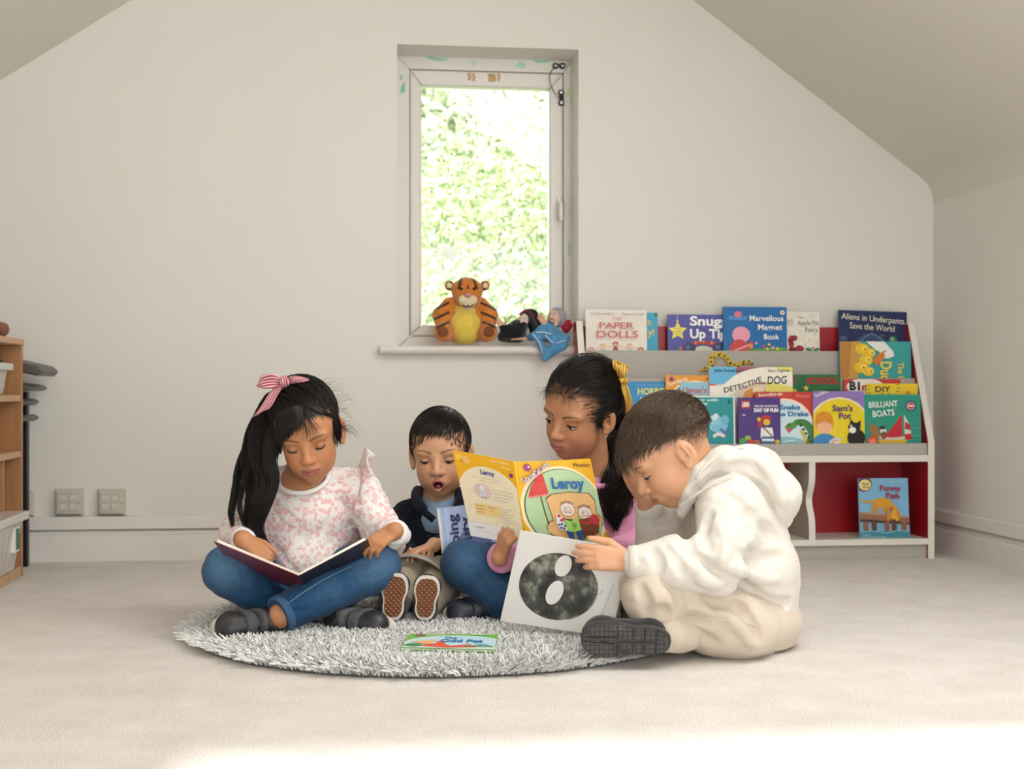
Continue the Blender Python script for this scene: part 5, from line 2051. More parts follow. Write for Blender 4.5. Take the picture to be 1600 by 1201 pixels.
# shoulder ruffles: wavy frill standing up round the shoulder seam
def ruffle(pts, outs, hts, amp, nw):
    p = spline(pts, 60)
    o = spline(outs, 60)
    h = np.interp(np.linspace(0, 1, 60), np.linspace(0, 1, len(hts)), hts)
    tn = np.gradient(p, axis=0)
    tn /= np.linalg.norm(tn, axis=1)[:, None]
    V = []
    nw_ = 7
    for i in range(60):
        d = nz(o[i])
        s_ = np.cross(tn[i], d)
        for j in range(nw_):
            k = j / (nw_ - 1)
            V.append(p[i] + d * h[i] * k + s_ * amp * k * math.sin(i / 59 * PI * nw) + tn[i] * amp * 0.5 * k * math.cos(i / 59 * PI * nw * 1.0))
    V = np.array(V)
    Q = np.array([[i * nw_ + j, i * nw_ + j + 1, (i + 1) * nw_ + j + 1, (i + 1) * nw_ + j] for i in range(59) for j in range(nw_ - 1)])
    ob = link_mesh('shoulder_ruffle', np_mesh('shoulder_ruffle', V, Q, True), fm, G1)
    so = ob.modifiers.new('cloth_thickness', 'SOLIDIFY')
    so.thickness = 0.0016
ruffle([J(552, 800, 2.91), J(562, 760, 2.925), J(563, 735, 2.955), J(560, 728, 3.0), J(560, 745, 3.04)],
       [C3(0.7, -0.7, 0.1), C3(0.6, -0.5, 0.4), C3(0.55, -0.2, 0.75), C3(0.5, 0.2, 0.8), C3(0.4, 0.6, 0.6)], [0.010, 0.030, 0.042, 0.042, 0.022], 0.011, 8)
ruffle([J(408, 805, 2.91), J(398, 770, 2.925), J(396, 748, 2.955), J(400, 735, 3.0), J(402, 748, 3.04)],
       [C3(-0.7, -0.7, 0.1), C3(-0.7, -0.5, 0.3), C3(-0.75, -0.2, 0.5), C3(-0.6, 0.2, 0.7), C3(-0.4, 0.6, 0.6)], [0.008, 0.026, 0.038, 0.036, 0.02], 0.010, 8)

# jeans: both legs
def denim_paint(deep, fade, spots):
    deep, fade = np.array(deep), np.array(fade)
    def f(P):
        m = np.zeros(len(P))
        for c, r, a in spots:
            m = np.maximum(m, a * np.exp(-(((P - np.asarray(c)) ** 2).sum(1)) / r ** 2))
        return deep * (1 - m[:, None]) + fade * m[:, None]
    return f


dp = denim_paint((0.012, 0.056, 0.138), (0.12, 0.24, 0.39), [(J(352, 885, 2.80), 0.055, 0.75), (J(590, 868, 2.80), 0.06, 0.7), (J(520, 915, 2.72), 0.05, 0.25)])
f = leg_field([jt['hR'], jt['kR'] + C3(0, 0, 0.002), J(440, 948, 2.88), J(506, 958, 2.83)], [0.070, 0.050, 0.042, 0.034], wr=0.006, freq=80, seed=1)
field_obj('jeans_leg', f, DENIM, G1, 1, dp)
cuffL = J(444, 957, 2.722)
axL = nz(cuffL - jt['kL'])
f = leg_field([jt['hL'], jt['kL'], J(510, 924, 2.78), cuffL], [0.070, 0.050, 0.043, 0.036], wr=0.006, freq=80, seed=2, ends=[(cuffL + axL * 0.012, axL)])
field_obj('jeans_leg', f, DENIM, G1, 1, dp)
f = Field(jt['pel'] - 0.17, jt['pel'] + 0.17, 0.005).ell(jt['pel'] + [0, 0, 0.005], (0.125, 0.10, 0.085), frame(C3(1, 0, 0), C3(0, 0, 1)))
f.wrinkle(0.003, 60, None, 5)
field_obj('jeans_seat', f, DENIM, G1, 1, dp)
hem = denim('jeans_hem', None, None)
MB().lathe(cuffL + axL * 0.010, axL, [(0.030, -0.012), (0.0375, -0.012), (0.039, -0.010), (0.039, 0.001), (0.0375, 0.004), (0.033, 0.004), (0.030, 0.0)], 28).build('hem', mat('denim_hem', (0.035, 0.10, 0.21), 0.85, 0.2, 300, 0.3, 900), G1, smooth=True)
# stitched outer seam along the front shin
sm_ = [p for p in spline([J(555, 882, 2.79), J(510, 903, 2.735), J(470, 928, 2.69), cuffL + C3(-0.002, -0.034, 0.012)], 14)]
MB().tube(sm_, 0.0014, 5).build('seam', mat('denim_stitch', (0.10, 0.19, 0.30), 0.8), G1, smooth=True)

# shoes
black_leather = mat('black_leather', (0.022, 0.022, 0.024), 0.42, 0.2, 60, 0.4, 160, 0.001)
strap_leather = mat('worn_strap', (0.062, 0.063, 0.068), 0.65, 0.3, 120, 0.4, 300, 0.001)
rubber_w = mat('off_white_rubber', (0.66, 0.63, 0.56), 0.6, 0.08, 60)
silver = mat('silver_lining', (0.35, 0.38, 0.42), 0.35, 0.4, 160, 0.3, 300)
SH1, _ = shoe(G1, J(429, 977, 2.785), C3(-0.80, -0.52, -0.02), C3(0.50, -0.78, 0.34), 0.138, 0.068, black_leather, rubber_w, 'black shoe with two straps, toe to the left', True, strap_leather, sole_t=0.021)
SH2, _ = shoe(G1, J(535, 972, 2.84), C3(0.86, -0.50, -0.05), C3(-0.52, -0.78, 0.34), 0.135, 0.062, black_leather, rubber_w, 'black shoe with straps, toe towards the toddler', True, strap_leather, sole_t=0.021)

# hair
hm1 = hair_mat('black_hair', (0.0095, 0.0075, 0.0070), 0.34)
cp = HairCap()
def cut1(f, H):
    f.ell(H.W(0.004, 0.094, -0.045), np.array((0.056, 0.068, 0.092)) * H.s, H.R, 0.006, '-')
    f.cut(H.W(0, 0, -0.050), H.R @ np.array([0, 0.45, -1.0]))
field_obj('hair', cap_field(H1, cut1, 0.001), hm1, G1, 1)
tie = np.array([0.052, -0.040, 0.084])
def keep(p):
    return (p[:, 2] > -0.045 - 0.3 * p[:, 1]) & ~((((p - [0.004, 0.094, -0.045]) / [0.063, 0.080, 0.099]) ** 2).sum(1) < 1)
P0 = scalp_points(cp, rg, 3400, keep)
pa = comb(cp, P0, lambda p, t: (tie - p) + np.array([0, -0.05, 0.09]) * (1 - t), np.linalg.norm(P0 - tie, axis=1) * 1.3, 11, lambda t: 0.0008 + 0.003 * t, 0.95, 0.04, rg)
dt = np.linalg.norm(pa - tie, axis=2)
im = dt.argmin(1)
for i_ in range(len(pa)):
    pa[i_, im[i_]:] = pa[i_, im[i_]] + (tie - pa[i_, im[i_]]) * np.linspace(0, 0.5, pa.shape[1] - im[i_])[:, None]
pa = pa[dt.min(1) < 0.034]
strands_obj('hair_strands', H1.W(pa.reshape(-1, 3)).reshape(pa.shape), np.full(len(pa), 0.00055), hm1, G1, rg=rg)
# fringe sweeping from the parting over the forehead
N = 1500
u = np.where(rg.random(N) < 0.82, 0.36 + 0.64 * rg.random(N) ** 0.55, 0.30 * rg.random(N))
rt = np.stack([-0.046 + 0.100 * u, 0.050 + 0 * u, 0.074 + 0.005 * np.sin(u * PI) + 0.002 * rg.normal(size=N)], 1)
cpf = HairCap((0, -0.014, 0.022), (0.0770, 0.0985, 0.0865))
rt = cpf.on(rt, 0.0)
side = u - 0.36                                  # below 0: combed to her left, above: to her right
def fr_dir(p, t):
    sx = np.where(side > 0, 0.12 + 0.40 * side, -1.1)
    dz = np.where(side > 0, -0.75 - 0.5 * t, -0.40 - 0.8 * t)
    return np.stack([sx, 0.45 * (1 - 2 * t) + 0 * sx, dz], 1)
ln = np.where(side > 0, 0.044 + 0.060 * np.clip(side / 0.4, 0, 1), 0.046) * (0.86 + 0.2 * rg.random(N))
pf_ = comb(cpf, rt, fr_dir, ln, 8, lambda t: 0.0005 + 0.001 * t, 0.95, 0.016, rg)
strands_obj('fringe', H1.W(pf_.reshape(-1, 3)).reshape(pf_.shape), np.full(N, 0.0006), hm1, G1, rg=rg)
# a few loose strands over the middle of the forehead
N = 46
u = 0.30 + 0.30 * rg.random(N)
rt = cpf.on(np.stack([-0.046 + 0.100 * u, 0.050 + 0 * u, 0.075 + 0 * u], 1), 0.0)
pw = comb(cpf, rt, lambda p, t: np.stack([0.10 + 0.5 * (u - 0.42) + 0.25 * np.sin(3 * t + 9 * u), 0.3 - 0.6 * t + 0 * u, -0.9 + 0 * u], 1), 0.050 + 0.034 * rg.random(N), 11, lambda t: 0.001, 0.9, 0.06, rg)
strands_obj('fringe', H1.W(pw.reshape(-1, 3)).reshape(pw.shape), np.full(N, 0.00045), hm1, G1, rg=rg)
# side hair drawn down before the ear on the far side
N = 260
rt = cp.on(np.stack([-0.066 + 0.006 * rg.random(N), 0.005 + 0.03 * rg.random(N), 0.03 + 0.03 * rg.random(N)], 1), 0.002)
ps = comb(cp, rt, lambda p, t: np.concatenate([np.full((N, 1), -0.1 - 0.1 * t), np.full((N, 1), 0.10 - 0.3 * t), np.full((N, 1), -1.0)], 1), 0.055 + 0.025 * rg.random(N), 9, lambda t: 0.002 + 0.003 * t, 0.7, 0.12, rg)
strands_obj('side_hair', H1.W(ps.reshape(-1, 3)).reshape(ps.shape), np.full(N, 0.0005), hm1, G1, rg=rg)
# the long tail falling past her shoulder
tw = H1.W(tie)
tails = [([tw, J(424, 628, 2.925), J(407, 668, 2.90), J(403, 712, 2.885), J(412, 760, 2.865), J(398, 802, 2.855), J(404, 835, 2.85), J(421, 851, 2.845)], [0.010, 0.020, 0.022, 0.022, 0.019, 0.015, 0.011, 0.002], 620),
         ([tw, J(420, 636, 2.94), J(398, 680, 2.925), J(388, 728, 2.905), J(396, 775, 2.88), J(386, 815, 2.87), J(398, 842, 2.86)], [0.010, 0.018, 0.020, 0.016, 0.013, 0.009, 0.002], 420),
         ([J(436, 640, 2.90), J(428, 680, 2.875), J(421, 722, 2.865), J(428, 752, 2.86), J(416, 790, 2.85), J(407, 822, 2.85), J(414, 843, 2.845)], [0.012, 0.018, 0.016, 0.012, 0.009, 0.007, 0.002], 380),
         ([J(414, 650, 2.95), J(390, 698, 2.945), J(372, 738, 2.93), J(366, 775, 2.91), J(362, 805, 2.90), J(364, 828, 2.89)], [0.010, 0.014, 0.010, 0.008, 0.006, 0.002], 260),
         ([J(404, 700, 2.90), J(384, 745, 2.885), J(374, 785, 2.87), J(380, 812, 2.865), J(391, 832, 2.86)], [0.008, 0.007, 0.005, 0.003, 0.001], 70)]
for gd, wd, nn_ in tails:
    pt = bundle(gd, wd, nn_, 16, rg, 0.004, 1.8, 0.6, loose=0.2)
    strands_obj('ponytail', pt, np.full(len(pt), 0.00058), hm1, G1, rg=rg)
# flyaway wisps
N = 90
P0 = scalp_points(cp, rg, N, lambda p: (p[:, 0] < -0.01) & (p[:, 2] > -0.01) & (p[:, 1] < 0.04))
pw = comb(cp, P0, lambda p, t: cp.n(p) * 0.55 + np.array([-0.5, 0, 0.2 - 0.9 * t]), 0.03 + 0.035 * rg.random(N), 9, lambda t: 0.001, 0.1, 0.45, rg)
strands_obj('flyaway_hair', H1.W(pw.reshape(-1, 3)).reshape(pw.shape), np.full(N, 0.00016), hm1, G1, rg=rg)
N = 40
pw = comb(cp, cp.on(np.tile([-0.07, 0.0, -0.005], (N, 1)) + 0.008 * rg.normal(size=(N, 3)), 0.002), lambda p, t: np.array([-0.8 + 0.3 * t, 0.1, -0.25 - 0.6 * t * t + 0.3 * math.sin(5 * t)]) + np.zeros((N, 3)), 0.03 + 0.04 * rg.random(N), 11, lambda t: 0.001, 0.1, 0.35, rg)
strands_obj('flyaway_hair', H1.W(pw.reshape(-1, 3)).reshape(pw.shape), np.full(N, 0.00022), hm1, G1, rg=rg)
# earring
MB().lathe(H1.W(-0.073, -0.004, -0.043), H1.R[:, 0], [(0.0, -0.002), (0.002, 0), (0.0, 0.002)], 10).build('earring', mat('gold', (0.75, 0.5, 0.18), 0.25, metal=1.0), G1, smooth=True)

# striped bow
bm_ = NT('striped_ribbon')
v = bm_.n('Attribute', attribute_name='Col')
w_ = bm_.n('SeparateColor', {'Color': v.outputs['Color']})
st = bm_.n('Math', {0: w_.outputs[0], 1: 30.0}, operation='MULTIPLY')
st = bm_.n('Math', {0: st.outputs[0]}, operation='SINE')
c = bm_.ramp(st.outputs[0], [(0.25, (0.36, 0.07, 0.11)), (0.42, (0.50, 0.17, 0.21)), (0.62, (0.72, 0.50, 0.50))])
bm_.p(Base_Color=c, Roughness=0.8)
bm_ = bm_.m
def ribbon(name, left, right, m, parent, th=0.0016, n=26, nw=8, puff=0.0):
    """cloth between two edge curves; stripe coordinate stored across the width"""
    a, b_ = spline(left, n), spline(right, n)
    V, Cc = [], []
    for i in range(n):
        nr = nz(np.cross(b_[i] - a[i], (a[min(i + 1, n - 1)] - a[max(i - 1, 0)])))
        for j in range(nw):
            k = j / (nw - 1)
            V.append(a[i] * (1 - k) + b_[i] * k + nr * puff * math.sin(PI * k) * math.sin(PI * i / (n - 1)) + nr * 0.0012 * math.sin(k * 9 + i * 0.3))
            Cc.append((k, k, k))
    Q = np.array([[i * nw + j, i * nw + j + 1, (i + 1) * nw + j + 1, (i + 1) * nw + j] for i in range(n - 1) for j in range(nw - 1)])
    ob = link_mesh(name, np_mesh(name, np.array(V), Q, True, np.array(Cc)), m, parent)
    so = ob.modifiers.new('cloth_thickness', 'SOLIDIFY')
    so.thickness = th
    return ob
D = 2.875
def Q_(x, y, dd=0.0):
    return J(x, y, D + dd)
bow = empty('hair_bow', Q_(444, 597))
bow.parent = G1
bow.location = Vector(Q_(444, 597)) - G1.location
tag(bow, 'pink and white striped bow tied on her ponytail')
ribbon('bow_loop', [Q_(442, 592), Q_(425, 583, -.01), Q_(408, 588, -.01), Q_(402, 601, 0)], [Q_(442, 602), Q_(428, 606, -.012), Q_(412, 607, -.012), Q_(402, 604, 0)], bm_, bow, puff=0.006)
ribbon('bow_loop', [Q_(442, 592, .01), Q_(426, 586, .02), Q_(410, 592, .015), Q_(402, 601, 0)], [Q_(442, 601, .01), Q_(428, 603, .02), Q_(412, 606, .012), Q_(402, 604, 0)], bm_, bow, puff=-0.004)
ribbon('bow_loop', [Q_(446, 592), Q_(458, 587, -.012), Q_(472, 588, -.01), Q_(482, 592, 0)], [Q_(446, 602), Q_(460, 599, -.014), Q_(474, 597, -.012), Q_(482, 595, 0)], bm_, bow, puff=0.005)
ribbon('bow_loop', [Q_(446, 593, .01), Q_(460, 588, .02), Q_(474, 590, .012), Q_(482, 592, 0)], [Q_(446, 601, .01), Q_(460, 598, .02), Q_(474, 596, .012), Q_(482, 595, 0)], bm_, bow, puff=-0.004)
ribbon('bow_tail', [Q_(437, 600, -.004), Q_(423, 612, -.012), Q_(409, 633, -.014), Q_(393, 653, -.012)], [Q_(444, 603, -.004), Q_(434, 618, -.012), Q_(422, 637, -.014), Q_(409, 643, -.012)], bm_, bow)
ribbon('bow_knot', [Q_(440, 589, -.004), Q_(438, 597, -.014), Q_(440, 605, -.004)], [Q_(450, 589, -.004), Q_(452, 597, -.014), Q_(449, 605, -.004)], bm_, bow, 0.004)

# her book: open in her lap, outside of the cover towards the viewer
def open_book(pts_near, back, cols, label, thick=0.004, pages=0.006, inner='e9e2d4', tilt=None):
    """pts_near: outer-left, spine, outer-right of the edge nearest the viewer; back: vector to the far edge"""
    l, s_, r = [np.asarray(p) for p in pts_near]
    root = empty('book', s_, label, 'book', 'books being read on the rug')
    for k, (o, col, nm) in enumerate(((l, cols[0], 'back_cover'), (r, cols[1], 'front_cover'))):
        n = nz(np.cross(o - s_, back))
        if n[2] < 0:
            n = -n
        g = MB().prism([s_, o, o + back, s_ + back], [p + n * 0.0016 for p in (s_, o, o + back, s_ + back)])
        g.build(nm, cover_mat(col), root)
        oo = s_ + (o - s_) * 0.975
        bk = back * 0.97
        a = [s_ + n * 0.0018 + back * .012, oo + n * 0.0018 + back * .012, oo + n * 0.0018 + bk, s_ + n * 0.0018 + bk]
        bb_ = [p + n * pages * (0.6 if i in (0, 3) else 1) for i, p in enumerate(a)]
        MB().prism(a, bb_).build('pages', mat('page_' + inner, inner, 0.75, 0.04, 60), root)
    return root
bk1 = open_book([J(334, 846, 2.735), J(467, 900, 2.675), J(575, 843, 2.725)], C3(0.0, 0.155, -0.062), ('7c2a34', '2a1a20'), 'open picture book with a dark red cover in the floral girl\'s lap')

# ================================================================== toddler between the two girls
T1 = person(J(672, 926, 3.2) * np.array([1, 1, 0]) + np.array([0, 0, 0.02]), 'toddler boy in a navy fleece, mouth open, soles of his shoes showing')
rg = np.random.default_rng(21)


def t1_shade(x, y, z, blend):
    hl = 0.050 + 0.010 * np.cos(x / 0.012) * 0 - 1.1 * np.clip(-y + 0.045, 0, 0.2) * 0 
    m = smst(z, 0.046, 0.058)
    sd = smst(0.030 - y, 0.0, 0.022) * smst(z, -0.030 + 0.2 * 0, 0.004) * (np.abs(x) < 0.0695)
    blend(np.clip(np.maximum(m, sd * 0.9), 0, 0.95), (0.022, 0.016, 0.013))


H2 = Head(J(682.5, 720.5, 3.16), rotm(4, 9, -2), 0.965, (0.67, 0.365, 0.212), (0.56, 0.21, 0.17), (0.06, 0.038, 0.028), (0.62, 0.24, 0.16),
          mouth=1.45, lid=-4, lidlow=-30, gaze=(0.12, 0.9, -0.5), hairshade=t1_shade, cheek=1.1, browy=0.002)
nk = J(686, 778, 3.24)
jt = dict(pel=J(675, 890, 3.27), chest=J(680, 822, 3.26),
          sR=J(638, 810, 3.26), eR=J(622, 868, 3.17), wR=J(640, 882, 3.06),
          sL=J(724, 812, 3.25), eL=J(726, 862, 3.14), wL=J(678, 851, 3.03),
          hR=J(655, 895, 3.25), kR=J(632, 900, 3.03), aR=J(616, 938, 2.905),
          hL=J(695, 895, 3.25), kL=J(690, 902, 3.03), aL=J(667, 940, 2.905))
hdL, hnL = C3(-0.80, -0.30, -0.25), C3(-0.15, -0.1, -1.0)
hdR, hnR = C3(0.6, -0.6, 0.15), C3(0.1, 0.3, 0.9)
b = Field(J(672, 790, 3.1) - [0.22, 0.36, 0.25], J(672, 790, 3.1) + [0.22, 0.30, 0.24], 0.007,
          [(H2.c - 0.105, H2.c + 0.105, 0.00205), hand_box(jt['wL'], hdL, 0.09), hand_box(jt['wR'], hdR, 0.085, 0.0026)])
H2.add(b)
b.cap(nk, H2.W(0, -0.025, -0.045), 0.036, 0.036, 0.012)
b.chain([jt['pel'], jt['chest'], nk], [0.06, 0.055, 0.033], 0.02)
for q in 'RL':
    b.chain([jt['chest'], jt['s' + q], jt['e' + q], jt['w' + q]], [0.028, 0.022, 0.021, 0.0165], 0.008)
    b.chain([jt['pel'], jt['h' + q], jt['k' + q], jt['a' + q]], [0.045, 0.04, 0.03, 0.022], 0.008)
    b.cap(jt['a' + q], jt['a' + q] + C3(0, 0.01, -0.02), 0.02, 0.018)
hand(b, jt['wL'], hdL, hnL, -1, 0.090, [(8, 22, 18), (12, 26, 18), (16, 28, 20), (16, 30, 20)], 13, ((0.65, 0.75, 0.25), (0.85, 0.45, 0.3)))
hand(b, jt['wR'], hdR, hnR, 1, 0.085, (20, 30, 20))
field_obj('body', b, SKIN, T1, 2, H2.paint)
H2.finish(T1)
# open mouth: tongue and small teeth
MB().lathe(H2.W(0, 0.064, -0.0705), H2.R[:, 2], [(0.0, -0.004), (0.009, -0.003), (0.010, 0.0), (0.007, 0.003), (0.0, 0.0045)], 16).build('tongue', mat('tongue_pink', (0.42, 0.10, 0.09), 0.35), T1, smooth=True)

navy = fabric('navy_fleece', (0.0085, 0.0105, 0.020), 0.95, 0.25, 60, 0.6, 420, 0.04, 0.5)
f = Field(J(672, 835, 3.15) - [0.20, 0.24, 0.17], J(672, 835, 3.15) + [0.20, 0.22, 0.17], 0.0042)
f.chain([jt['pel'] + [0, 0, 0.01], J(678, 860, 3.26), jt['chest'], J(684, 797, 3.25)], [0.080, 0.080, 0.072, 0.050], 0.025, flat=(lat, 1.22))
f.chain([J(655, 806, 3.255), jt['sR'], jt['eR'], J(636, 882, 3.085)], [0.040, 0.040, 0.038, 0.030], 0.015)
f.chain([J(705, 806, 3.25), jt['sL'], jt['eL'], J(686, 853, 3.05)], [0.040, 0.040, 0.038, 0.027], 0.015)
f.wrinkle(0.006, 80, None, 7)
f.cut(J(688, 798, 3.165), nz(C3(0.05, -0.38, 0.92)), 0.006)
f.ell(J(688, 797, 3.16), (0.022, 0.03, 0.018), None, 0.008, '-')
field_obj('fleece', f, navy, T1, 1)
# open collar wings
def slabmesh(name, pts, n, th, m, parent, bev=0.002):
    n = np.asarray(n, float)
    MB().prism([np.asarray(p) for p in pts], [np.asarray(p) + n * th for p in pts]).build(name, m, parent, bevel=bev)
colr = [J(652, 768, 3.20), J(646, 778, 3.17), J(650, 800, 3.145), J(668, 812, 3.135), J(690, 822, 3.13), J(684, 812, 3.14), J(670, 798, 3.16), J(660, 782, 3.18)]
def tube_collar(pts, r):
    MB().tube(spline(pts, 24), r, 10).build('collar', navy, T1, smooth=True)
tube_collar([J(664, 764, 3.285), J(653, 766, 3.24), J(651, 781, 3.185), J(662, 798, 3.155), J(678, 812, 3.15)], [0.009] * 6 + [0.013] * 12 + [0.008] * 6)
tube_collar([J(709, 764, 3.285), J(719, 768, 3.24), J(721, 782, 3.185), J(712, 798, 3.155), J(694, 812, 3.15)], [0.009] * 6 + [0.013] * 12 + [0.008] * 6)
# pale blue shirt at the neck
f = Field(J(686, 795, 3.21) - 0.09, J(686, 795, 3.21) + 0.09, 0.003)
f.chain([J(684, 815, 3.225), J(686, 785, 3.232)], [0.050, 0.042], 0.01)
f.cut(J(687, 786, 3.19), nz(C3(0, -0.45, 0.9)), 0.003)
field_obj('shirt', f, fabric('pale_blue_cotton', (0.25, 0.37, 0.52), 0.85, 0.05), T1, 1)

chino = fabric('beige_chino', (0.40, 0.325, 0.235), 0.9, 0.08)
for q in 'RL':
    ax_ = nz(jt['a' + q] - jt['k' + q])
    f = leg_field([jt['h' + q], jt['k' + q], jt['a' + q] - ax_ * 0.004], [0.058, 0.044, 0.034], wr=0.006, freq=80, seed=3 if q == 'R' else 4, ends=[(jt['a' + q] + ax_ * 0.004, ax_)])
    field_obj('trouser_leg', f, chino, T1, 1)
# slip-on shoes, gum soles towards the viewer
gum = NT('gum_rubber_waffle')
v = gum.co('Generated')
vv = gum.n('Mapping', {'Vector': gum.n('TexCoord').outputs['Object'], 'Rotation': (0, 0.78, 0.2), 'Scale': (1, 1, 1)}).outputs[0]
vw = gum.n('Mapping', {'Vector': gum.n('TexCoord').outputs['Object'], 'Rotation': (0, -0.78, 0.2), 'Scale': (1, 1, 1)}).outputs[0]
wa = gum.n('TexWave', {'Vector': vv, 'Scale': 42.0}, bands_direction='X').outputs[0]
wb = gum.n('TexWave', {'Vector': vw, 'Scale': 42.0}, bands_direction='X').outputs[0]
gm_ = gum.n('Math', {0: wa, 1: wb}, operation='MINIMUM').outputs[0]
gum.p(Base_Color=gum.ramp(gm_, [(0.05, (0.13, 0.045, 0.018)), (0.3, (0.33, 0.125, 0.050))]), Roughness=0.65)
gum.bump(gm_, 1.0, 0.003)
gum = gum.m
navy_canvas = fabric('navy_canvas', (0.018, 0.022, 0.034), 0.8, 0.2, 40)
def sole_shoe(px, py0, py1, d, lean, W_, lbl):
    top, bot = J(px + lean, py0, d), J(px - lean * 0.3, py1, d - 0.006)
    # heel at the bottom resting on the rug, toes up; the sole looks at the viewer
    ax_ = nz(top - bot)
    L = np.linalg.norm(top - bot)
    return shoe(T1, bot, ax_, C3(0.0, 1.0, 0.05), L, W_, navy_canvas, rubber_w, lbl, False, None, gum, 0.017)
sole_shoe(614, 895, 969, 2.83, 4, 0.061, 'small shoe, brown waffle sole showing, nearer the floral girl')
sole_shoe(664, 899, 969, 2.83, 5, 0.058, 'small shoe, brown waffle sole showing, nearer the yellow book')

hm2 = hair_mat('short_black_hair', (0.012, 0.0095, 0.0085), 0.32)
def cut2(f, H):
    f.ell(H.W(0, 0.098, -0.040), np.array((0.064, 0.072, 0.092)) * H.s, H.R, 0.006, '-')
    f.cut(H.W(0, 0.0, -0.012), H.R @ np.array([0, 0.75, -1.0]))
    for q in (-1, 1):
        f.ell(H.W(q * 0.074, 0.010, -0.018), np.array((0.014, 0.030, 0.036)) * H.s, H.R, 0.004, '-')
field_obj('hair', cap_field(H2, cut2, 0.0005), hm2, T1, 1)
def keep(p):
    return (p[:, 2] > -0.012 - 0.75 * -p[:, 1] * 0 + 0.55 * p[:, 1] * 0) & (p[:, 2] > -0.010 + 0.70 * np.clip(p[:, 1], -1, 0.05)) & ~((((p - [0, 0.098, -0.040]) / [0.072, 0.081, 0.0985]) ** 2).sum(1) < 1) & ~((((np.abs(p) - [0.074, 0.010, 0.018]) / [0.016, 0.03, 0.036]) ** 2).sum(1) < 0)
P0 = scalp_points(cp, rg, 3400, keep)
def t_dir(p, t):
    fwd = np.clip((p[:, 2:3] - 0.02) / 0.06, 0, 1)
    return np.concatenate([0.9 * p[:, 0:1] / 0.07 * (1 - fwd * 0.6), 0.3 + 0.8 * fwd, -0.7 + 0.5 * fwd * (1 - t)], 1) + np.array([0.35, 0, 0])
hl = np.interp(P0[:, 2] - 0.25 * P0[:, 1], [0.02, 0.045, 0.075], [0.009, 0.014, 0.028])
cp2 = HairCap((0, -0.015, 0.026), (0.0722, 0.0950, 0.0800))
pa = comb(cp2, cp2.on(P0, 0.0), t_dir, hl * (0.7 + 0.6 * rg.random(len(P0))), 5, lambda t: 0.001 + 0.003 * t, 0.85, 0.12, rg)
strands_obj('hair_strands', H2.W(pa.reshape(-1, 3)).reshape(pa.shape), np.full(len(pa), 0.00045), hm2, T1, rg=rg)

# his book: one half lying open under his hand, the other standing, title sideways
bkr = empty('book', J(688, 868, 2.97), 'blue grey picture book with a sideways title, propped against the toddler\'s lap', 'book', 'books being read on the rug')
a0, a1 = J(684, 794, 2.965), J(692, 866, 2.95)
eu = nz(C3(1.0, 0.30, 0.10))
ev = nz(a1 - a0)
hh = np.linalg.norm(a1 - a0)
ww = 0.125
en = nz(np.cross(eu, ev))
if en @ FWD > 0:
    en = -en
sc_ = 2.96 / F_PX
def bfr(x, y, l):
    return a0 + eu * x + ev * y + en * l
MB().box((0, 0, 0.0), (ww, hh + 0.05, 0.0022), bfr).build('cover', cover_mat('8d9dbe'), bkr)
MB().box((0.002, 0.003, -0.006), (ww - 0.002, hh + 0.047, -0.0003), bfr).build('page_block', PAGES, bkr)
MB().tube([bfr(0, 0, 0.001), bfr(0, hh + 0.05, 0.001)], 0.0028, 8).build('spine', cover_mat('c9c4b4'), bkr, smooth=True)
A = Art(lambda x, y, l: bfr(x * sc_, y * sc_, 0.0024 + l), (1, 1, 88, 110))
A.poly(rect(0, 0, 90, 112), '93a4c4').poly(rect(6, 0, 7, 112), '7484a8').poly(oval(52, 70, 30, 34), '5b6a94').poly(oval(70, 92, 26, 20), '2c3050').poly(oval(40, 96, 18, 14), '27304c')
A.text('Sleeping', 28, 104, 14.5, '27304f', 92, rot=-90, bold=.03).text('Beauty', 48, 98, 14.5, '27304f', 80, rot=-90, bold=.03)
A.done(bkr)
g = MB()
pg = [J(622, 867, 2.98), J(645, 866, 2.97), J(670, 874, 2.965), J(691, 889, 2.955)]
bkv = C3(0.02, 0.10, -0.006)
sp = spline(pg, 10)
for i in range(9):
    qd = [sp[i], sp[i + 1], sp[i + 1] + bkv, sp[i] + bkv]
    g.prism([p - [0, 0, 0.005] for p in qd], qd)
g.build('pages', mat('page_grey', 'b9b2aa', 0.6, 0.1, 40), bkr)
g = MB()
for i in range(9):
    qd = [p - np.array([0, 0, 0.0055]) for p in (sp[i], sp[i + 1], sp[i + 1] + bkv, sp[i] + bkv)]
    g.prism([p - [0, 0, 0.0018] for p in qd], qd)
g.build('back_cover', cover_mat('4b3d38'), bkr)

# ================================================================== girl in pink with the yellow book
G2 = person(J(880, 935, 3.1) * np.array([1, 1, 0]) + np.array([0, 0, 0.02]), 'girl in a pink sweatshirt with a yellow bow, holding the yellow book')
rg = np.random.default_rng(31)


def g2_shade(x, y, z, blend):
    m = smst(z + 0.25 * (0.06 - y), 0.052, 0.066)
    sd = smst(0.028 - y, 0.0, 0.02) * smst(z, -0.045, -0.02) * (np.abs(x) < 0.0685)
    blend(np.clip(np.maximum(m, sd), 0, 0.9), (0.04, 0.022, 0.015))
    blend(0.35 * smst(z, 0.030, 0.055) * (y > 0), (0.10, 0.045, 0.025))


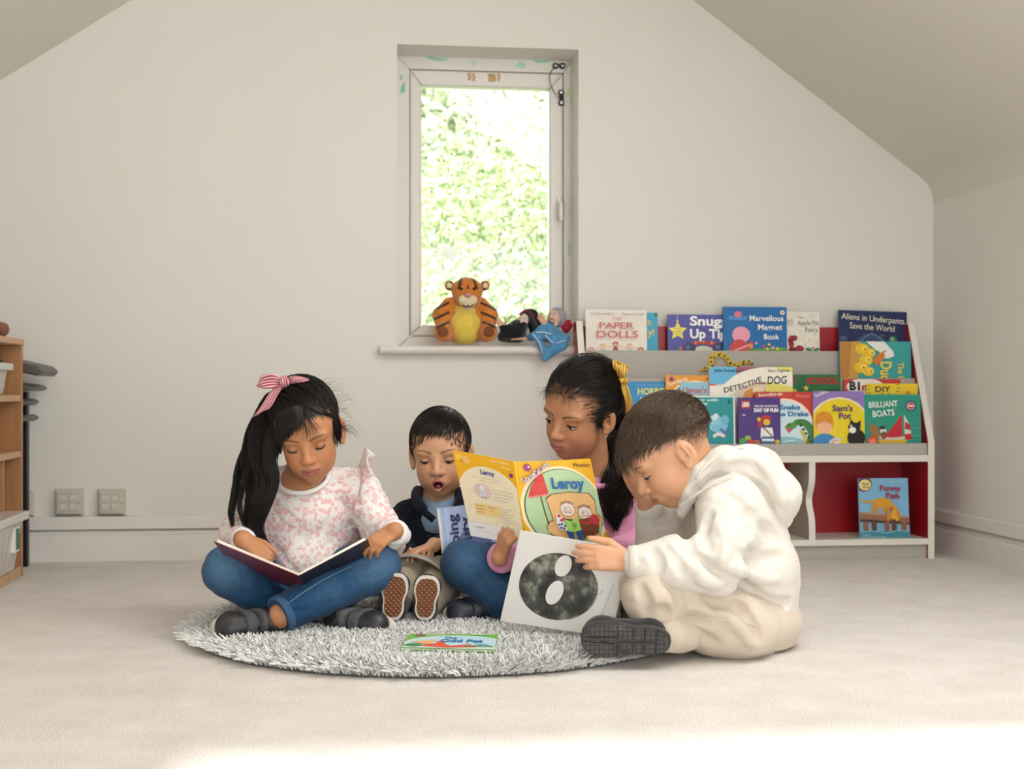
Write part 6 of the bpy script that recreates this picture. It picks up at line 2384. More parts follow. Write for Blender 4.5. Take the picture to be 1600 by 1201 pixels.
H3 = Head(J(874, 662, 2.955), rotm(41, 17, 14), 0.99, (0.53, 0.255, 0.135), (0.45, 0.145, 0.12), (0.03, 0.018, 0.012), (0.52, 0.19, 0.115),
          lid=10, lidlow=-30, gaze=(0.14, 0.9, -0.42), hairshade=g2_shade, smile=0.6)
nk = J(935, 738, 3.07)
jt = dict(pel=J(905, 895, 3.16), mid=J(915, 850, 3.13), chest=J(925, 800, 3.10),
          sR=J(868, 776, 3.06), eR=J(815, 862, 2.98), wR=J(781, 872, 2.84),
          sL=J(985, 776, 3.10), eL=J(985, 870, 3.02), wL=J(955, 862, 2.88),
          hR=J(880, 900, 3.12), kR=J(728, 882, 2.92), aR=J(830, 968, 2.90),
          hL=J(945, 905, 3.12), kL=J(985, 905, 2.95), aL=J(775, 952, 2.965))
hdR, hnR = C3(0.25, -0.40, 0.88), C3(0.72, 0.62, 0.05)
hdL, hnL = C3(-0.4, -0.2, 0.9), C3(-0.7, -0.3, 0.0)
b = Field(J(880, 780, 3.0) - [0.29, 0.28, 0.30], J(880, 780, 3.0) + [0.24, 0.34, 0.34], 0.007,
          [(H3.c - 0.108, H3.c + 0.108, 0.00205), hand_box(jt['wR'], hdR, 0.100)])
H3.add(b)
b.cap(nk, H3.W(0, -0.028, -0.045), 0.036, 0.034, 0.012)
b.chain([jt['pel'], jt['mid'], jt['chest'], nk], [0.065, 0.06, 0.055, 0.034], 0.02)
for q in 'RL':
    b.chain([jt['chest'], jt['s' + q], jt['e' + q], jt['w' + q]], [0.03, 0.024, 0.022, 0.018], 0.008)
    b.chain([jt['pel'], jt['h' + q], jt['k' + q], jt['a' + q]], [0.05, 0.045, 0.035, 0.024], 0.008)
b.cap(jt['aL'], J(745, 955, 2.93), 0.022, 0.018)
hand(b, jt['wR'], hdR, hnR, 1, 0.100, [(22, 34, 24), (26, 38, 26), (30, 40, 26), (34, 42, 28)], 9, ((0.5, 0.5, 0.8), (0.85, 0.2, 0.5)))
hand(b, jt['wL'], hdL, hnL, -1, 0.1, (40, 50, 40))
field_obj('body', b, SKIN, G2, 2, H3.paint)
H3.finish(G2)

pink = fabric('pink_sweatshirt', (0.70, 0.30, 0.47), 0.9, 0.05, 30, 0.35, 700, 0.2, 0.8)
f = Field(J(890, 810, 3.0) - [0.24, 0.26, 0.20], J(890, 810, 3.0) + [0.22, 0.26, 0.20], 0.0042)
f.chain([jt['pel'] + [0, 0, 0.01], jt['mid'], jt['chest'], J(935, 755, 3.08)], [0.090, 0.086, 0.080, 0.050], 0.03, flat=(lat, 1.2))
f.chain([J(905, 762, 3.075), jt['sR'], jt['eR'], J(788, 871, 2.868)], [0.042, 0.045, 0.042, 0.032], 0.02)
f.chain([J(955, 762, 3.08), jt['sL'], jt['eL'], J(962, 864, 2.91)], [0.044, 0.048, 0.046, 0.034], 0.02)
f.wrinkle(0.0075, 70, [C3(.7, 0, .7), C3(.2, .2, 1), C3(-.6, .2, .7)], 8)
f.cut(J(930, 743, 3.03), nz(C3(-0.15, -0.45, 0.85)), 0.004)
field_obj('sweatshirt', f, pink, G2, 1)
ax_ = nz(jt['wR'] - J(806, 866, 2.93))
w_ = J(787, 871, 2.864)
MB().lathe(w_, ax_, [(0.024, -0.004), (0.031, 0.0), (0.032, 0.008), (0.031, 0.018), (0.025, 0.022)], 22).build('cuff', pink, G2, smooth=True)
Rn = frame(C3(1, 0.1, 0.0), C3(-0.12, -0.5, 0.85))
MB().tube([J(933, 741, 3.06) + Rn[:, 0] * 0.049 * math.cos(a) + Rn[:, 1] * 0.047 * math.sin(a) for a in np.linspace(0, 2 * PI, 37)], 0.007, 8, False).build('neckband', pink, G2, smooth=True)

dp2 = denim_paint((0.010, 0.040, 0.100), (0.07, 0.15, 0.27), [(J(725, 870, 2.86), 0.05, 0.7), (J(770, 905, 2.85), 0.05, 0.4)])
f = leg_field([jt['hR'], jt['kR'], J(800, 940, 2.88), J(840, 965, 2.89)], [0.070, 0.050, 0.046, 0.036], wr=0.0065, freq=75, seed=12)
field_obj('jeans_leg', f, DENIM, G2, 1, dp2)
f = leg_field([jt['hL'], jt['kL'], J(860, 940, 2.98), J(790, 953, 2.97)], [0.070, 0.050, 0.044, 0.034], wr=0.006, freq=80, seed=13)
field_obj('jeans_leg', f, DENIM, G2, 1, dp2)
f = Field(jt['pel'] - 0.17, jt['pel'] + 0.17, 0.005).ell(jt['pel'] + [0, 0, 0.005], (0.125, 0.10, 0.085), frame(C3(1, 0, 0), C3(0, 0, 1)))
field_obj('jeans_seat', f, DENIM, G2, 1, dp2)
navy_leather = mat('navy_leather', (0.016, 0.020, 0.032), 0.45, 0.2, 80, 0.4, 160, 0.001)
shoe(G2, J(768, 962, 2.95), C3(-0.86, -0.50, 0.02), C3(0.45, -0.74, 0.50), 0.118, 0.066, navy_leather, rubber_w, 'navy shoe with a strap and white sole edge', True, navy_leather)

hm3 = hair_mat('dark_brown_hair', (0.0125, 0.0090, 0.0078), 0.36)
def cut3(f, H):
    f.ell(H.W(0, 0.098, -0.046), np.array((0.060, 0.078, 0.094)) * H.s, H.R, 0.006, '-')
    f.cut(H.W(0, 0.0, -0.042), H.R @ np.array([0, 0.55, -1.0]))
    for q in (-1, 1):
        f.ell(H.W(q * 0.074, 0.006, -0.020), np.array((0.013, 0.026, 0.034)) * H.s, H.R, 0.004, '-')
field_obj('hair', cap_field(H3, cut3, 0.0010), hm3, G2, 1)
tie3 = np.array([-0.012, -0.104, 0.028])
def keep(p):
    return (p[:, 2] > -0.040 + 0.5 * p[:, 1]) & ~((((p - [0, 0.098, -0.046]) / [0.062, 0.080, 0.096]) ** 2).sum(1) < 1) & ~((((np.abs(p * [1, 0, 0]) + p * [0, 1, 1] - [0.074, 0.006, -0.020]) / [0.016, 0.026, 0.034]) ** 2).sum(1) < 1)
P0 = scalp_points(cp, rg, 3000, keep)
pa = comb(cp, P0, lambda p, t: (tie3 - p) + np.array([0, 0, 0.02 * (1 - t)]), np.linalg.norm(P0 - tie3, axis=1) * 1.08, 8, lambda t: 0.0008 + 0.003 * t, 0.95, 0.02, rg)
strands_obj('hair_strands', H3.W(pa.reshape(-1, 3)).reshape(pa.shape), np.full(len(pa), 0.00055), hm3, G2, rg=rg)
# baby hair at the hairline
N = 120
fr_t = rg.random(N)
rt = cp.on(np.stack([-0.045 + 0.1 * fr_t, 0.075 + 0 * fr_t, 0.062 - 0.01 * np.abs(fr_t - .5)], 1), 0.001)
pw = comb(cp, rt, lambda p, t: cp.n(p) * 0.6 + np.stack([0.5 * np.sin(9 * fr_t + 4 * t), 0.2 + 0 * fr_t, 0.7 - 2.0 * t + 0 * fr_t], 1), 0.016 + 0.028 * rg.random(N), 10, lambda t: 0.001, 0.1, 0.4, rg)
strands_obj('flyaway_hair', H3.W(pw.reshape(-1, 3)).reshape(pw.shape), np.full(N, 0.00025), hm3, G2, rg=rg)
tw = H3.W(tie3)
tail = [tw, J(975, 665, 3.12), J(972, 700, 3.09), J(968, 735, 3.045), J(965, 772, 3.02), J(958, 805, 3.02), J(962, 838, 3.02)]
pt = bundle(tail, [0.012, 0.030, 0.036, 0.040, 0.036, 0.028, 0.010], 1300, 16, rg, 0.012, 2.0, 0.6, loose=0.22)
strands_obj('ponytail', pt, np.full(len(pt), 0.0006), hm3, G2, rg=rg)
tail = [J(958, 690, 3.05), J(975, 725, 3.02), J(992, 750, 2.99), J(980, 775, 2.975), J(964, 800, 2.97)]
pt = bundle(tail, [0.016, 0.020, 0.018, 0.010, 0.003], 350, 14, rg, 0.009, 1.7, 0.6, loose=0.3)
strands_obj('ponytail', pt, np.full(len(pt), 0.0006), hm3, G2, rg=rg)
MB().lathe(H3.W(-0.0755, -0.002, -0.042), H3.R[:, 0], [(0.0, -0.002), (0.0022, 0), (0.0, 0.002)], 10).build('earring', mat('gold', (0.75, 0.5, 0.18), 0.25, metal=1.0), G2, smooth=True)

# mustard bow: gathered cords
yb_ = NT('mustard_cord')
v = yb_.n('Attribute', attribute_name='Col')
w_ = yb_.n('SeparateColor', {'Color': v.outputs['Color']})
st = yb_.n('Math', {0: yb_.n('Math', {0: w_.outputs[0], 1: 34.0}, operation='MULTIPLY').outputs[0]}, operation='SINE')
c = yb_.ramp(st.outputs[0], [(0.2, (0.40, 0.20, 0.02)), (0.6, (0.70, 0.42, 0.05)), (0.9, (0.78, 0.50, 0.09))])
yb_.p(Base_Color=c, Roughness=0.7)
yb_.bump(st.outputs[0], 0.5, 0.002)
yb_ = yb_.m
D = 2.99
bow = empty('hair_bow', Q_(965, 598))
bow.parent = G2
bow.location = Vector(Q_(965, 598)) - G2.location
tag(bow, 'mustard yellow bow standing up at the back of her head')
ribbon('bow_loop', [Q_(969, 594, -.01), Q_(963, 582, -.02), Q_(957, 572, -.018), Q_(957, 563, -.01)], [Q_(976, 593, -.01), Q_(979, 584, -.02), Q_(981, 577, -.018), Q_(980, 574, -.01)], yb_, bow, 0.003, puff=0.006)
ribbon('bow_loop', [Q_(969, 594, .0), Q_(964, 580, .012), Q_(958, 570, .006), Q_(957, 563, -.01)], [Q_(976, 593, .0), Q_(978, 583, .012), Q_(981, 575, .006), Q_(980, 574, -.01)], yb_, bow, 0.003, puff=-0.006)
ribbon('bow_knot', [Q_(965, 592, -.012), Q_(969, 596, -.02), Q_(968, 600, -.012)], [Q_(978, 590, -.012), Q_(980, 595, -.02), Q_(980, 600, -.012)], yb_, bow, 0.004)
ribbon('bow_tail', [Q_(969, 599, -.014), Q_(972, 612, -.02), Q_(976, 628, -.02), Q_(977, 646, -.014)], [Q_(979, 598, -.014), Q_(984, 612, -.02), Q_(988, 628, -.02), Q_(987, 640, -.014)], yb_, bow, 0.004, puff=0.003)

# the yellow book held open, both outer covers towards the viewer
bky = empty('book', J(812, 800, 2.78), 'open yellow phonics book with an armchair scene on its cover', 'book', 'books being read on the rug')
S0, S1 = J(803, 721, 2.775), J(822, 852, 2.80)
L0, L1 = J(706.5, 703, 2.855), J(737, 836, 2.875)
R0, R1 = J(922.5, 716, 2.80), J(951, 855, 2.83)
def bil(a, b, c, d, u, v):
    """a top-left, b top-right, c bottom-left, d bottom-right"""
    return (a * (1 - u) + b * u) * (1 - v) + (c * (1 - u) + d * u) * v
def half_book(nm, a, b, c, d, W_, H_, bow_, art, base, pgs):
    n = nz(np.cross(b - a, c - a))
    if n @ FWD > 0:
        n = -n
    def sf(x, y, l):
        u, v_ = x / W_, y / H_
        return bil(a, b, c, d, u, v_) + n * (bow_ * math.sin(PI * min(max(u, 0), 1)) + l)
    N_ = 12
    def grid(l0, l1, k=1.0):
        g = MB()
        for i in range(N_):
            x0, x1 = W_ * (i / N_) * 1.0, W_ * ((i + 1) / N_)
            q0 = [sf(x0, H_ * (1 - k), l0), sf(x1, H_ * (1 - k), l0), sf(x1, H_ * k, l0), sf(x0, H_ * k, l0)]
            q1 = [sf(x0, H_ * (1 - k), l1), sf(x1, H_ * (1 - k), l1), sf(x1, H_ * k, l1), sf(x0, H_ * k, l1)]
            g.prism(q0, q1)
        return g
    grid(-0.0008, 0.0).build(nm, cover_mat(base), bky)
    grid(-0.0032, -0.0011, 0.992).build('pages', PAGES, bky)
    A = Art(lambda x, y, l: sf(x, y, l + 0.0003), (0.15, 0.15, W_ - 0.15, H_ - 0.15), 0.00012)
    # subdivide so that the print follows the bend
    op = A._p
    def fine(p, col):
        xs = [q[0] for q in p]
        lo, hi = min(xs), max(xs)
        k0, k1 = int(max(lo, 0) / W_ * N_), int(min(hi, W_ - .01) / W_ * N_)
        if k1 <= k0:
            return op(p, col)
        for k in range(k0, k1 + 1):
            q = clip_poly([tuple(map(float, z)) for z in p], W_ * k / N_, -1e3, W_ * (k + 1) / N_, 1e3)
            if len(q) > 2:
                op(q, col)
    A._p = fine
    art(A)
    A.done(bky)
# pixel-like units: back cover 100 x 135, front cover 124 x 137
def art_back(A):
    A.poly(rect(0, 0, 100, 136), 'f2b51c')
    A.poly(oval(51, 84, 60, 66, 48) , 'f3e6c8').poly(rect(0, 80, 100, 136), 'f3e6c8')
    A.poly(oval(9, 9, 5.5), 'f8cf4e').poly(oval(12, 14, 3), 'e89a30').text('Oxford', 16, 8, 2.6, 'fdf3d8', 9).text('Reading', 17, 12, 2.6, 'fdf3d8', 11).text('Tree', 18, 16, 2.6, 'fdf3d8', 7)
    A.text('Stage 5 Songbirds', 62, 6, 2.8, 'fdf0c6', 30).text('Phonics', 80, 14, 2.8, 'fdf0c6', 14).poly(star(92, 24, 5, 2.6, 7), '8a2a6e')
    A.text('Leroy', 42, 30, 7.5, '1d4f8f', 23, bold=.03)
    A.text('Written by a well loved author', 26, 37, 1.7, '9a9284', 50, bold=0).text('Illustrated in colour throughout', 38, 41, 1.5, '9a9284', 30, bold=0)
    A.poly(oval(38, 59, 15, 12), 'e3c8c6').poly(oval(38, 53, 4), 'f4ece6').poly([(34, 57), (42, 57), (44, 67), (32, 67)], 'dfe3ee').poly(band([(34, 60), (42, 60)], .6), '5666a0').poly(band([(33, 63), (43, 63)], .6), '5666a0').poly(band([(36, 67), (35, 71)], 1), '5666a0').poly(band([(40, 67), (41, 71)], 1), '5666a0')
    for i, (t_, w_) in enumerate((('Meet a boy who wishes', 34), ('his little brother would', 34), ('not copy everything', 30), ('another Monday', 24))):
        A.text(t_, 57, 54 + i * 5.2, 1.9, '7a7264', w_, bold=0)
    A.poly(rect(19, 80, 63, 98), 'f4d290').poly(rect(21, 83, 36, 84), 'b58f4a').poly(rect(42, 83, 58, 84), 'b58f4a').poly(rect(21, 88, 38, 89), 'b58f4a').poly(rect(46, 88, 50, 89), 'b58f4a').poly(rect(21, 93, 34, 94), 'b58f4a')
    for i, w_ in enumerate((20, 14, 24, 18, 22, 26, 12, 22, 16, 24, 18)):
        A.poly(rect(64, 82 + i * 4.2, 64 + w_, 82.7 + i * 4.2), 'b9ac92')
    A.poly(rect(0, 111, 60, 136), 'e9e6ea')
    A.text('OXFORD', 14, 120, 2.4, '77778c', 15, bold=.02).text('visit the web site', 14, 125, 1.6, '8f8fa0', 26, bold=0)
def art_front(A):
    A.poly(rect(0, 0, 124, 140), 'f2b51c')
    A.poly(oval(66, 79, 66, 70, 52), 'f6e4b8').poly(oval(67, 79, 61.5, 65.5, 52), '3f5a4a').poly(oval(68, 79, 60.5, 64.5, 52), 'b9d7a8')
    A.poly(star(19, 10, 9, 4.5, 9), '8a2068').poly(oval(19, 10, 4.5, 3.6), 'a8408a').poly(oval(21.5, 9, 1.6), 'f4ecf0')
    A.text('Songbirds', 9, 35, 8.5, '6a3a66', 54, rot=-33, bold=.045).text('Songbirds', 9, 35, 8.5, 'f6e6ef', 54, rot=-33, bold=.012)
    A.text('Phonics', 92, 10.5, 6, '5a3a28', 27, rot=2, bold=.025)
    # red lamp
    A.poly([(34, 22), (42, 22), (46, 52), (14, 58), (20, 42)], 'd9433f').poly([(14, 58), (46, 52), (46, 55), (15, 61)], 'e88a80').poly(band([(33, 56), (36, 84), (42, 130)], 2), '6d5240')
    for i in range(7):
        A.poly(band([(20 + i * .5, 38 + i * 2.6), (44, 34 + i * 2.8)], .5), 'f07a70')
    A.text('Leroy', 52, 43, 17, '1c68ac', 52, bold=.035, rot=2)
    # armchair with two readers
    A.poly([(40, 60), (50, 53), (78, 50), (110, 53), (117, 64), (116, 84), (122, 92), (122, 104), (112, 108), (116, 122), (100, 126), (56, 128), (40, 120), (34, 108), (40, 98), (46, 96), (44, 82)], '4a3a30')
    A.poly([(41, 61), (51, 54), (78, 51), (109, 54), (116, 65), (115, 84), (121, 93), (121, 103), (111, 107), (115, 121), (100, 125), (56, 127), (41, 119), (35, 108), (41, 99), (47, 97), (45, 82)], 'eebf80')
    A.poly(oval(50, 112, 14, 9), 'd9a262').poly(oval(50, 112, 13.2, 8.2), 'f0c48a').poly(oval(110, 98, 10, 12), 'd9a262').poly(oval(110.5, 98, 9.2, 11.2), 'f0c48a').poly([(52, 112), (104, 106), (110, 122), (60, 130)], 'e8b676')
    for hx, hy, hr, hair in ((71, 78, 11, '3a3028'), (97, 84, 10.5, '4a3a2c')):
        A.poly(oval(hx, hy, hr + .6), '3a3028').poly(oval(hx, hy, hr), 'f3e4da').poly(oval(hx - 5, hy + 2, 3), 'f0c4b8').poly(oval(hx + 5, hy + 2, 3), 'f0c4b8')
        for k in range(7):
            A.poly(band([(hx - 8 + k * 2.7, hy - hr + 1 + abs(k - 3) * .9), (hx - 9 + k * 3, hy - hr - 4 + abs(k - 3))], .8), hair)
        A.poly(oval(hx - 3, hy - 2.5, 2.2), '3a3028').poly(oval(hx - 3, hy - 2.5, 1.7), 'ffffff').poly(oval(hx - 2.6, hy - 2, .7), '222222').poly(oval(hx + 3, hy - 3.5, .8), '222222').poly(band([(hx - 5, hy + 5), (hx, hy + 4), (hx + 5, hy + 6)], .8), '5a4038')
    A.poly([(84, 94), (108, 90), (116, 102), (112, 116), (100, 122), (86, 118)], '7a4430').poly(band([(87, 96), (97, 100), (108, 95)], 4), 'c23a30').poly(oval(110, 94, 8, 8), 'c83f45')
    for x in (90, 96, 102):
        A.poly(band([(x, 112), (x - 1, 124)], 3), '6a3a28')
    A.poly([(60, 92), (82, 94), (82, 112), (62, 112)], '2c3f6a').poly([(62, 110), (74, 110), (73, 130), (67, 130)], '25568f').poly([(76, 110), (88, 110), (86, 128), (80, 128)], '25568f')
    A.poly([(52, 82), (60, 92), (66, 112), (54, 110), (50, 100)], 'f4f0f4')
    for x, y in ((55, 88), (58, 95), (62, 93)):
        A.poly(oval(x, y, 2.4), 'd03a68')
    for x, y in ((54, 102), (58, 101), (62, 104), (56, 107), (60, 108)):
        A.poly(rect(x - 1.6, y - 1.6, x + 1.6, y + 1.6), '27407f')
    A.poly([(62, 93), (72, 96), (84, 90), (86, 110), (74, 114), (65, 112)], 'a9d86a').poly([(72, 96), (73, 96), (75, 114), (74, 114)], '6f9a48').poly(oval(77, 102, 4, 3.6), '7fae5a').poly(rect(76, 103, 78, 108), '7fae5a')
    A.poly(oval(126, 142, 30, 22), 'f2b51c').poly(oval(104, 133, 6), 'f8d25a').text('Oxford', 111, 128, 3, 'fdf3d8', 11).text('Reading', 112, 132.5, 3, 'fdf3d8', 12).text('Tree', 113, 137, 3, 'fdf3d8', 8)
half_book('back_cover', L0, S0, L1, S1, 100, 136, -0.002, art_back, 'f2b51c', 0)
half_book('front_cover', S0, R0, S1, R1, 124, 140, 0.006, art_front, 'f2b51c', 0)
MB().tube([S0, (S0 + S1) / 2, S1], 0.0016, 8).build('spine', cover_mat('f2b51c'), bky, smooth=True)

# ================================================================== boy in the cream hoodie
B1 = person(J(1150, 1025, 2.62) * np.array([1, 1, 0]), 'boy in a cream hoodie and beige trousers, head resting on his hand')
rg = np.random.default_rng(41)


def b1_shade(x, y, z, blend):
    # faded sides: bare round the ear, growing darker upwards
    zz = z - 0.25 * y
    sd = smst(zz, 0.000, 0.040) * smst(0.040 - y, 0.0, 0.018) * (np.abs(x) < 0.072)
    back = smst(-y - 0.02, 0, 0.03) * smst(z, -0.045, 0.03)
    top = smst(z, 0.052, 0.066)
    blend(np.clip(np.maximum(np.maximum(sd, back), top), 0, 0.92), (0.045, 0.030, 0.022))


H4 = Head(J(1002, 744, 2.69), rotm(80, 37, 0), 1.0, (0.63, 0.345, 0.205), (0.47, 0.185, 0.14), (0.075, 0.045, 0.03), (0.64, 0.26, 0.17),
          lid=-14, lidlow=-34, gaze=(0, 0.85, -0.6), hairshade=b1_shade, cheek=1.1, smile=0.4)
nk = J(1098, 748, 2.76)
jt = dict(pel=J(1168, 965, 2.71), mid=J(1170, 890, 2.71), chest=J(1142, 812, 2.73),
          sL=J(1140, 800, 2.64), eL=J(1120, 885, 2.54), wL=J(984, 878, 2.545),
          sR=J(1100, 800, 2.82), eR=J(1028, 862, 2.86), wR=J(1011, 787, 2.825),
          hL=J(1172, 975, 2.65), kL=J(1022, 930, 2.55), aL=J(985, 968, 2.76),
          hR=J(1150, 970, 2.80), kR=J(975, 932, 2.86), aR=J(1052, 992, 2.545))
hdL, hnL = C3(-0.95, 0.05, 0.12), C3(0.05, 0.95, -0.25)
hdR, hnR = C3(-0.50, -0.08, 0.86), C3(0.75, -0.62, 0.05)
b = Field(J(1080, 810, 2.7) - [0.31, 0.30, 0.33], J(1080, 810, 2.7) + [0.25, 0.30, 0.28], 0.007,
          [(H4.c - 0.110, H4.c + 0.110, 0.00205), hand_box(jt['wL'], hdL, 0.115), hand_box(jt['wR'], hdR, 0.12, 0.0022)])
H4.add(b)
b.cap(nk, H4.W(0, -0.035, -0.035), 0.042, 0.040, 0.014)
b.chain([jt['pel'], jt['mid'], jt['chest'], nk], [0.07, 0.065, 0.065, 0.040], 0.02)
for q in 'RL':
    b.chain([jt['chest'], jt['s' + q], jt['e' + q], jt['w' + q]], [0.03, 0.026, 0.025, 0.020], 0.008)
    b.chain([jt['pel'], jt['h' + q], jt['k' + q], jt['a' + q]], [0.05, 0.045, 0.035, 0.025], 0.008)
b.cap(jt['aR'], J(1000, 1000, 2.53), 0.024, 0.02)
hand(b, jt['wL'], hdL, hnL, -1, 0.115, [(10, 16, 12), (14, 20, 14), (18, 24, 16), (22, 26, 16)], 2, ((0.80, 0.50, 0.0), (0.98, 0.06, 0.05)))
hand(b, jt['wR'], hdR, hnR, 1, 0.113, (8, 14, 10), 9, ((0.6, 0.7, 0.3), (0.9, 0.3, 0.2)))
field_obj('body', b, SKIN, B1, 2, H4.paint)
H4.finish(B1)

cream = fabric('cream_sweat_fabric', (0.69, 0.655, 0.60), 0.9, 0.03, 20, 0.3, 700, 0.2, 0.8)
beige = fabric('beige_sweat_fabric', (0.62, 0.54, 0.445), 0.9, 0.04, 20, 0.3, 700, 0.2, 0.8)
f = Field(J(1110, 860, 2.68) - [0.24, 0.25, 0.22], J(1110, 860, 2.68) + [0.22, 0.27, 0.23], 0.0040)
away = C3(0, 1, 0)
f.chain([J(1180, 950, 2.71), J(1176, 890, 2.71), J(1152, 822, 2.73), J(1115, 768, 2.74)], [0.082, 0.084, 0.084, 0.058], 0.03, flat=(away, 1.22))
f.chain([J(1140, 785, 2.665), jt['sL'], jt['eL'], J(1060, 878, 2.54), J(998, 878, 2.545)], [0.056, 0.055, 0.047, 0.043, 0.033], 0.035)
f.chain([J(1105, 790, 2.80), jt['sR'], jt['eR'], J(1018, 800, 2.838)], [0.05, 0.05, 0.044, 0.033], 0.02)
# pulled folds at the elbow and waist
f.wrinkle(0.0028, 55, [C3(.6, 0, .8), C3(-.5, 0, .8), C3(.9, .2, -.3)], 15)
for pts, r, op in (([(1098, 872), (1120, 900), (1150, 908)], 0.007, '-'), ([(1126, 918), (1155, 910), (1180, 930), (1198, 962)], 0.006, '-'),
                   ([(1060, 850), (1085, 868), (1105, 890)], 0.005, '-'), ([(1040, 856), (1058, 874), (1066, 898)], 0.004, '-'),
                   ([(1110, 800), (1100, 830), (1108, 858)], 0.004, '-'), ([(1150, 860), (1185, 872), (1222, 868)], 0.005, '-'),
                   ([(1146, 885), (1180, 900), (1215, 905)], 0.005, '+'), ([(1170, 800), (1200, 830), (1225, 842)], 0.005, '-'),
                   ([(1128, 770), (1160, 790), (1172, 830), (1165, 880)], 0.0045, '-'), ([(1075, 800), (1070, 830), (1080, 850)], 0.006, '-'),
                   ([(1085, 880), (1100, 905), (1130, 912)], 0.006, '+'), ([(1020, 860), (1028, 875), (1026, 893)], 0.004, '-'),
                   ([(1190, 930), (1212, 945), (1232, 940)], 0.005, '-'), ([(1120, 815), (1135, 850), (1128, 880)], 0.004, '+')):
    f.fold(pts, r, 0.016, op)
f.ell(J(1086, 742, 2.735), (0.048, 0.058, 0.050), None, 0.008, '-')
motif_at = f.hit(1083, 790)
field_obj('hoodie', f, cream, B1, 1)
# ribbed cuffs
def cuff(w_, ax_, r, name='cuff', m=None, L=0.026):
    n = 40
    g = MB()
    prof = [(r * 0.80, -0.002), (r, 0.0), (r + 0.001, L * 0.5), (r - 0.001, L * 0.95), (r * 0.82, L)]
    g.lathe(w_, ax_, prof, 30)
    return g.build(name, m or cream, B1, smooth=True)
cuff(J(1003, 878, 2.545), nz(J(984, 878, 2.545) - J(1030, 878, 2.545)), 0.031)
cuff(J(1019, 806, 2.838), nz(J(1011, 787, 2.825) - J(1026, 850, 2.856)), 0.031)
# hood lying folded behind the neck
f = Field(J(1150, 755, 2.72) - [0.15, 0.19, 0.13], J(1150, 755, 2.72) + [0.13, 0.19, 0.11], 0.0034)
f.chain([J(1098, 742, 2.66), J(1130, 722, 2.665), J(1172, 722, 2.69), J(1185, 728, 2.74), J(1172, 722, 2.80), J(1125, 722, 2.82), J(1095, 742, 2.80)], [0.022, 0.028, 0.030, 0.032, 0.030, 0.026, 0.020], 0.02)
f.chain([J(1095, 742, 2.655), J(1078, 768, 2.67), J(1066, 800, 2.69)], [0.020, 0.017, 0.012], 0.012)
f.chain([J(1185, 745, 2.74), J(1210, 775, 2.735), J(1218, 812, 2.73)], [0.050, 0.046, 0.020], 0.03, flat=(away, 1.8))
f.chain([J(1160, 740, 2.70), J(1196, 785, 2.70)], [0.040, 0.030], 0.03)
f.wrinkle(0.0025, 60, [C3(.7, .1, .6), C3(-.3, .3, .8)], 16)
for pts, r, op in (([(1098, 745), (1130, 728), (1170, 728), (1200, 745)], 0.006, '-'), ([(1150, 735), (1185, 765), (1205, 800)], 0.006, '-'),
                   ([(1110, 735), (1140, 714), (1175, 712)], 0.004, '+'), ([(1188, 722), (1212, 750), (1226, 790)], 0.005, '+'), ([(1085, 770), (1110, 752), (1135, 742)], 0.004, '-')):
    f.fold(pts, r, 0.014, op)
field_obj('hood', f, cream, B1, 1)
MB().tube(spline([J(1088, 748, 2.635), J(1100, 730, 2.635), J(1128, 708, 2.645), J(1160, 699, 2.665), J(1190, 705, 2.70)], 22), 0.0028, 6).build('hood_seam', cream, B1, smooth=True)
MB().tube(spline([J(1060, 792, 2.655), J(1084, 775, 2.63), J(1118, 752, 2.615), J(1150, 738, 2.62)], 18), 0.0022, 6).build('hood_seam', cream, B1, smooth=True)
# little dark embroidered motif on the chest
lc = J(1082, 789, 2.612)
md_ = float((motif_at - CPOS) @ FWD) - 0.0045
A = Art(lambda x, y, l: J(1083 + x, 790 + y, md_ - l), (-10, -10, 10, 10))
A.poly([(-1.5, -3), (0.5, -2), (2, 1), (1.2, 3), (-0.4, 1.5), (-1.2, 0)], '20242e').poly(oval(1.4, 2.6, 1.2, 1), '20242e')
A.done(B1, 'chest_motif')

# trousers
f = leg_field([jt['hL'] + C3(0, 0, -0.002), J(1110, 962, 2.60), jt['kL']], [0.068, 0.066, 0.052], wr=0.0030, freq=60, seed=17,
              extra=lambda f: f.chain([jt['kL'], J(1015, 918, 2.60), J(1000, 958, 2.72)], [0.052, 0.050, 0.040], 0.03).ell(J(1150, 985, 2.585), (0.075, 0.055, 0.050), frame(C3(1, 0, -0.18), C3(0, 0, 1)), 0.03))
for pts, r, op in (([(1058, 985), (1075, 970), (1100, 968)], 0.007, '-'), ([(1060, 990), (1085, 992), (1120, 1005)], 0.006, '-'), ([(1040, 905), (1062, 930), (1064, 962)], 0.005, '-'),
                   ([(1000, 915), (1010, 945), (1012, 970)], 0.004, '-'), ([(1100, 930), (1130, 945), (1165, 948)], 0.006, '-'), ([(1120, 955), (1150, 975), (1178, 1010)], 0.005, '+'),
                   ([(1145, 940), (1170, 965), (1186, 1000)], 0.006, '-'), ([(1020, 965), (1035, 955), (1050, 968)], 0.005, '-')):
    f.fold(pts, r, 0.016, op)
f_o = field_obj('trouser_leg', f, beige, B1, 1)
f = leg_field([jt['hR'], jt['kR'], J(1020, 968, 2.66), J(1066, 984, 2.57), J(1046, 990, 2.535)], [0.068, 0.050, 0.042, 0.038, 0.036], wr=0.005, freq=50, seed=18)
field_obj('trouser_leg', f, beige, B1, 1)
f = Field(jt['pel'] - 0.19, jt['pel'] + 0.19, 0.0046)
f.ell(J(1172, 968, 2.72), (0.100, 0.125, 0.080), frame(C3(1, 0, 0), C3(0, 0, 1))).cap(J(1175, 985, 2.68), J(1190, 985, 2.78), 0.062)
f.wrinkle(0.0035, 65, None, 19)
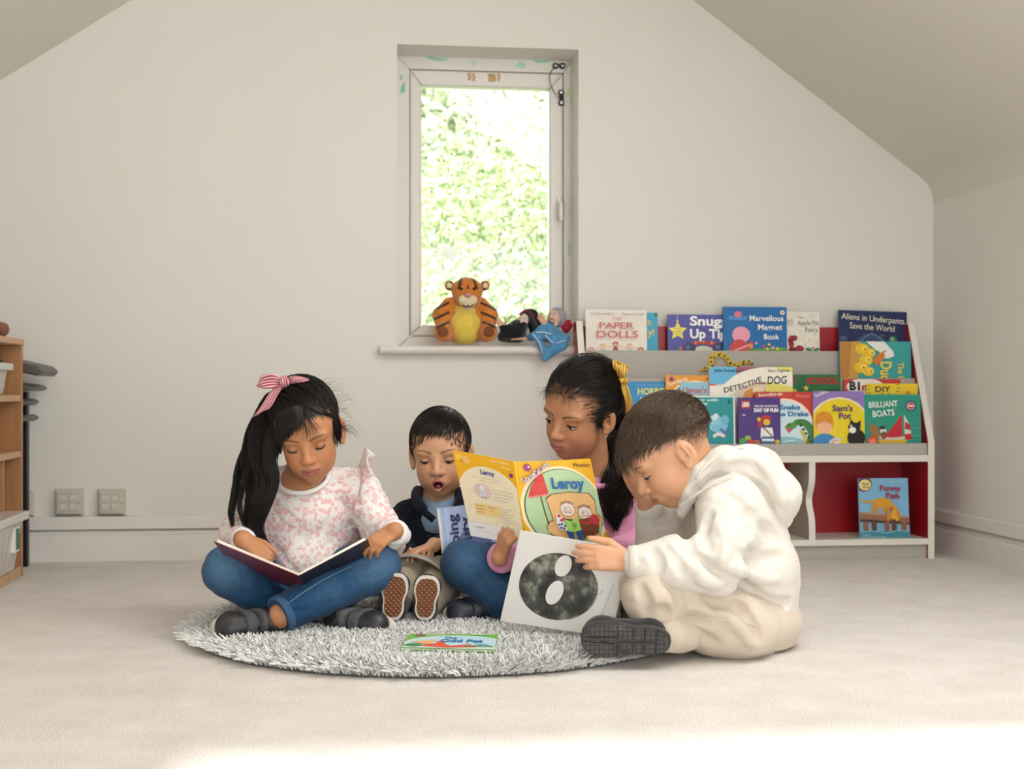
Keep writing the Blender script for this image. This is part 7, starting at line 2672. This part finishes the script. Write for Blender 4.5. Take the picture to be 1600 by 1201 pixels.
f.cut(np.array([0, 0, 0.003]), (0, 0, -1))
field_obj('trouser_seat', f, beige, B1, 1)
MB().tube(spline([J(1058, 962, 2.535), J(1110, 966, 2.515), J(1160, 972, 2.525), J(1180, 978, 2.545)], 16), 0.0018, 5).build('side_seam', beige, B1, smooth=True)
# gathered hem at the ankle
hm_c = J(1050, 984, 2.545)
MB().lathe(hm_c, nz(C3(-0.85, -0.25, -0.35)), [(0.028, -0.004), (0.037, 0.0), (0.035, 0.008), (0.037, 0.016), (0.028, 0.02)], 24).build('hem', beige, B1, smooth=True)

# shoe lying on its side, patterned sole towards the viewer
dk = mat('dark_rubber', (0.040, 0.039, 0.040), 0.55, 0.15, 60, 0.2, 300)
tr_ = NT('tread_rubber')
v = tr_.co('Object')
vo = tr_.n('TexVoronoi', {'Vector': v, 'Scale': 120.0, 'Randomness': 0.15}, feature='DISTANCE_TO_EDGE')
e_ = tr_.ramp(vo.outputs['Distance'], [(0.02, (0, 0, 0)), (0.10, (1, 1, 1))])
tr_.p(Base_Color=tr_.mix(e_, (0.028, 0.027, 0.028), (0.062, 0.060, 0.060)), Roughness=0.6)
tr_.bump(e_, 0.8, 0.002)
mesh_k = fabric('black_knit', (0.020, 0.020, 0.022), 0.85, 0.2, 60, 0.6, 500)
hl_, to_ = J(1049, 1003, 2.475), J(909, 998, 2.465)
sh, w = shoe(B1, hl_, nz(to_ - hl_), C3(0.02, 1.0, 0.12), np.linalg.norm(to_ - hl_), 0.072, mesh_k, dk, 'black trainer with a patterned dark sole towards the viewer', False, None, None, 0.018)
L = np.linalg.norm(to_ - hl_)
o = sole_outline(L, 0.072)
def pad(u0, u1, k0, k1):
    """raised tread block: between u0..u1 along the foot, k0..k1 across"""
    pts = []
    n = 9
    hw = lambda u: (0.40 + 0.13 * u - 0.10 * math.exp(-((u - 0.42) / 0.16) ** 2)) * 0.072 * max(0.02, 1 - (2 * u - 1) ** 2) ** 0.31 * 0.90
    us = np.linspace(u0, u1, n)
    a = [(u * L, k0 * hw(u)) for u in us] + [(u * L, k1 * hw(u)) for u in us[::-1]]
    g = MB().prism([w(x, y, -0.0028) for x, y in a], [w(x, y, 0.001) for x, y in a])
    ob = g.build('tread_block', tr_.m, sh)
for u0, u1, k0, k1 in ((0.03, 0.16, -1, 1), (0.18, 0.30, -1, -0.08), (0.18, 0.30, 0.08, 1), (0.32, 0.42, -1, -0.1), (0.32, 0.42, 0.1, 1), (0.44, 0.60, -1, -0.14), (0.44, 0.60, 0.14, 1), (0.62, 0.985, -1, -0.20), (0.62, 0.985, -0.12, 0.16), (0.62, 0.985, 0.24, 1)):
    pad(u0, u1, k0, k1)
A = Art(lambda x, y, l: w(L * 0.66 + (-x) * L / 140, 0.020 - y * L / 140 * 1.0, -0.0030 - l), (-30, -30, 40, 30))
A.text('OC', 0, 0, 8, '6a686a', 20, bold=.0)
A.done(sh, 'sole_lettering')
# far shoe under the white book
shoe(B1, J(985, 985, 2.75), C3(-0.9, 0.3, 0.0), C3(0.1, 0.3, 1.0), 0.15, 0.066, mesh_k, dk, 'black trainer mostly hidden under the white book', False)

# hair: short faded sides, longer brown top brushed forward
hm4 = hair_mat('brown_hair', (0.095, 0.062, 0.043), 0.42)
def cut4(f, H):
    f.ell(H.W(0, 0.100, -0.038), np.array((0.070, 0.072, 0.094)) * H.s, H.R, 0.006, '-')
    f.cut(H.W(0, 0.0, 0.034), H.R @ np.array([0, 0.30, -1.0]), 0.01)
field_obj('hair', cap_field(H4, cut4, 0.002), hm4, B1, 1)
def keep(p):
    return (p[:, 2] > 0.028 + 0.30 * p[:, 1]) & ~((((p - [0, 0.100, -0.038]) / [0.072, 0.074, 0.096]) ** 2).sum(1) < 1)
P0 = scalp_points(cp, rg, 4200, keep)
def b_dir(p, t):
    return np.concatenate([p[:, 0:1] * 3.5, 0.95 - 0.2 * t + 0 * p[:, :1], 0.30 - 0.9 * t + 0 * p[:, :1]], 1)
ln = np.interp(P0[:, 2] + 0.35 * P0[:, 1], [0.005, 0.04, 0.09], [0.005, 0.024, 0.058]) * (0.75 + 0.5 * rg.random(len(P0)))
pa = comb(cp, P0, b_dir, ln, 6, lambda t: 0.001 + 0.006 * t, 0.82, 0.11, rg)
strands_obj('hair_strands', H4.W(pa.reshape(-1, 3)).reshape(pa.shape), np.full(len(pa), 0.00055), hm4, B1, rg=rg)
# fine stubble of the fade
P0 = scalp_points(cp, rg, 2600, lambda p: (p[:, 2] > -0.01 + 0.3 * p[:, 1]) & (p[:, 2] < 0.05 + 0.3 * p[:, 1]) & (p[:, 1] < 0.030) & (rg.random(len(p)) < smst(p[:, 2] - 0.3 * p[:, 1], -0.005, 0.04)))
P0 = cp.c + (P0 - cp.c) * 0.965
pa = comb(cp, P0, lambda p, t: np.array([0, 0.5, -0.5]) + 0 * p, 0.007, 3, lambda t: -0.0025 + 0.001 * t, 0.6, 0.2, rg)
strands_obj('hair_stubble', H4.W(pa.reshape(-1, 3)).reshape(pa.shape), np.full(len(pa), 0.00030), hm4, B1, rg=rg)

# the white picture book he holds
bkw = empty('book', J(868, 985, 2.70), 'large white picture book with a dark mottled disc, held by the boy', 'book', 'books being read on the rug')
a_, b_, c_, d_ = J(813, 828, 2.715), J(986, 858, 2.600), J(781, 970, 2.735), J(955, 996, 2.620)
nW = nz(np.cross(b_ - a_, c_ - a_))
if nW @ FWD > 0:
    nW = -nW
WW, HH = 176.0, 146.0
def sfw(x, y, l):
    return bil(a_, b_, c_, d_, x / WW, y / HH) + nW * l
def boardw(l0, l1, k=1.0, e=0.0):
    return MB().prism([sfw(e, e, l0), sfw(WW - e, e, l0), sfw(WW - e, HH - e, l0), sfw(e, HH - e, l0)], [sfw(e, e, l1), sfw(WW - e, e, l1), sfw(WW - e, HH - e, l1), sfw(e, HH - e, l1)])
wc = NT('white_cover')
wc.p(Base_Color=(0.80, 0.79, 0.775), Roughness=0.3)
boardw(-0.0026, 0).build('front_cover', wc.m, bkw, bevel=0.0008)
boardw(-0.0075, -0.003, e=2.5).build('page_block', PAGES, bkw)
# the other board opens away behind it
n2 = nz(nW * -0.55 + nz(b_ - a_) * 0.45)
p0, p1 = b_ - nW * 0.008, d_ - nW * 0.008
q_ = nz(C3(0.10, 1.0, 0.02)) * 0.10
MB().prism([p0, p0 + q_, p1 + q_, p1], [p + nz(np.cross(q_, p1 - p0)) * 0.0024 for p in (p0, p0 + q_, p1 + q_, p1)]).build('back_cover', cover_mat('aab6b4'), bkw)
dm = NT('mottled_print')
v = dm.co('Object')
n1 = dm.noise(22, v, 6, 0.62)
n2_ = dm.noise(90, v, 5, 0.7)
c1 = dm.ramp(n1.outputs[0], [(0.36, (0.020, 0.022, 0.022)), (0.50, (0.075, 0.080, 0.074)), (0.60, (0.30, 0.31, 0.27)), (0.72, (0.50, 0.47, 0.38))])
c2 = dm.ramp(n2_.outputs[0], [(0.3, (0.75, 0.78, 0.80)), (0.7, (1.15, 1.1, 1.0))])
dm.p(Base_Color=dm.mix(1.0, c1, c2, 'MULTIPLY'), Roughness=0.35)
og = oval(79, 78, 62.5, 53, 48, rot=8)
MB().prism([sfw(x, y, 0.0001) for x, y in og], [sfw(x, y, 0.0005) for x, y in og]).build('printed_disc', dm.m, bkw)
for cx, cy, rx, ry, ro in ((80, 44, 12.5, 17.5, 8), (76, 88, 12.5, 20, 12)):
    ov = oval(cx, cy, rx, ry, 28, rot=ro)
    MB().prism([sfw(x, y, 0.0005) for x, y in ov], [sfw(x, y, 0.0009) for x, y in ov]).build('printed_oval', wc.m, bkw)
A = Art(lambda x, y, l: sfw(x, y, 0.0004 + l), (1, 1, WW - 1, HH - 1))
A.text('by', 147, 80, 4, 'a9a7a2', 9, rot=-82, bold=0).text('Mac Barnett & Jon Klassen', 155, 122, 3.6, 'bab8b4', 62, rot=-82, bold=0)
A.done(bkw, 'printed_lettering')

# ================================================================== rug and the book lying on it
RC = CPOS + 2.91 * FWD + ((690 - 800) / F_PX * 2.91) * RGT
RC = np.array([RC[0], RC[1], 0.0])
RR = 0.518
rug = empty('rug', RC, 'round pale grey shaggy rug under the children', 'rug')
rg = np.random.default_rng(51)
MB().lathe(RC, (0, 0, 1), [(RR - 0.014, 0.0005), (RR - 0.006, 0.003), (RR - 0.010, 0.006), (0, 0.008)], 72).build('backing', mat('rug_backing', (0.20, 0.185, 0.17), 0.95, 0.1, 200), rug, smooth=True, angle=40)
N = 36000
th = rg.random(N) * 2 * PI
rr = RR * np.sqrt(rg.random(N)) * 0.997
x, y = RC[0] + rr * np.cos(th), RC[1] + rr * np.sin(th)
keepf = ((y - RC[1]) < 0.42)
x, y, th, rr = x[keepf], y[keepf], th[keepf], rr[keepf]
N = len(x)
ba = rg.random(N) * 2 * PI
edge = np.clip((rr / RR - 0.9) / 0.1, 0, 1)
H_ = (0.020 + 0.008 * rg.random(N)) * (1 - 0.45 * edge)
ln_ = 0.015 * rg.random(N) + 0.005
bx = np.cos(ba) * ln_ + np.cos(th) * 0.022 * edge
by = np.sin(ba) * ln_ + np.sin(th) * 0.022 * edge
P = np.empty((N, 3, 3))
for i, (t, k) in enumerate(((0, 0), (0.6, 0.35), (1.0, 1.1))):
    P[:, i, 0], P[:, i, 1], P[:, i, 2] = x + bx * k, y + by * k, 0.005 + H_ * t
v, q = tubes(P, 0.0019 + 0.0006 * rg.random(N), 3, (1, 1, 0.5))
cc = np.repeat((np.array([0.80, 0.805, 0.785])[None] * (0.80 + 0.40 * rg.random((N, 1)))), 9, 0)
po = link_mesh('pile', np_mesh('pile', v, q, True, cc), mat_attr('rug_yarn', 0.9, sheen=0.2, spec=0.1), rug)
po['kind'] = 'stuff'

bkg = empty('book', onZ(703, 1003, 0.035), 'thin green and pale blue book lying on the rug in front', 'book', 'books being read on the rug')
a_, b_, c_, d_ = onZ(640, 990, 0.036), onZ(778, 991, 0.036), onZ(627, 1011, 0.034), onZ(773, 1015, 0.034)
def sfg(x, y, l):
    return bil(a_, b_, c_, d_, x / 150.0, y / 110.0) + np.array([0, 0, l])
def brd(l0, l1, e):
    r_ = [(e, e), (150 - e, e), (150 - e, 110 - e), (e, 110 - e)]
    return MB().prism([sfg(x, y, l0) for x, y in r_], [sfg(x, y, l1) for x, y in r_])
brd(-0.001, 0, 0).build('cover', cover_mat('6fb544'), bkg)
brd(-0.0035, -0.0012, 1).build('page_block', PAGES, bkg)
brd(-0.0047, -0.0037, 0).build('back_cover', cover_mat('6fb544'), bkg)
A = Art(lambda x, y, l: sfg(x, y, l + 0.0002), (0.3, 0.3, 149.7, 109.7), 0.00012)
A.poly(rect(0, 0, 150, 110), '74ba48').poly(oval(84, 74, 84, 62, 40), 'dfeef4').poly(oval(84, 76, 80, 58, 40), 'bfe0ee')
A.poly(oval(84, 112, 90, 22, 40), 'dfe9dc').poly(star(20, 12, 13, 6, 7), 'a04a70').text('Songbirds', 30, 20, 9, 'e2f0d0', 34, bold=.02).text('Phonics', 108, 12, 8, 'e2f0d0', 28, bold=.02)
A.text('The', 62, 42, 15, '2f7fb8', 22, bold=.03).text('Odd Pet', 58, 66, 20, '2f7fb8', 70, bold=.035)
A.poly([(20, 96), (60, 70), (78, 92), (108, 76), (120, 98), (70, 106)], 'e0552e').poly(oval(60, 66, 8, 10), 'e0552e').poly([(8, 70), (52, 50), (40, 84)], 'f0b46a').poly(oval(18, 92, 14, 12), '2f8a4a').poly(oval(128, 86, 12, 10), '6aa0b8').poly(band([(100, 94), (130, 88), (146, 92)], 7), '5fae58')
A.done(bkg)

# ================================================================== soft toys on the window board
orange = None
def plush_paint(base, dark, stripes):
    base, dark = np.array(base), np.array(dark)
    def f(P):
        c = np.tile(base, (len(P), 1))
        for fn in stripes:
            m = fn(P)
            c = c * (1 - m[:, None]) + dark * m[:, None]
        return c
    return f
PL = mat_attr('plush_fur', 0.95, 0.7, 420, 0.002, sheen=0.35, spec=0.1, var=0.15)
YS = 0.005
def T_(px, py, dy=0.0):
    return onY(px, py, YS + dy)
zs_ = WZ0
tg = empty('soft_toy', np.array([T_(726, 530)[0], YS, zs_]), 'orange soft toy with dark stripes and a yellow belly sitting on the window sill', 'soft toy')
pm = 4.2 / F_PX
cx_ = float(T_(727, 500)[0])
def tp(px, py, dy=0.0):
    p = T_(px, py, dy)
    return p
bod = Field(np.array([cx_ - 0.13, -0.10, zs_ - 0.005]), np.array([cx_ + 0.13, 0.12, zs_ + 0.23]), 0.0034)
bod.ell(tp(727, 506, 0.03), (0.066, 0.052, 0.062)).ell(tp(727, 480, 0.035), (0.050, 0.044, 0.045))
for s_ in (-1, 1):
    bod.chain([tp(727 + s_ * 24, 476, 0.03), tp(727 + s_ * 38, 492, 0.01), tp(727 + s_ * 36, 508, -0.015)], [0.024, 0.024, 0.022], 0.01)
    bod.chain([tp(727 + s_ * 22, 520, 0.02), tp(727 + s_ * 34, 521, -0.02)], [0.026, 0.026], 0.01)
    bod.ell(tp(727 + s_ * 35 + (2 if s_ > 0 else 0), 518, -0.045), (0.025, 0.020, 0.029), k=0.006)
bod.cut(np.array([0, 0, zs_ + 0.0005]), (0, 0, -1))
def str_(P):
    a = np.sin((P[:, 2] - zs_) * 210 + 5 * np.abs(P[:, 0] - cx_) / 0.05)
    arm = np.abs(P[:, 0] - cx_) > 0.048
    return smst(a, 0.55, 0.75) * arm * (P[:, 2] > zs_ + 0.05)
pf2 = plush_paint((0.62, 0.205, 0.035), (0.028, 0.018, 0.014), [str_])
field_obj('body', bod, PL, tg, 1, pf2)
bl = Field(tp(727, 506, 0.0) - 0.09, tp(727, 506, 0.0) + 0.09, 0.0034).ell(tp(727, 510, 0.010), (0.053, 0.044, 0.056)).ell(tp(727, 484, 0.015), (0.036, 0.034, 0.034))
bl.cut(np.array([0, 0, zs_ + 0.0005]), (0, 0, -1))
field_obj('belly', bl, mat('yellow_plush', (0.72, 0.55, 0.085), 0.95, 0.1, 60, 0.6, 420, 0.002, sheen=0.3), tg, 1)
hd = Field(tp(730, 458, 0.0) - 0.10, tp(730, 458, 0.0) + 0.10, 0.003)
hd.ell(tp(730, 455, 0.015), (0.048, 0.044, 0.043)).ell(tp(731, 468, 0.0), (0.040, 0.036, 0.032))
for s_ in (-1, 1):
    hd.ell(tp(730 + s_ * 28, 446, 0.015), (0.015, 0.009, 0.016), k=0.006)
zh = float(tp(730, 455)[2])
def str2(P):
    a = np.sin(np.abs(P[:, 0] - tp(730, 455)[0]) * 230 + 1.2 + (P[:, 2] - zh) * 60)
    return smst(a, 0.45, 0.7) * (P[:, 2] > zh + 0.004) * (P[:, 1] > -0.04)
field_obj('head', hd, PL, tg, 1, plush_paint((0.62, 0.205, 0.035), (0.028, 0.018, 0.014), [str2]))
mz = Field(tp(731, 468, -0.03) - 0.06, tp(731, 468, -0.03) + 0.06, 0.0026)
mz.ell(tp(725, 469, -0.026), (0.018, 0.018, 0.016)).ell(tp(737, 469, -0.026), (0.018, 0.018, 0.016), k=0.006).ell(tp(731, 478, -0.022), (0.016, 0.016, 0.013), k=0.008)
field_obj('muzzle', mz, mat('cream_plush', (0.76, 0.66, 0.42), 0.95, 0.08, 60, 0.5, 420, 0.002, sheen=0.3), tg, 1)
f = Field(tp(733, 458, -0.05) - 0.03, tp(733, 458, -0.05) + 0.03, 0.002).ell(tp(731, 461, -0.044), (0.0095, 0.008, 0.007))
field_obj('nose', f, mat('pink_felt', (0.62, 0.24, 0.29), 0.8), tg, 1)
MB().tube(spline([tp(723, 476, -0.041), tp(728, 480, -0.044), tp(731, 477, -0.045), tp(734, 480, -0.044), tp(739, 476, -0.041)], 16), 0.0022, 8).build('mouth', mat('brown_felt', (0.10, 0.035, 0.022), 0.9), tg, smooth=True)
for s_ in (-1, 1):
    MB().lathe(tp(731 + s_ * 10, 451, -0.030), (0, -1, 0), [(0.0048, 0), (0.004, 0.003), (0.0, 0.0042)], 12).build('eye', mat('bead_black', '0c0a0a', 0.15), tg, smooth=True)
    MB().lathe(tp(727 + s_ * 35 + (2 if s_ > 0 else 0), 518, -0.061), (0, -1, 0), [(0.0165, 0.0), (0.0165, 0.003), (0.012, 0.0055), (0.0, 0.0065)], 22).build('foot_pad', mat('brown_felt_pad', (0.20, 0.065, 0.025), 0.9), tg, smooth=True)
    MB().lathe(tp(730 + s_ * 28, 446, 0.004), (0, -1, 0), [(0.009, 0), (0.008, 0.004), (0, 0.005)], 14).build('ear_lining', mat('cream_plush', (0.76, 0.66, 0.42), 0.95), tg, smooth=True)

# hand puppet in black
def puppet_skin(n, c):
    return mat(n, c, 0.6, 0.04)
wz = empty('hand_puppet', np.array([T_(808, 530)[0], YS, zs_]), 'hand puppet with long black hair, pale face and black robe lying on the window sill', 'puppet')
f = Field(T_(805, 510) - [0.10, 0.09, 0.07], T_(805, 510) + [0.12, 0.09, 0.08], 0.0034)
f.chain([T_(786, 526, -0.01), T_(806, 518, 0.0), T_(816, 506, 0.0)], [0.016, 0.030, 0.020], 0.02, flat=(np.array([0, 1, 0]), 1.4)).cap(T_(800, 516, -0.01), T_(786, 512, -0.02), 0.014, 0.012)
f.wrinkle(0.004, 90, None, 4)
f.cut(np.array([0, 0, zs_ + 0.0005]), (0, 0, -1))
field_obj('robe', f, fabric('black_velvet', (0.008, 0.008, 0.010), 0.9, 0.2, 60, 0.4, 500, 0.3), wz, 1)
f = Field(T_(818, 500) - 0.06, T_(818, 500) + 0.06, 0.0024)
f.ell(T_(817, 501, -0.012), (0.017, 0.017, 0.023), np.array(Matrix.Rotation(0.35, 3, 'Y'))).ell(T_(814, 503, -0.03), (0.004, 0.006, 0.004), k=0.005)
field_obj('face', f, puppet_skin('pale_vinyl', (0.72, 0.56, 0.50)), wz, 1)
f = Field(T_(822, 500) - 0.07, T_(822, 500) + 0.07, 0.0026)
f.ell(T_(824, 496, 0.004), (0.024, 0.022, 0.027)).chain([T_(832, 492, 0.0), T_(836, 508, -0.004), T_(834, 524, -0.006)], [0.018, 0.018, 0.013], 0.01)
f.ell(T_(815, 502, -0.030), (0.016, 0.020, 0.021), k=0.003, op='-')
f.cut(np.array([0, 0, zs_ + 0.001]), (0, 0, -1))
field_obj('hair', f, hair_mat('puppet_black', (0.01, 0.008, 0.009), 0.5), wz, 1)
MB().tube(spline([T_(812, 491, -0.026), T_(820, 486, -0.02), T_(828, 488, -0.018), T_(834, 496, -0.02)], 12), 0.004, 8).build('headband', mat('maroon_felt', (0.16, 0.02, 0.03), 0.8), wz, smooth=True)
A = Art(lambda x, y, l: T_(x, y, -0.031 - l), (790, 480, 840, 530))
for x in (812.5, 819):
    A.poly(oval(x, 499.5, 1.6, 1.0, 10), 'f0e8e4').poly(oval(x, 499.5, .8, .8, 8), '1a1010').poly(band([(x - 2.2, 497.6), (x, 496.8), (x + 2.4, 497.4)], .6), '1a1010')
A.poly(oval(814.5, 507.5, 2.2, 0.9, 10), '8a1f2c')
A.done(wz, 'painted_face')
f = Field(T_(783, 506, -0.02) - 0.035, T_(783, 506, -0.02) + 0.035, 0.002)
hand(f, T_(790, 511, -0.02), np.array([-0.8, -0.2, 0.55]), np.array([0, -1, 0.1]), 1, 0.045, (10, 15, 10), 8)
field_obj('hand', f, puppet_skin('peach_vinyl', (0.66, 0.37, 0.24)), wz, 1)

# hand puppet with grey hair and blue dress
gz = empty('hand_puppet', np.array([T_(860, 530)[0], YS, zs_]), 'hand puppet with grey hair and blue dress hanging over the window sill edge', 'puppet')
f = Field(T_(868, 498) - 0.07, T_(868, 498) + 0.07, 0.0024)
f.ell(T_(866, 496, -0.010), (0.019, 0.018, 0.025), np.array(Matrix.Rotation(-0.35, 3, 'Y'))).ell(T_(862, 497, -0.030), (0.005, 0.007, 0.005), k=0.005).ell(T_(868, 507, -0.022), (0.007, 0.006, 0.006), k=0.006)
field_obj('face', f, puppet_skin('wrinkled_vinyl', (0.66, 0.44, 0.33)), gz, 1)
f = Field(T_(870, 495) - 0.075, T_(870, 495) + 0.075, 0.0026)
f.ell(T_(871, 496, 0.004), (0.030, 0.026, 0.032))
f.ell(T_(864, 498, -0.034), (0.020, 0.026, 0.024), k=0.003, op='-')
f.cut(np.array([0, 0, zs_ + 0.001]), (0, 0, -1))
field_obj('hood', f, mat('grey_plush', (0.30, 0.29, 0.32), 0.9, 0.12, 90, 0.6, 400, 0.002, sheen=0.3), gz, 1)
A = Art(lambda x, y, l: T_(x, y, -0.031 - l), (840, 480, 890, 530))
for x in (860, 866.5):
    A.poly(oval(x, 493 + (x - 860) * .25, 1.5, 1.0, 10), 'f0e8e4').poly(oval(x, 493 + (x - 860) * .25, .8, .8, 8), '1a1010').poly(band([(x - 2.2, 490.6), (x, 489.6), (x + 2.4, 490.6)], .9), '3a3030')
A.poly(oval(863.5, 502.5, 3.4, 2.2, 14, rot=25), '7a1420').poly(oval(863, 501.6, 2.6, .8, 12, rot=25), 'efe6dc')
A.done(gz, 'painted_face')
blue = fabric('blue_satin', (0.075, 0.26, 0.48), 0.5, 0.12, 40, 0.3, 300)
f = Field(T_(850, 520) - [0.10, 0.12, 0.12], T_(850, 520) + [0.11, 0.10, 0.07], 0.0032)
f.chain([T_(858, 508, -0.005), T_(846, 520, -0.012), T_(828, 527, -0.015)], [0.018, 0.022, 0.012], 0.015).chain([T_(858, 510, -0.005), T_(862, 522, -0.02), T_(878, 527, -0.02)], [0.018, 0.022, 0.014], 0.015)
f.wrinkle(0.004, 80, None, 6)
f.cut(np.array([0, 0, zs_ + 0.0008]), (0, 0, -1))
field_obj('bodice', f, blue, gz, 1)
# skirt: folded cloth falling over the edge
f = Field(T_(860, 540, -0.06) - [0.09, 0.06, 0.10], T_(860, 540, -0.06) + [0.09, 0.06, 0.06], 0.003)
f.chain([T_(836, 524, -0.056), T_(848, 545, -0.064), T_(850, 562, -0.062)], [0.010, 0.010, 0.004], 0.01).chain([T_(862, 522, -0.056), T_(866, 540, -0.066), T_(852, 560, -0.064)], [0.012, 0.013, 0.004], 0.012).chain([T_(884, 526, -0.056), T_(880, 540, -0.064), T_(856, 560, -0.062)], [0.010, 0.011, 0.004], 0.012).chain([T_(836, 524, -0.054), T_(862, 526, -0.058), T_(886, 528, -0.056)], [0.010, 0.012, 0.009], 0.01)
f.wrinkle(0.003, 110, None, 9)
field_obj('skirt', f, blue, gz, 1)
for pts in ([(832, 521), (842, 534), (848, 552)], [(852, 523), (860, 532), (868, 536), (884, 531)], [(838, 519), (850, 519), (862, 522)]):
    MB().tube(spline([T_(x, y, -0.078) for x, y in pts], 10), 0.0014, 6).build('white_trim', mat('trim_white', (0.70, 0.74, 0.80), 0.6), gz, smooth=True)
f = Field(T_(848, 500, -0.02) - 0.04, T_(848, 500, -0.02) + 0.04, 0.002)
hand(f, T_(852, 508, -0.02), np.array([-0.55, -0.2, 0.8]), np.array([0, -1, 0.1]), 1, 0.048, (10, 15, 10), 8)
field_obj('hand', f, puppet_skin('peach_vinyl', (0.66, 0.37, 0.24)), gz, 1)
f = Field(T_(806, 530, -0.03) - 0.05, T_(806, 530, -0.03) + 0.05, 0.002)
hand(f, T_(822, 529, -0.03), np.array([-1, 0.0, 0.02]), np.array([0, 0.2, -1]), -1, 0.05, (5, 8, 5), 8)
f.cut(np.array([0, 0, zs_ + 0.0006]), (0, 0, -1))
field_obj('hand', f, puppet_skin('peach_vinyl', (0.66, 0.37, 0.24)), gz, 1)
# red felt flower beside it
f = Field(T_(884, 506) - 0.03, T_(884, 506) + 0.03, 0.002)
for a in range(6):
    f.ell(T_(885, 508, -0.004) + np.array([0.011 * math.cos(a * PI / 3), 0, 0.011 * math.sin(a * PI / 3)]), (0.009, 0.006, 0.009), k=0.003)
f.cap(T_(885, 508, 0.0), np.array([T_(885, 508)[0], YS + 0.004, zs_ + 0.004]), 0.005)
fo = field_obj('felt_flower', f, mat('red_felt', (0.34, 0.012, 0.025), 0.85), None, 1)
tag(fo, 'red felt flower on the window sill between the blue puppet and the bookcase', 'toy')

bpy.data.objects.remove(_fo)
